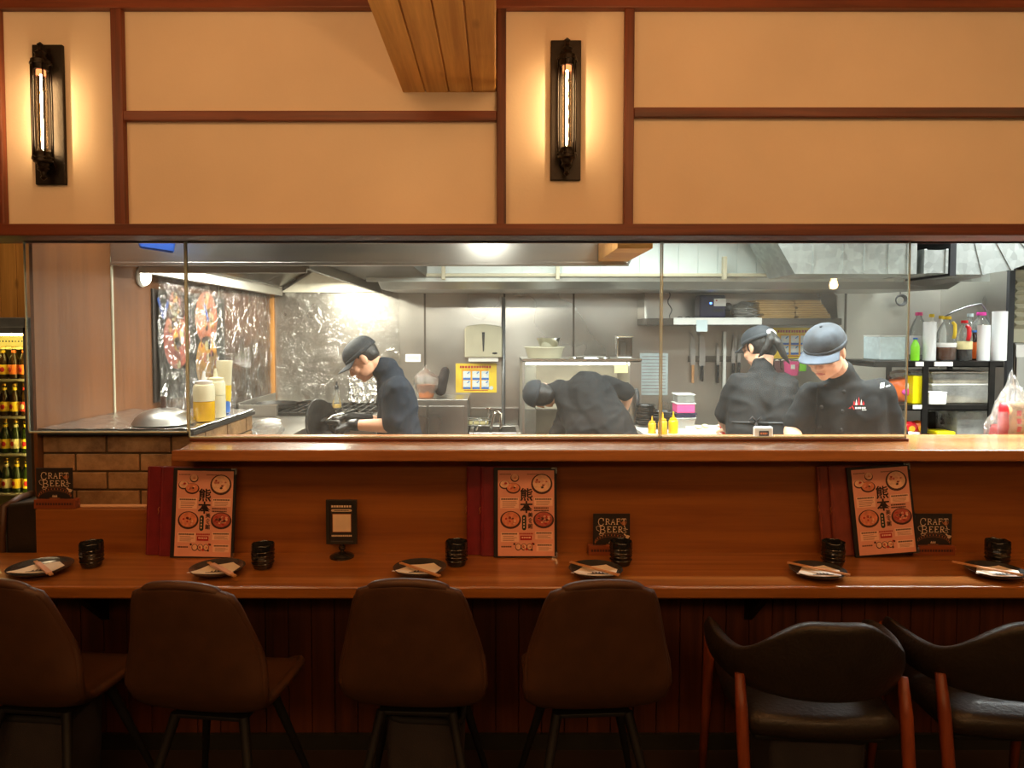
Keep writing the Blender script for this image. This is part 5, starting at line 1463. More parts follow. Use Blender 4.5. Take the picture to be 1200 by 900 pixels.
# ================================================================== prep table in the middle
pt = thing('prep_table', 'white topped prep table behind the ponytailed cook', 'table', (1.6, 4.9, 0))
x0, x1, ptz = 0.98, 2.35, 0.925
MB().box((x0, 4.60, ptz - 0.035), (x1, 5.09, ptz)).build('table_top', M['white'], pt, bevel=0.005)
for x in (x0 + 0.04, x1 - 0.04):
    for y in (4.64, 5.04): MB().box((x - 0.02, y - 0.02, 0), (x + 0.02, y + 0.02, ptz - 0.036)).build('leg', M['steel'], pt)
MB().box((x0 + 0.06, 4.66, 0.22), (x1 - 0.06, 5.02, 0.245)).build('undershelf', M['steel'], pt)
k = 0
for px, Y, n_ in ((758, 5.0, 10), (777, 4.88, 8)):
    for j in range(n_):
        q = V((max(x0 + 0.075, PX(px, Y)), Y, ptz + 0.001 + j*0.0155))
        ord_ = 'top' if j == n_ - 1 else ('bottom' if j == 0 else 'number %d from the bottom' % (j + 1))
        o = MB().lathe([(0.058, 0), (0.062, 0.002), (0.070, 0.012), (0.071, 0.0145), (0.066, 0.012), (0.058, 0.004), (0, 0.003)], q + V((0.006*math.sin(j*2), 0, 0)), 20)
        tag(o.build('black_dish', M['ceramic'], None, 40), 'black dish, %s of the %s stack on the prep table' % (ord_, 'rear taller' if n_ == 10 else 'shorter front'), 'dish', 'black dishes stacked on the prep table')
q = V((PX(802, 4.95), 4.95, ptz + 0.001))
for j, (mk, h_, w_, lab) in enumerate((('steel', 0.075, 0.072, 'steel pan at the foot of the container stack on the prep table'), ('navy', 0.03, 0.078, 'dark tray under the pink tub on the prep table'), ('pink', 0.07, 0.070, 'pink tub in the middle of the container stack on the prep table'), ('clearbox', 0.06, 0.066, 'clear lidded tub on top of the container stack on the prep table'))):
    r = thing('food_tub', lab, 'container', q, 'containers stacked on the prep table')
    MB().box(q + V((-w_*0.9, -0.06, 0)), q + V((w_*0.9, 0.07, h_ - 0.008))).build('tub_body', M[mk], r, bevel=0.006)
    MB().box(q + V((-w_, -0.066, h_ - 0.0075)), q + V((w_, 0.076, h_))).build('lid', M['white'] if j > 1 else M[mk], r, bevel=0.003)
    q = q + V((0, 0, h_ + 0.001))
for px, Y, R, H, lab in ((765, 4.66, 0.026, 0.10, 'small mustard bottle nearest the bending cook'), (777.5, 4.62, 0.030, 0.125, 'dark mustard bottle, middle of three on the prep table'), (790, 4.66, 0.032, 0.125, 'pale mustard bottle at the right of three on the prep table')):
    xq = max(PX(px, Y), x0 + 0.03)
    q = V((xq, Y, ptz + 0.001))
    r = thing('mustard_bottle', lab, 'bottle', q, 'mustard bottles on the prep table')
    mk = M['oil'] if px == 790 else M['mustard']
    MB().lathe([(R*0.95, 0), (R, 0.005), (R, H*0.62), (R*0.85, H*0.7), (R*0.7, H*0.72)], q, 20).build('body', mk, r, 40)
    MB().lathe([(R*0.75, H*0.715), (R*0.75, H*0.8), (R*0.25, H*0.84), (0.003, H*1.15), (0, H*1.15)], q, 16).build('nozzle_cap', mk, r, 40)
cbq = V((PX(832, 4.85), 4.83, ptz + 0.001))
tag(MB().box(cbq + V((-0.15, -0.12, 0)), cbq + V((0.15, 0.12, 0.016))).build('cutting_board', M['paper'], None, bevel=0.005), 'white cutting board on the prep table', 'board')
for k in range(9):
    o = MB().ell(cbq + V((random.uniform(-0.13, 0.13), random.uniform(-0.1, 0.08), 0.029)), (random.uniform(0.02, 0.032), 0.022, 0.012), Matrix.Rotation(random.uniform(0, 3), 3, 'Z'), 10, 8)
    tag(o.build('dough_piece', M['flour'], None, True), 'pale piece of food among others on the white cutting board', 'food', 'pieces of food on the cutting board')
q = V((PX(852, 4.66), 4.64, ptz + 0.001))
tag(MB().lathe([(0.03, 0), (0.032, 0.003), (0.050, 0.05), (0.047, 0.05), (0.03, 0.008), (0, 0.006)], q, 24).build('red_bowl', M['redp'], None, 40), 'small red bowl by the hand of the ponytailed cook', 'bowl')

# front steel counter just behind the ledge
fc = thing('pass_counter', 'steel counter along the kitchen side of the ledge', 'counter', (1.9, 3.1, 0))
MB().box((0.9, 2.99, 0), (3.3, 3.20, 0.93)).build('cabinet', M['steel'], fc, bevel=0.003)
MB().box((0.9, 2.985, 0.931), (3.3, 3.23, 0.955)).build('worktop', M['steel'], fc, bevel=0.004)

tm = thing('timer', 'white kitchen timer with dark display on the ledge behind the glass', 'timer', (PX(896.5, 2.85), 2.86, LZ))
tz0, tz1 = LZ + 0.001, PZ(500, 2.85)
MB().box((PX(885.5, 2.85), 2.845, tz0), (PX(907.5, 2.85), 2.87, tz1)).build('case', M['white'], tm, bevel=0.008, seg=3)
MB().box((PX(891, 2.845), 2.842, tz0 + 0.012), (PX(902.5, 2.845), 2.8445, tz1 - 0.016)).build('display', M['dark'], tm, bevel=0.001)
b = MB(); s = Sheet(b, (PX(891, 2.842), 2.8418, tz0 + 0.012), (1, 0, 0), (0, 0, 1), PX(902.5, 2.842) - PX(891, 2.842), tz1 - tz0 - 0.028, 0.0003)
s.lines(0.15, 0.85, 0.85, 0.15, 1, 0, 0.5)
b.build('digits', M['lab_o'], tm, fix=False)

# ================================================================== bottle rack at the right
YR = 4.60
rk = thing('shelf_rack', 'black steel shelf rack with bottles and tubs at the right', 'rack', (PX(1105, YR), 4.8, 0))
rx0, rx1 = PX(1026, YR), PX(1177, YR)
zs_ = [PZ(423.5, YR), PZ(474.5, YR), PZ(513, YR)]
for z_ in zs_ + [0.4]:
    MB().box((rx0, YR, z_ - 0.038), (rx1, 5.03, z_ - 0.0305)).box((rx0, YR, z_ - 0.036), (rx1, YR + 0.012, z_)).box((rx0, 5.018, z_ - 0.036), (rx1, 5.03, z_)).box((rx0, YR + 0.012, z_ - 0.008), (rx1, 5.018, z_)).build('shelf', M['black_metal'], rk)
for px in (1085, 1163):
    for y in (YR - 0.008, 5.02):
        MB().box((PX(px, YR) - 0.018, y, 0), (PX(px, YR) + 0.018, y + 0.012, zs_[0] + 0.001)).build('post', M['black_metal'], rk)
for px0, px1, py0, py1 in ((1073, 1082, 424, 429), (1095, 1116, 424, 429), (1071, 1081, 474.5, 479)):
    MB().box((PX(px0, YR), YR - 0.010, PZ(py1, YR)), (PX(px1, YR), YR - 0.001, PZ(py0, YR))).build('shelf_label', M['paper'], rk)
z1_ = zs_[0] + 0.002
def bottle(name, label, cat, px, Y, z0, R, H, body, capm, group=None, neck=0.33, fill=None, fillm=None, lab=None, labm=None, hand=None, sy=0.85):
    q = V((PX(px, Y), Y, z0))
    r = thing(name, label, cat, q, group)
    MB().lathe([(R*0.9, 0), (R, 0.008), (R, H*0.60), (R*0.94, H*0.66), (R*0.62, H*0.80), (R*neck, H*0.88), (R*neck, H*0.95)], q, 24, sy=sy).build('body', body, r, 40)
    MB().lathe([(R*neck*1.25, H*0.93), (R*neck*1.3, H*0.935), (R*neck*1.25, H), (0, H)], q, 18).build('cap', capm, r, 40)
    if fill: MB().lathe([(R*0.88, 0.004), (R*0.965, 0.012), (R*0.965, fill*H), (0, fill*H)], q, 22, sy=sy).build('liquid', fillm, r, 40)
    if lab: MB().lathe([(R*1.008, lab[0]*H), (R*1.02, lab[0]*H + 0.001), (R*1.02, lab[1]*H - 0.001), (R*1.008, lab[1]*H)], q, 24, sy=sy).build('label', labm, r, 40)
    if hand:
        MB().tube([q + V((R*hand[0], -R*sy*0.75, H*0.86)), q + V((R*hand[0] + 0.002, -R*sy - 0.006, H*0.80)), q + V((R*hand[0] + 0.002, -R*sy - 0.008, H*0.62)), q + V((R*hand[0] + 0.0, -R*sy*1.0, H*0.50))], hand[1], 8).build('handle', capm, r, True)
    return r
K = 1/832
bottle('water_jug', 'clear jug with pink cap at the left end of the top shelf', 'bottle', 1076, 4.93, z1_, 0.055, 0.325, M['pet'], M['pink'], lab=(0.1, 0.5), labm=M['paper'])
bottle('soap_bottle', 'small bottle with lime green label at the left end of the top shelf', 'bottle', 1072.5, 4.68, z1_, 0.028, 0.15, M['green'], M['blue'], neck=0.4)
bottle('oil_jug', 'white bottle with yellow cap directly behind the left film roll', 'bottle', 1091, 4.84, z1_, 0.040, 0.31, M['white'], M['yellow'])
bottle('oil_jug', 'white bottle with yellow cap between the left film roll and amber jug', 'bottle', 1102, 4.90, z1_, 0.036, 0.30, M['white'], M['yellow'])
bottle('amber_jug', 'clear jug of amber sauce with yellow cap and handle', 'bottle', 1109, 4.70, z1_, 0.060, 0.292, M['pet'], M['yellow'], fill=0.30, fillm=M['amber'], lab=(0.30, 0.40), labm=M['paper'], hand=(0.25, 0.011))
bottle('soy_jug', 'jug of dark soy sauce with red cap and cream label', 'bottle', 1129.5, 4.70, z1_, 0.050, 0.265, M['pet'], M['redp'], fill=0.40, fillm=M['soy'], lab=(0.28, 0.48), labm=M['lab_w'], hand=(-0.05, 0.013))
bottle('slim_bottle', 'clear bottle with mint cap behind the soy sauce jug', 'bottle', 1136, 4.90, z1_, 0.046, 0.315, M['pet'], M['sky'])
bottle('sauce_bottle', 'bottle with orange label right of the soy sauce jug', 'bottle', 1141.5, 4.78, z1_, 0.034, 0.20, M['soy'], M['blue'], lab=(0.05, 0.6), labm=M['orange'])
bottle('water_jug', 'large clear jug with magenta cap behind the middle film roll', 'bottle', 1149, 4.92, z1_, 0.070, 0.325, M['pet'], M['magenta'])
def roll(px0, px1, py, Y, label):
    R = (px1 - px0)/2*K*Y; q = V((PX((px0 + px1)/2, Y), Y, z1_)); H = PZ(py, Y) - z1_
    r = thing('film_roll', label, 'roll', q, 'film rolls on the top shelf')
    MB().lathe([(R*0.97, 0), (R, 0.003), (R, H - 0.003), (R*0.97, H), (R*0.45, H)], q, 28).build('wound_film', M['roll'], r, 40)
    MB().lathe([(R*0.45, H - 0.02), (R*0.45, H + 0.001), (R*0.36, H + 0.001), (R*0.36, H - 0.02)], q, 20).build('core', M['cardboard'], r, 40)
roll(1082, 1096, 377, 4.69, 'white film roll standing at the left of the top shelf')
roll(1146, 1159, 381, 4.68, 'shorter white film roll standing right of the orange label bottle')
roll(1163, 1178.5, 365, 4.69, 'tallest white film roll at the right end of the top shelf')
tag(MB().tube([P(1105, 372, 4.97), P(1118, 365, 4.97), P(1132, 360, 4.97), P(1144, 357, 4.97), P(1150, 356, 4.97), P(1156, 364, 4.97), P(1159, 378, 4.97), P(1160, 423, 4.97)], 0.006, 6).build('wire_loop', M['fridge_out'], None, True), 'bent grey wire arching behind the bottles on the top shelf', 'wire')
def tub(name, label, px0, px1, py0, py1, Y, dep, body, lidm, content=None, zbase=None, taper=0.94, lidh=0.010, contm=None, slope=0.0, group=None, cat='container'):
    x0, x1 = PX(px0, Y), PX(px1, Y); z0 = zbase if zbase is not None else PZ(py1, Y); z1 = PZ(py0, Y)
    cx = (x0 + x1)/2; w = (x1 - x0)/2
    r = thing(name, label, cat, (cx, Y + dep/2, z0), group)
    def ringb(k, z): return [(cx - w*k, Y + dep*(1-k)/2, z), (cx + w*k, Y + dep*(1-k)/2, z), (cx + w*k, Y + dep*(1+k)/2, z), (cx - w*k, Y + dep*(1+k)/2, z)]
    MB().hexa(ringb(taper, z0), ringb(0.985, z1 - lidh)).build('tub_body', body, r, bevel=0.008, seg=3)
    if lidm: MB().hexa(ringb(1.0, z1 - lidh + 0.0005), ringb(1.0, z1)).build('lid', lidm, r, bevel=0.004)
    if content:
        zc = z0 + (z1 - z0)*content
        q0 = ringb(taper*0.97, z0 + 0.003); q1 = ringb(taper*0.97 + 0.01, zc)
        q1 = [(x, y, z + (slope if x < cx else -slope)) for x, y, z in q1]
        MB().hexa(q0, q1).build('contents', contm, r)
    return r
z2_ = zs_[1] + 0.002
tub('storage_box', 'lower clear storage box of flour on the middle shelf', 1093, 1163, 450, 473, 4.66, 0.32, M['clearbox'], M['white'], 0.35, z2_, contm=M['flour'], slope=0.02)
tub('storage_box', 'flat clear storage box stacked on the box of flour', 1093, 1163, 435.5, 449, 4.66, 0.32, M['clearbox'], M['white'], 0.30, PZ(450, 4.66) + 0.001, contm=M['flour'])
tub('small_tub', 'small white lidded tub in front of the clear storage boxes', 1090.5, 1112, 459.5, 473, 4.585, 0.07, M['white'], M['paper'], zbase=z2_)
tub('yellow_pack', 'bright yellow box beside the black rack post', 1071.5, 1084, 439, 473, 4.63, 0.12, M['ypack'], None, zbase=z2_, taper=1.0)
q = V((PX(1056, 4.74), 4.74, z2_))
op = thing('orange_bag', 'orange food bag with magenta label on the middle shelf', 'bag', q)
def pouch(p, v):
    k = 1.0 if v < 0.75 else 1 - (v - 0.75)*0.9
    return V((p.x*k*(1.05 + 0.15*min(1, max(0, p.z/0.08))), p.y*k, p.z))
bagmesh(q + V((0, 0, 0.083)), 0.085, 0.05, 0.082, 14, fz=pouch).build('pouch', M['orange'], op, True)
MB().ell(q + V((0.02, -0.052, 0.075)), (0.040, 0.010, 0.024)).build('magenta_label', M['magenta'], op, True)
MB().ell(q + V((0.02, -0.05, 0.112)), (0.018, 0.010, 0.022)).build('white_emblem', M['paper'], op, True)
bagmesh(q + V((0, 0.0, 0.185)), 0.07, 0.04, 0.030, 5).build('clear_top', M['bag'], op, True)
tub('ice_box', 'pale blue lidded box on the top shelf behind the right cook', 1031, 1062, 393, 422, 4.75, 0.22, M['sky'], M['white'], zbase=z1_, taper=0.97)
z3_ = zs_[2] + 0.002
tub('clear_bin', 'clear bin of white powder at the right of the lowest visible shelf', 1124, 1163, 481, 513, 4.66, 0.30, M['clearbox'], None, 0.28, z3_, taper=0.88, contm=M['paper'])
tub('yellow_carton', 'flat yellow carton lying on the lowest visible shelf', 1101, 1123, 504, 511, 4.66, 0.15, M['ypack'], None, zbase=z3_, taper=1.0)
bottle('sauce_bottle', 'dark sauce bottle with orange cap behind the yellow carton', 'bottle', 1116, 4.88, z3_, 0.026, 0.20, M['soy'], M['orange'], neck=0.75)
bottle('sauce_bottle', 'small dark bottle with white cap behind the yellow carton', 'bottle', 1108.5, 4.90, z3_, 0.026, 0.13, M['soy'], M['white'], neck=0.6)
tub('black_tub', 'tall black container at the back of the lowest visible shelf', 1090, 1102, 481, 513, 4.90, 0.10, M['dark'], None, zbase=z3_, taper=0.95)
tub('white_tray', 'white tray across the lowest visible shelf', 1088, 1124, 510, 513, 4.61, 0.045, M['white'], None, zbase=z3_, taper=1.0)
for px, Y, mk, a, lab in ((1066, 4.70, 'redp', 0.2, 'red food packet at the left of the lowest visible shelf'), (1077, 4.72, 'orange', -0.3, 'orange and red food packet beside the rack post'), (1070, 4.64, 'paper', 0.1, 'white wrapped packet in front of the red food packets')):
    q = V((PX(px, Y), Y, z3_))
    r = thing('food_packet', lab, 'packet', q, 'food packets on the lowest visible shelf')
    hh = 0.045 if mk != 'paper' else 0.014
    bagmesh(q + V((0, 0, hh + 0.003)), 0.062, 0.03 if mk != 'paper' else 0.025, hh, px).build('packet_film', M[mk], r, True)
    MB().ell(q + V((0.01, -0.032 if mk != 'paper' else -0.026, hh)), (0.022, 0.006, hh*0.5)).build('packet_label', M['mustard'] if mk != 'paper' else M['redp'], r, True)
# bag of red noodle packs
q = V((PX(1191, 3.12), 3.12, 0.957))
nb = thing('noodle_bag', 'clear knotted bag of red printed noodle packs at the right edge', 'bag', q)
M['noodle_red'] = mat('red_printed_film', srgb(232, 44, 52), 0.3, vary=0.1)
for k, (dx, dy, z_, wz) in enumerate(((0.0, -0.02, 0.084, 0.080), (0.004, -0.01, 0.250, 0.082), (0.01, 0.055, 0.12, 0.11))):
    cpk = q + V((dx, dy, z_))
    def pil(u, v, sg=1, c_=cpk, wz=wz, k=k):
        e, f = 2*u - 1, 2*v - 1
        th = 0.030 * (max(0, 1 - e**4) * max(0, 1 - f**4))**0.5
        return c_ + V((e*0.080*(1 - 0.05*f*f) + 0.004*noise.noise(V((u*4, v*4, k))), -sg*(th + 0.003*noise.noise(V((u*9, v*9, k*3.0)))*(th > 0.004)), f*wz*(1 - 0.06*e*e)))
    b = MB()
    for sg in (1, -1):
        n0 = len(b.f)
        b.grid(lambda u, v, sg=sg: pil(u, v, sg), 24, 14)
        for i in range(n0, len(b.f)):
            iu, iv = (i - n0) % 24, (i - n0) // 24
            b.m[i] = 1 if (iu < 4 or iu > 19 or (9 <= iu <= 11 and iv in (3, 4, 6, 7, 9, 10))) else 0
    b.build('noodle_pack', [M['noodle'], M['noodle_red']], nb, True)
bagmesh(q + V((0, 0.015, 0.20)), 0.092, 0.085, 0.195, 44, 40, 30, fz=lambda p, v: V((p.x*(1 if v < 0.55 else max(0.12, 1 - (v - 0.55)*2.3)), p.y*(1 if v < 0.55 else max(0.12, 1 - (v - 0.55)*2.3)), p.z*(1.0 if v < 0.5 else 1.25)))).build('outer_bag', M['bag'], nb, True)
# steel fridge and louvre behind
fr = thing('steel_fridge', 'tall steel fridge with white notice at the right edge', 'fridge', (PX(1200, 5.02), 5.02, 0))
fx0 = PX(1189, 5.16); fz = PZ(402, 5.16)
MB().box((fx0, 5.16, 0.0), (fx0 + 0.52, 5.75, fz)).build('body', M['steel'], fr, bevel=0.005)
MB().box((fx0 + 0.005, 5.143, 0.12), (fx0 + 0.51, 5.159, fz - 0.01)).build('door', M['steel'], fr, bevel=0.004)
MB().box((PX(1191, 5.14), 5.140, PZ(418.5, 5.14)), (PX(1191, 5.14) + 0.15, 5.142, PZ(404, 5.14))).build('notice', M['paper'], fr)
lv = thing('louvre_unit', 'beige louvred unit standing on the steel fridge', 'cooling unit', (fx0 + 0.2, 4.8, fz))
b = MB()
lx0 = PX(1191, 5.18); lz0 = fz + 0.002; lz1 = PZ(316, 5.18)
b.box((lx0, 5.22, lz0), (lx0 + 0.48, 5.6, lz1))
nz = 6
for k in range(nz):
    za_ = lz0 + 0.10 + (lz1 - lz0 - 0.16)*k/nz; zb_ = za_ + (lz1 - lz0 - 0.16)/nz
    b.poly([(lx0 - 0.0, 5.22, za_), (lx0, 5.18, (za_ + zb_)/2), (lx0, 5.22, zb_)], (0.48, 0, 0))
    b.poly([(lx0, 5.22, za_), (lx0 - 0.02, 5.22, (za_ + zb_)/2), (lx0, 5.22, zb_)], (0, 0.3, 0))
b.build('housing', M['beige'], lv)
tag(MB().box((PX(1180.5, 5.09), 5.085, 0), (PX(1187, 5.09), 5.115, 2.5)).build('black_post', M['dark'], None), 'black upright post beside the steel fridge', 'post')
q = P(1055, 349, 5.85)
cc = thing('cable_coil', 'coil of dark cable hanging on the back wall above the right cook', 'cable', q)
b = MB()
for k in range(3): b.tube([q + V(((0.035 + k*0.006)*math.cos(a), -0.01*k, (0.035 + k*0.005)*math.sin(a) - 0.02)) for a in [2*PI*i/20 for i in range(20)]], 0.006, 6, closed=True)
b.build('loops', M['dark'], cc, True)
MB().tube([q + V((0, 0.0, 0.015)), q + V((0.005, 0.01, 0.06)), q + V((0.0, 0.03, 0.10))], 0.004, 6).build('tail', M['dark'], cc, True)

# ================================================================== drinks fridge at the left
YF = 4.45
bf = thing('beer_fridge', 'lit yellow drinks fridge full of bottles at the left edge', 'fridge', (PX(0, YF) - 0.15, YF + 0.25, 0))
gx1 = PX(37, YF); gx0 = gx1 - 0.75
gzt, gzb = PZ(372, YF), 0.0
b = MB()
b.box((gx0, YF, 0), (gx0 + 0.04, YF + 0.5, gzt)).box((gx1 - 0.045, YF, 0), (gx1, YF + 0.5, gzt)).box((gx0, YF, gzt - 0.085), (gx1, YF + 0.5, gzt)).box((gx0, YF, 0), (gx1, YF + 0.5, 0.30)).box((gx0, YF + 0.47, 0), (gx1, YF + 0.5, gzt))
b.build('body', M['fridge_out'], bf, bevel=0.004)
MB().box((gx0 + 0.041, YF + 0.455, 0.305), (gx1 - 0.046, YF + 0.469, gzt - 0.086)).box((gx0 + 0.041, YF + 0.06, gzt - 0.20), (gx1 - 0.046, YF + 0.45, gzt - 0.19)).build('liner', M['fridge_in'], bf)
MB().box((gx0 + 0.05, YF + 0.03, gzt - 0.115), (gx1 - 0.055, YF + 0.055, gzt - 0.088)).build('strip_light', emis('fridge_strip_light', (1.0, 0.84, 0.30), 30.0), bf)
MB().box((gx1 - 0.062, YF + 0.02, 0.5), (gx1 - 0.047, YF + 0.035, gzt - 0.12)).build('side_light', emis('fridge_side_light', (1.0, 0.84, 0.30), 16.0), bf)
b = MB()
for k in range(30): b.cone((gx1 - 0.06 - k*0.02, YF + 0.058, gzt - 0.15), (gx1 - 0.06 - k*0.02, YF + 0.0605, gzt - 0.15), 0.005, 0.005, 8)
b.build('vent_holes', M['dark'], bf)
FS = [PZ(445, YF), PZ(489, YF), PZ(533, YF), PZ(580, YF)]
for z_ in FS: MB().box((gx0 + 0.041, YF + 0.03, z_ - 0.012), (gx1 - 0.046, YF + 0.45, z_)).build('shelf', M['beige'], bf)
MB().box((gx0 + 0.03, YF - 0.02, 0.31), (gx1 - 0.035, YF - 0.014, gzt - 0.09)).build('glass_door', M['lamp_glass'], bf)
b = MB()
b.box((gx0, YF - 0.03, 0.28), (gx0 + 0.04, YF - 0.001, gzt - 0.06)).box((gx1 - 0.035, YF - 0.03, 0.28), (gx1, YF - 0.001, gzt - 0.06)).box((gx0, YF - 0.03, gzt - 0.10), (gx1, YF - 0.001, gzt - 0.06)).box((gx0, YF - 0.03, 0.28), (gx1, YF - 0.001, 0.31))
b.build('door_frame', M['fridge_out'], bf, bevel=0.003)
def make_beer(glass, lab):
    r = thing('beer_bottle', '', 'bottle', (0, 0, 0))
    MB().lathe([(0.026, 0), (0.0295, 0.004), (0.030, 0.10), (0.028, 0.122), (0.017, 0.150), (0.0128, 0.165), (0.0125, 0.198)], (0, 0, 0), 18).build('glass_body', M[glass], r, 40)
    MB().lathe([(0.0300, 0.030), (0.0306, 0.031), (0.0306, 0.090), (0.0300, 0.091)], (0, 0, 0), 18).build('label', M[lab], r, 40)
    MB().ell((0, -0.0300, 0.060), (0.014, 0.0035, 0.016)).build('label_emblem', M['red'] if lab != 'lab_r' else M['lab_w'], r, True)
    MB().lathe([(0.0150, 0.192), (0.0155, 0.195), (0.0140, 0.204), (0, 0.205)], (0, 0, 0), 14).build('cap', M['cap_gold'], r, 40)
    MB().lathe([(0.0136, 0.165), (0.0140, 0.167), (0.0136, 0.182), (0.0130, 0.183)], (0, 0, 0), 14).build('neck_label', M[lab], r, 40)
    return r
protos = {}
rows = ['top', 'second', 'third', 'lowest']
labs = [['lab_o', 'lab_o', 'lab_y', 'lab_w'], ['lab_r', 'lab_y', 'lab_y', 'lab_w'], ['lab_y', 'lab_w', 'lab_y', 'lab_w'], ['lab_y', 'lab_y', 'lab_w', 'lab_y']]
cname = {'lab_o': 'orange', 'lab_y': 'yellow', 'lab_r': 'red', 'lab_w': 'cream'}
pos = ['nearest the right frame', 'second from the right frame', 'third from the right frame', 'fourth from the right frame']
for i, z_ in enumerate(FS):
    for rank in (0, 1):
        for j in range(4):
            lb = labs[i][j] if rank == 0 else 'lab_w'
            gl = 'beer_green' if i > 1 else 'beer_glass'
            key = (gl, lb)
            o = protos.get(key)
            if o is None: o = protos[key] = make_beer(gl, lb)
            else: o = copy_tree(o)
            o.location = (gx1 - 0.098 - j*0.066 + (0.03 if rank else 0) - (0.035 if rank else 0), YF + 0.075 + rank*0.105, z_ + 0.001)
            o.rotation_euler = (0, 0, random.uniform(-0.4, 0.4))
            if rank == 0: tag(o, '%s labelled beer bottle, front row of the %s fridge shelf, %s' % (cname[lb], rows[i], pos[j]))
            else: tag(o, 'beer bottle in the back row, %s fridge shelf, %s' % (rows[i], pos[j]))
            o['group'] = 'beer bottles on the %s fridge shelf' % rows[i]
# wall boards over the fridge, and the black upholstered bench end
c = MB()
x = -4.6
while x < KX0 - 0.018:
    c.box((x, 5.10, 0), (min(x + 0.114, KX0 - 0.016), 5.14, CEIL)); x += 0.118
struct('wall_left_back', c, M['pine_z'], 'knotty pine board wall behind the drinks fridge', bevel=0.002)
struct('ceiling_left', MB().box((-5, 2.91, CEIL), (KX0 - 0.016, 5.2, CEIL + 0.04)), M['pine_y'], 'pine ceiling above the drinks fridge')
struct('floor_left', MB().box((-5, 2.9, -0.06), (-2.0, 6, 0)), M['floor'], 'dark tiled floor in front of the drinks fridge')
be = thing('bench_end', 'black leather bin end with strap beside the low veneer box', 'bench', (PX(16, 2.8), 2.9, 0))
ex0, ex1 = PX(4, 2.74), xlow - 0.003
MB().hexa([(ex0, 2.72, 0.0), (ex1, 2.72, 0.0), (ex1, 2.86, 0.0), (ex0 - 0.02, 2.86, 0.0)], [(ex0, 2.72, PZ(590, 2.74)), (ex1, 2.72, PZ(586, 2.74)), (ex1, 2.86, PZ(590, 2.74)), (ex0 - 0.02, 2.86, PZ(590, 2.74))]).build('box_body', M['leather'], be, bevel=0.012, seg=3)
MB().tube([(ex0 - 0.006, 2.715, 0.55), (ex0 - 0.008, 2.712, 0.80), (ex0, 2.715, PZ(592, 2.74)), (ex0 + 0.02, 2.78, PZ(586, 2.74)), (ex0 + 0.02, 2.85, PZ(586, 2.74))], 0.013, 8).build('strap', M['shell'], be, True)

# ================================================================== hanging bulb in the dining room, mirrored in the right glass
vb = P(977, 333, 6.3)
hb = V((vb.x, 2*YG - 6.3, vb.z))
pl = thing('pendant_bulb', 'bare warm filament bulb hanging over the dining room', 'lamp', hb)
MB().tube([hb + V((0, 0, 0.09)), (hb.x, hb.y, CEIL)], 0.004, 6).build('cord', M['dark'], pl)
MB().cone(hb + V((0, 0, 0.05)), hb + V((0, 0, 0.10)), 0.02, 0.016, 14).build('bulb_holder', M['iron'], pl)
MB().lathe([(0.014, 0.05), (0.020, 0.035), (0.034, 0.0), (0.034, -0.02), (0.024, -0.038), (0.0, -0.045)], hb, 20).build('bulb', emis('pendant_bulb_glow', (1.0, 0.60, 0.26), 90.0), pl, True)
# ================================================================== people
def frame(fwd, up=(0, 0, 1)):
    f = V(fwd).normalized(); r = f.cross(V(up)).normalized(); u = r.cross(f)
    return Matrix((r, f, u)).transposed()
def lerp(a, b, t): return V(a) * (1 - t) + V(b) * t

def hand_shapes(mb, wrist, d, n, side, curl, grow=0.0):
    """palm and five fingers: d = finger direction, n = towards the palm, side = which side the thumb is on"""
    d = V(d).normalized(); n = (V(n) - d * V(n).dot(d)).normalized(); s = d.cross(n).normalized() * side
    wrist = V(wrist)
    for k in range(4):
        o = (1.5 - k) * 0.0205
        kn = wrist + d * (0.086 - 0.005*abs(k - 1)) + s * o
        mb.cap(wrist + s * o * 0.55 + d*0.012, kn, 0.0145 + grow, 0.0115 + grow)
        p = kn; a = 0.15
        for j, ln in enumerate((0.042, 0.026, 0.020)):
            a += curl * (1.0, 1.25, 0.8)[j]
            q = p + (d * math.cos(a) + n * math.sin(a)) * ln * (0.94, 1.06, 1.0, 0.80)[k]
            mb.cap(p, q, (0.0092, 0.0084, 0.0076)[j] + grow, (0.0084, 0.0076, 0.0066)[j] + grow)
            p = q
    mb.ell(wrist + d*0.045 + n*0.004, (0.03, 0.03, 0.016), Matrix((s, d, n)).transposed(), 12, 8)
    b = wrist + d*0.022 + s*0.026
    m_ = b + (s*0.75 + d*0.6 + n*0.35).normalized()*0.042
    t_ = m_ + (s*0.15 + d*0.9 + n*0.5).normalized()*0.030
    e_ = t_ + (d*0.9 - s*0.1 + n*0.6).normalized()*0.024
    mb.chain([b, m_, t_, e_], [0.014 + grow, 0.011 + grow, 0.0098 + grow, 0.0078 + grow])

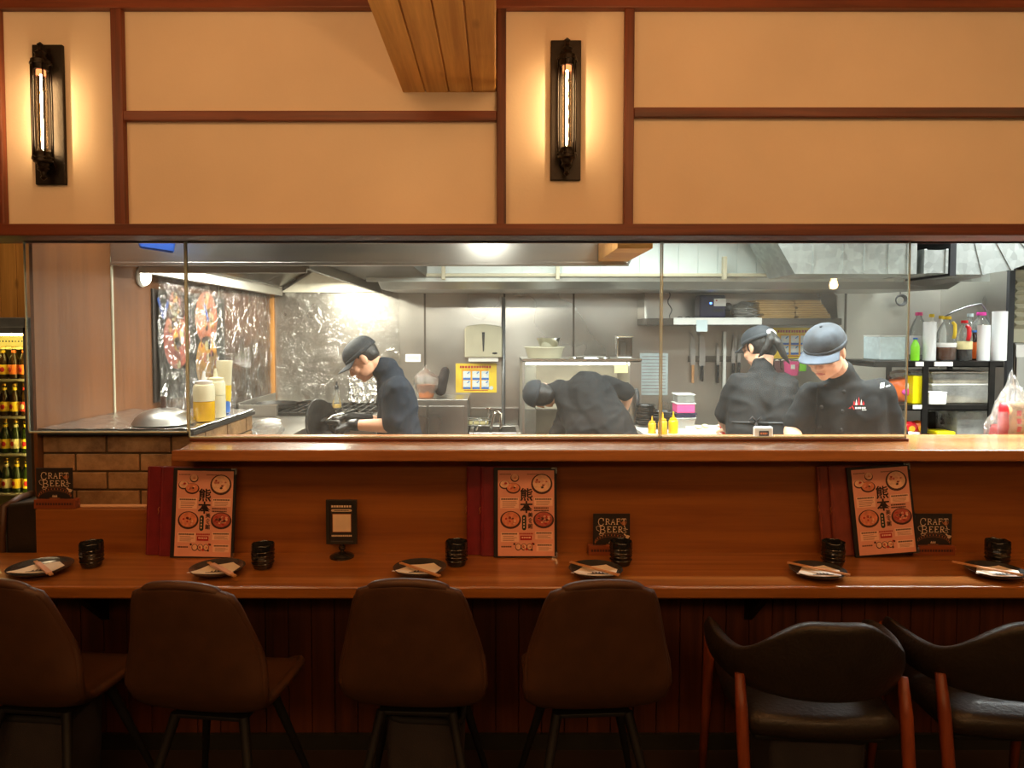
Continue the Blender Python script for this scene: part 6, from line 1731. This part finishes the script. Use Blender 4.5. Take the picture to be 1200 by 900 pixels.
def head_shapes(mb, c, R):
    T = lambda x, y, z: c + R @ V((x, y, z))
    mb.ell(T(0, -0.014, 0.022), (0.076, 0.096, 0.092), R, 20, 14)
    mb.ell(T(0, 0.022, -0.030), (0.064, 0.070, 0.086), R, 18, 12)
    mb.ell(T(0, 0.042, -0.080), (0.047, 0.046, 0.036), R, 16, 10)
    mb.ell(T(0, 0.070, -0.098), (0.022, 0.020, 0.017), R)
    mb.cap(T(0, 0.090, 0.008), T(0, 0.108, -0.030), 0.0085, 0.0125)
    for s in (-1, 1):
        mb.ell(T(s*0.012, 0.100, -0.033), (0.009, 0.010, 0.008), R)
        mb.ell(T(s*0.041, 0.060, -0.026), (0.024, 0.026, 0.024), R)
        mb.ell(T(s*0.050, 0.016, -0.062), (0.015, 0.050, 0.036), R)
        mb.ell(T(s*0.079, -0.012, -0.008), (0.006, 0.019, 0.031), R)
        mb.ell(T(s*0.078, -0.004, -0.032), (0.007, 0.010, 0.012), R)
        mb.ell(T(s*0.032, 0.079, 0.001), (0.017, 0.012, 0.010), R)
    mb.cap(T(-0.042, 0.074, 0.024), T(0.042, 0.074, 0.024), 0.013, 0.013)
    mb.cap(T(-0.016, 0.088, -0.060), T(0.016, 0.088, -0.060), 0.0085, 0.0085)
    mb.cap(T(-0.012, 0.086, -0.070), T(0.012, 0.086, -0.070), 0.0085, 0.0085)

def fold(seed, sc=1.0):
    def fn(p):
        q = V(p) * sc
        a = 1 - abs(noise.noise(V((q.x*7 + q.z*5, q.y*7, q.z*9 - q.x*4)) + V((seed, 0, 0))))*2
        b = noise.noise(V((q.x*16, q.y*16, q.z*11)) + V((0, seed, 0)))
        c_ = 1 - abs(noise.noise(V((q.x*5 - q.z*8, q.y*6, q.z*5 + q.x*6)) + V((0, 0, seed))))*2
        return max(0, a)**2 * 1.2 + 0.35*b + max(0, c_)**2*0.9 - 0.7
    return fn

def person(label, J, fwd, mats, sleeve=(1.0, 1.0), lat=None, hands=None, seed=1, longhair=False, headup=(0, 0, 1)):
    """J: joints in world space"""
    r = thing('person', label, 'person', (J['pelvis'].x, J['pelvis'].y, 0))
    lat = (J['shR'] - J['shL']).normalized() if lat is None else V(lat)
    R = frame(fwd, headup)
    hc = J['head']
    nb = J['neck']
    top = (J['shR'] + J['shL'])/2
    pel = J['pelvis']
    hipl = V((lat.x, lat.y, 0)).normalized()
    b = MB()
    head_shapes(b, hc, R)
    b.cap(hc + R @ V((0, -0.030, -0.055)), nb, 0.052, 0.058)
    for s in (-1, 1):
        b.cap(top + lat*s*0.085 + (pel - top)*0.18, pel + hipl*s*0.07, 0.088, 0.105)
    b.cap(J['shL'], J['shR'], 0.052, 0.052)
    b.cap(nb, top + (pel - top)*0.15, 0.060, 0.085)
    for k in 'LR':
        sh, el, wr_ = J['sh'+k], J['el'+k], J['wr'+k]
        b.chain([sh, lerp(sh, el, 0.5), el], [0.052, 0.046, 0.040])
        b.chain([el, lerp(el, wr_, 0.3), wr_], [0.040, 0.041, 0.027])
        d, n, side, curl = hands[k]
        hand_shapes(b, wr_, d, n, side, curl)
        s = -1 if k == 'L' else 1
        hip = pel + hipl*s*0.09
        kn = V((hip.x, hip.y, 0.50)) + V((0, 0.03, 0)); an = V((hip.x, hip.y, 0.09))
        b.chain([hip, kn, an], [0.085, 0.060, 0.042])
        toe = an + V((R @ V((0, 1, 0))).xy.to_3d().normalized()*0.13) + V((0, 0, -0.055))
        b.chain([an + V((0, 0, -0.05)), toe], [0.036, 0.030])
    blob_build('body', b, M['skin'], r, 0.0050, 5)
    # coat
    b = MB()
    for s in (-1, 1):
        b.cap(top + lat*s*0.088 + (pel - top)*0.16, pel + hipl*s*0.075 + V((0, 0, 0.0)), 0.112, 0.132)
        b.cap(pel + hipl*s*0.075, pel + hipl*s*0.085 + V((0, 0, -0.14)), 0.132, 0.140)
    b.cap(J['shL'], J['shR'], 0.073, 0.073)
    b.cap(nb + (top - nb)*0.55, top + (pel - top)*0.2, 0.085, 0.115)
    up_n = (hc - nb).normalized()
    b.cap(nb - up_n*0.01, nb + up_n*J.get('collar', 0.024), 0.072, 0.066)
    if 'extra' in J:
        for p0, p1, r0, r1 in J['extra']: b.cap(p0, p1, r0, r1)
    for k, sl in zip('LR', sleeve):
        sh, el, wr_ = J['sh'+k], J['el'+k], J['wr'+k]
        if sl <= 1.0: b.chain([sh, lerp(sh, el, 0.5*sl), lerp(sh, el, sl)], [0.074, 0.068, 0.064])
        else: b.chain([sh, lerp(sh, el, 0.5), el, lerp(el, wr_, sl - 1)], [0.074, 0.067, 0.062, 0.054])
    coat = blob_build('chef_coat', b, mats[0], r, 0.0085, 8, (0.0075, fold(seed)))
    # trousers and shoes
    b = MB()
    for s in (-1, 1):
        hip = pel + hipl*s*0.09
        b.chain([hip, V((hip.x, hip.y + 0.03, 0.50)), V((hip.x, hip.y, 0.10))], [0.115, 0.088, 0.072])
    b.cap(pel - hipl*0.06, pel + hipl*0.06, 0.125, 0.125)
    blob_build('trousers', b, M['coat'], r, 0.014, 3)
    for s in (-1, 1):
        hip = pel + hipl*s*0.09
        f2 = (R @ V((0, 1, 0))); f2 = V((f2.x, f2.y, 0)).normalized()
        a = V((hip.x, hip.y, 0.045))
        blob_build('shoe', MB().cap(a - f2*0.05, a + f2*0.15, 0.045, 0.040).cap(a - f2*0.03 + V((0, 0, 0.03)), a + f2*0.02 + V((0, 0, 0.04)), 0.045, 0.042), M['dark'], r, 0.012, 2)
    # face details, hair
    T = lambda x, y, z: hc + R @ V((x, y, z))
    for s in (-1, 1):
        MB().ell(T(s*0.032, 0.0885, -0.002), (0.014, 0.004, 0.0035), R).build('eye', M['print'], r, True)
        MB().tube([T(s*0.014, 0.0885, 0.020), T(s*0.034, 0.0895, 0.025), T(s*0.053, 0.074, 0.020)], [0.003, 0.004, 0.002], 6).build('eyebrow', M['hair'], r, True)
    MB().cap(T(-0.020, 0.0945, -0.0655), T(0.020, 0.0945, -0.0655), 0.003).ell(T(0, 0.0955, -0.0625), (0.014, 0.005, 0.004), R).ell(T(0, 0.0945, -0.0695), (0.013, 0.005, 0.004), R).build('mouth', M['lip'], r, True)
    if longhair:
        b = MB().ell(T(0, -0.024, 0.010), (0.0815, 0.092, 0.090), R, 24, 16)
        b.ell(T(0, -0.050, -0.035), (0.066, 0.058, 0.055), R, 18, 12)
    else:
        b = MB().ell(T(0, -0.022, 0.020), (0.0788, 0.0925, 0.078), R, 24, 16).ell(T(0, -0.045, -0.012), (0.068, 0.062, 0.050), R, 18, 12)
    hair = blob_build('hair', b, M['hair'], r, 0.006, 2)
    return r, R, T, coat

def cap_on(r, T, m_top, m_brim, brim=True, seed=0.0, tilt=0.0):
    rx, ry, rz = 0.091, 0.108, 0.088
    y0, z0 = -0.014, 0.036
    def fn(u, v):
        a = 2*PI*u; t = v*PI/2
        k = 1 + 0.020*noise.noise(V((math.cos(a)*2, math.sin(a)*2, v*3 + seed))) + 0.012*noise.noise(V((math.cos(a)*6, math.sin(a)*6, v*7 + seed)))
        seam = 1 - 0.012*max(0, 1 - abs(((a*6/(2*PI)) % 1) - 0.5)*2.0 - 0.88)/0.12
        c_ = max(0.02, math.cos(t))**0.80
        zz = z0 + rz*math.sin(t)**0.92
        return T(rx*c_*math.cos(a)*k*seam, y0 + ry*c_*math.sin(a)*k*seam, zz + tilt*math.sin(a)*c_*0.0)
    cp = MB().grid(fn, 48, 16, 0, True).build('cap', m_top, r, True, solid=0.004)
    b = MB().grid(lambda u, v: T((rx + 0.0015)*math.cos(2*PI*u), y0 + (ry + 0.0015)*math.sin(2*PI*u), z0 - 0.010 + 0.022*v), 48, 2, 0, True)
    b.build('cap_band', m_top, cp, True, solid=0.004)
    MB().ell(T(0, y0, z0 + rz + 0.001), 0.007).build('cap_button', m_top, cp, True)
    if brim:
        def fb(u, v):
            a = math.radians(-66 + 132*u)
            ext = 0.070 * math.cos(a*0.92)**0.55 * v
            return T(rx*math.sin(a)*(1 + 0.12*v), y0 + ry*math.cos(a) + ext, z0 - 0.002 - 0.022*(math.sin(a)**2)*v - 0.004*v - 0.010*math.sin(a)**2)
        MB().grid(fb, 28, 10).build('visor', m_brim, cp, True, solid=0.005)
    return cp

# --- the cook at the right, facing the glass
dA = 3.46
JA = dict(head=P(967, 412, dA - 0.10), neck=P(990, 446, dA + 0.01), shL=P(951, 466, dA), shR=P(1030, 461, dA), elL=P(928, 506, dA - 0.01), elR=P(1049, 519, dA + 0.05),
          wrL=P(941, 538, dA - 0.24), wrR=P(1022, 540, dA - 0.24), pelvis=V((PX(991, dA + 0.08), dA + 0.08, 0.90)), collar=0.050)
rA, RA, TA, coatA = person('person in black chef coat and slate blue cap facing the glass', JA, (-0.64, -0.58, -0.50), (M['coat'],), (0.70, 1.05),
    hands=dict(L=((0.3, -0.8, -0.08), (0, 0, -1), -1, 0.5), R=((-0.4, -0.8, -0.08), (0, 0, -1), 1, 0.5)), seed=2.0)
cap_on(rA, TA, M['cap_blue'], M['cap_brim'], True, 3.0)
def caster(o):
    dg = bpy.context.evaluated_depsgraph_get()
    me = o.data; off = root_loc(o)
    return BVHTree.FromPolygons([v.co + off for v in me.vertices], [tuple(p.vertices) for p in me.polygons])
bvA = caster(coatA)
def on(bv, px, py, d, lift=0.003, fallback=None):
    p = P(px, py, d)
    dr = (p - EYE).normalized()
    h = bv.ray_cast(p - dr*0.7, dr)
    return (h[0] - dr*lift) if h[0] is not None else p
def decal(polys, mats, name, bv, d, parent, lift=0.003):
    b = MB()
    for pts, mi in polys: b.add([on(bv, x, y, d, lift) for x, y in pts], [tuple(range(len(pts)))], mi)
    return b.build(name, mats, parent, fix=False)
b_ = []
for x, h_, mi in ((1001, 5, 1), (1003.6, 7, 0), (1006.5, 9.5, 1), (1009.4, 7, 0), (1012, 5, 1)):
    b_.append(([(x - 1.2, 474.5), (x + 1.2, 474.5), (x + 0.5, 474.5 - h_*0.6), (x, 474.5 - h_)], mi))
for k in range(5): b_.append(([(1002 + k*2.6, 479.2), (1003.7 + k*2.6, 479.2), (1004 + k*2.6, 477), (1002.3 + k*2.6, 477)], 0))
b_ += [([(998, 475.5), (999.4, 475.5), (1001.3, 480), (1000.4, 480)], 1), ([(1010, 481), (1016, 480.4), (1015, 479.9), (1010, 480.4)], 0), ([(994, 478.6), (997, 478.6), (997.5, 476.5)], 1)]
decal(b_, [M['paper'], M['redp']], 'chest_emblem', bvA, dA, rA)
decal([([(1031, 455), (1036, 454), (1036.5, 448), (1032, 449)], 0), ([(1033, 453), (1035, 453), (1035, 450), (1033, 450)], 1), ([(1038, 453.5), (1043, 452.2), (1043, 451), (1038, 452.2)], 0)], [M['paper'], M['redp']], 'sleeve_patch', bvA, dA, rA)
for px, py in ((967, 452), (962.5, 477), (961, 500), (989, 459), (987, 482), (986, 504)):
    MB().ell(on(bvA, px, py, dA, 0.001), (0.0095, 0.005, 0.0095)).build('coat_button', M['dark'], rA, True)
MB().tube([on(bvA, 958 - 0.05*(y - 452), y, dA, 0.001) for y in range(452, 514, 6)], 0.0028, 6).build('coat_placket', M['coat'], rA, True)
MB().chain([TA(0.045, 0.03, -0.115), TA(0.060, -0.01, -0.118), TA(0.060, -0.05, -0.10)], [0.006, 0.008, 0.006]).build('white_collar', M['paper'], rA, True)

# --- the ponytailed cook with her back to the glass
dB = 4.24
JB = dict(head=P(889, 407, dB + 0.10), neck=P(893, 434, dB + 0.02), shL=P(866, 451, dB), shR=P(920, 451, dB), elL=P(848, 489, dB + 0.08), elR=P(936, 497, dB + 0.10),
          wrL=P(853, 504, dB + 0.33), wrR=P(915, 505, dB + 0.34), pelvis=V((PX(893, dB - 0.05), dB - 0.05, 0.88)))
rB, RB, TB, coatB = person('person with ponytail, white hair tie and dark cap, back turned', JB, (-0.42, 0.80, -0.40), (M['coat2'],), (0.90, 0.98),
    hands=dict(L=((0.2, 0.9, -0.06), (0, 0, -1), 1, 0.4), R=((-0.2, 0.9, -0.06), (0, 0, -1), -1, 0.5)), seed=9.0, longhair=True)
cap_on(rB, TB, M['cap_black'], M['cap_black'], True, 8.0)
MB().tube([TB(0.022*math.cos(a), -0.122 + 0.006*math.sin(a), 0.040 + 0.018*math.sin(a)) for a in [2*PI*i/16 for i in range(16)]], 0.0125, 8, closed=True).build('hair_tie', M['paper'], rB, True)
b = MB()
q0 = TB(0.0, -0.115, 0.036)
X_ = V((1, 0, 0)); Z_ = V((0, 0, 1)); Y_ = V((0, 1, 0))
b.chain([q0, q0 - X_*0.020 - Y_*0.045 - Z_*0.03, q0 - X_*0.050 - Y_*0.050 - Z_*0.09, q0 - X_*0.085 - Y_*0.035 - Z_*0.135], [0.024, 0.026, 0.021, 0.006])
b.chain([q0, q0 + X_*0.022 - Y_*0.055 - Z_*0.05, q0 + X_*0.050 - Y_*0.070 - Z_*0.12, q0 + X_*0.085 - Y_*0.080 - Z_*0.175], [0.024, 0.026, 0.019, 0.005])
b.ell(TB(0, -0.10, 0.01), (0.05, 0.03, 0.05))
blob_build('ponytail', b, M['hair'], rB, 0.005, 2, (0.003, lambda p: noise.noise(V((p.x*120, p.y*120, p.z*18)))))
bvB = caster(coatB)
b = MB()
k0 = on(bvB, 886, 494, dB, 0.006)
for dx, dz in ((-0.045, 0.025), (0.040, 0.022)):
    b.tube([k0, k0 + V((dx*0.6, -0.012, dz*1.2)), k0 + V((dx, -0.010, dz*0.2)), k0], 0.0045, 6)
for dx in (-0.030, 0.022): b.tube([k0, k0 + V((dx*0.4, -0.010, -0.04)), k0 + V((dx, -0.004, -0.10))], 0.0045, 6)
b.build('apron_bow', M['basket'], rB, True)
MB().tube([on(bvB, x, 495.5 + 0.02*(x - 886), dB, 0.002) for x in range(858, 925, 5)], 0.007, 6).build('apron_string', M['dark'], rB, True)

# --- the cook bending into the cabinet
dC = 4.62
pC = V((PX(716, dC), dC, 0.86))
JC = dict(collar=0.075, head=P(634, 463, 4.80), neck=P(655, 458, 4.78), shL=P(664, 487, 4.82), shR=P(708, 451, 4.76), elL=P(650, 521, 4.88), elR=P(736, 460, 4.86),
          wrL=P(630, 532, 4.93), wrR=P(729, 486, 4.98), pelvis=pC,
          extra=[(P(690, 462, 4.68), P(712, 500, 4.62), 0.155, 0.17), (P(672, 468, 4.74), P(690, 500, 4.66), 0.13, 0.16), (P(700, 480, 4.66), P(724, 520, 4.60), 0.15, 0.15)])
rC, RC, TC, coatC = person('person in black bending over into the steel food cabinet', JC, (-0.05, 0.95, -0.22), (M['coat2'],), (0.98, 0.86), lat=(0.62, -0.10, 0.52),
    hands=dict(L=((-0.5, 0.6, -0.4), (0, 0.2, -1), 1, 0.4), R=((-0.4, 0.5, -0.6), (-0.5, 0, -0.5), -1, 0.4)), seed=5.0, longhair=True, headup=(-1.0, 0.0, 0.22))
cap_on(rC, TC, M['cap_black'], M['cap_black'], True, 12.0)

# --- the cook with the wok, in profile
dD = 4.20
JD = dict(head=P(425, 421, dD), neck=P(452, 433, dD + 0.0), shL=P(465, 455, dD - 0.16), shR=P(462, 452, dD + 0.17), elL=P(459, 499, dD - 0.20), elR=P(452, 497, dD + 0.18),
          wrL=P(412, 498, dD - 0.17), wrR=P(408, 489, dD + 0.10), pelvis=V((PX(468, dD), dD, 0.90)))
rD, RD, TD, coatD = person('person in dark navy coat and black cap tilting a wok, in profile', JD, (-0.78, -0.08, -0.68), (M['denim'],), (0.92, 0.92),
    hands=dict(L=((-0.9, 0.1, -0.3), (0.2, 0.2, -1), -1, 0.75), R=((-0.9, 0.0, -0.2), (0.2, -0.3, -1), 1, 0.75)), seed=13.0)
cap_on(rD, TD, M['cap_black'], M['cap_black'], True, 20.0)
for k, d, n, sd in (('L', (-0.9, 0.1, -0.3), (0.2, 0.2, -1), -1), ('R', (-0.9, 0.0, -0.2), (0.2, -0.3, -1), 1)):
    b = MB()
    hand_shapes(b, JD['wr'+k], d, n, sd, 0.75, 0.0035)
    b.cap(lerp(JD['el'+k], JD['wr'+k], 0.88 if k == 'L' else 0.45), JD['wr'+k], 0.036 if k == 'L' else 0.043, 0.033)
    blob_build('rubber_glove', b, M['glove'], rD, 0.004, 1)
wc = P(381, 500, 4.14)
ax = V((0.85, -0.30, 0.30)).normalized()
Rw = rot_to(ax)
wk = thing('wok', 'blackened iron wok held up on its side by the cook', 'wok', wc)
RW = 0.165
prof = [(0.0, -0.085), (0.05, -0.082), (0.10, -0.064), (0.14, -0.034), (RW, 0.0), (RW + 0.004, 0.001), (RW, 0.005), (0.136, -0.028), (0.096, -0.057), (0.05, -0.075), (0.0, -0.078)]
MB().lathe(prof, wc, 40, 0, Rw).build('wok_bowl', M['wok'], wk, 50)
hpt = wc + Rw @ V((RW, 0, 0))
rim_top = wc + (V((0, 0, 1)) - ax * ax.z).normalized() * RW * 0.25
MB().tube([wc + ax*0.0 + V((0.015, -0.02, 0.03)), lerp(wc, JD['wrL'], 0.55) + V((0, 0, 0.02)), JD['wrL'] + V((-0.07, 0.01, -0.02))], 0.012, 10).build('handle', M['wok'], wk, True)
ld = thing('ladle', 'steel ladle in the gloved hand of the wok cook', 'ladle', P(398, 505, 4.0))
MB().tube([P(415, 481, 4.28), P(398, 486, 4.24), P(384, 489, 4.2)], 0.008, 8).build('shaft', M['chrome'], ld, True)
MB().lathe([(0.0, -0.02), (0.03, -0.016), (0.045, 0.0), (0.043, 0.003), (0.03, -0.012), (0.0, -0.016)], P(383, 490, 4.2), 18, 0, rot_to(V((-0.4, -0.2, 0.8)))).build('scoop', M['chrome'], ld, True)
# ================================================================== lights
def area(name, loc, sx, sy, power, col, rot=(0, 0, 0), spread=180):
    l = bpy.data.lights.new(name, 'AREA'); l.shape = 'RECTANGLE'; l.size = sx; l.size_y = sy; l.energy = power; l.color = col; l.spread = math.radians(spread)
    o = bpy.data.objects.new(name, l); o.location = loc; o.rotation_euler = rot; COL.objects.link(o)
    return o
WARM = (1.0, 0.56, 0.24)
COOL = (1.0, 0.97, 0.88)
# ceiling wash lamps of the dining room
for x in (-1.9, -0.75, 0.55, 1.7, 2.9):
    area('ceiling_wash_lamp', (x, 1.25, CEIL - 0.03), 0.6, 0.5, 8.2, WARM, (math.radians(38), 0, 0), 170)
for x in (-2.2, -0.75, 0.75, 2.2):
    area('ceiling_lamp', (x, -1.7, CEIL - 0.03), 0.9, 0.9, 25, WARM, (math.radians(25), 0, 0), 170)
for x in (-0.85, 0.55):
    area('bulkhead_fill', (x, 0.7, 1.85), 0.35, 0.35, 20, WARM, (math.radians(180), 0, 0))  # added to brighten the pine bulkhead from below, no known fixture
area('pine_wall_fill', (-2.9, 4.0, CEIL - 0.05), 0.4, 0.4, 14, (1.0, 0.72, 0.40))  # added light for the pine wall beside the fridge, no known lamp
# kitchen tubes and added fill lights
NEUT = (0.93, 1.0, 0.97)
area('kitchen_tube_and_fill', (-0.1, 3.06, 2.5), 1.5, 0.06, 24, COOL, (math.radians(-16), 0, 0), 100)
area('kitchen_tube_and_fill', (-1.5, 3.12, 2.5), 0.6, 0.06, 10, COOL, (0, 0, 0), 120)  # added fill to brighten the brick counter and its bottles
area('kitchen_lamp', (-0.04, 3.02, 2.12), 0.12, 0.05, 2.0, COOL, (math.radians(30), 0, 0))
area('kitchen_tube_and_fill', (2.0, 3.10, 2.55), 2.6, 0.06, 115, NEUT, (math.radians(-4), 0, 0), 140)
area('kitchen_tube_and_fill', (-0.15, 3.78, 2.01), 1.4, 0.05, 46, COOL, (math.radians(15), 0, 0))  # added fill hidden behind the canopy front, lights the middle back wall
area('kitchen_ceiling_fill', (1.2, 4.0, KC - 0.03), 1.6, 0.3, 56, NEUT, (0, 0, 0), 140)  # unseen ceiling lights, this and the following added to brighten the kitchen
area('kitchen_ceiling_fill', (3.3, 3.75, KC - 0.03), 1.2, 0.3, 55, NEUT, (0, 0, 0), 140)
area('kitchen_ceiling_fill', (3.2, 5.2, KC - 0.03), 0.9, 0.3, 36, NEUT, (0, 0, 0), 160)
area('canopy_fill', (1.15, 5.15, zc0 - 0.012), 2.6, 0.06, 16, NEUT, (0, 0, 0))  # added fill under the canopy to brighten the shelf and wall
area('hood_light', (-1.25, 4.3, 2.0), 0.12, 0.8, 38, (1.0, 0.94, 0.80))
area('hood_light', (-1.25, 5.3, 2.0), 0.12, 0.8, 38, (1.0, 0.94, 0.80))
w = bpy.data.worlds.new('world'); w.use_nodes = True
w.node_tree.nodes['Background'].inputs[0].default_value = (1.0, 0.62, 0.32, 1)
w.node_tree.nodes['Background'].inputs[1].default_value = 0.02
SC.world = w
vs = SC.view_settings
SC.display_settings.display_device = 'sRGB'
vs.view_transform = 'Standard'; vs.look = 'None'; vs.gamma = 1.0; vs.use_curve_mapping = False
vs.exposure = 0.0
SC.cycles.max_bounces = 10
SC.cycles.transparent_max_bounces = 24
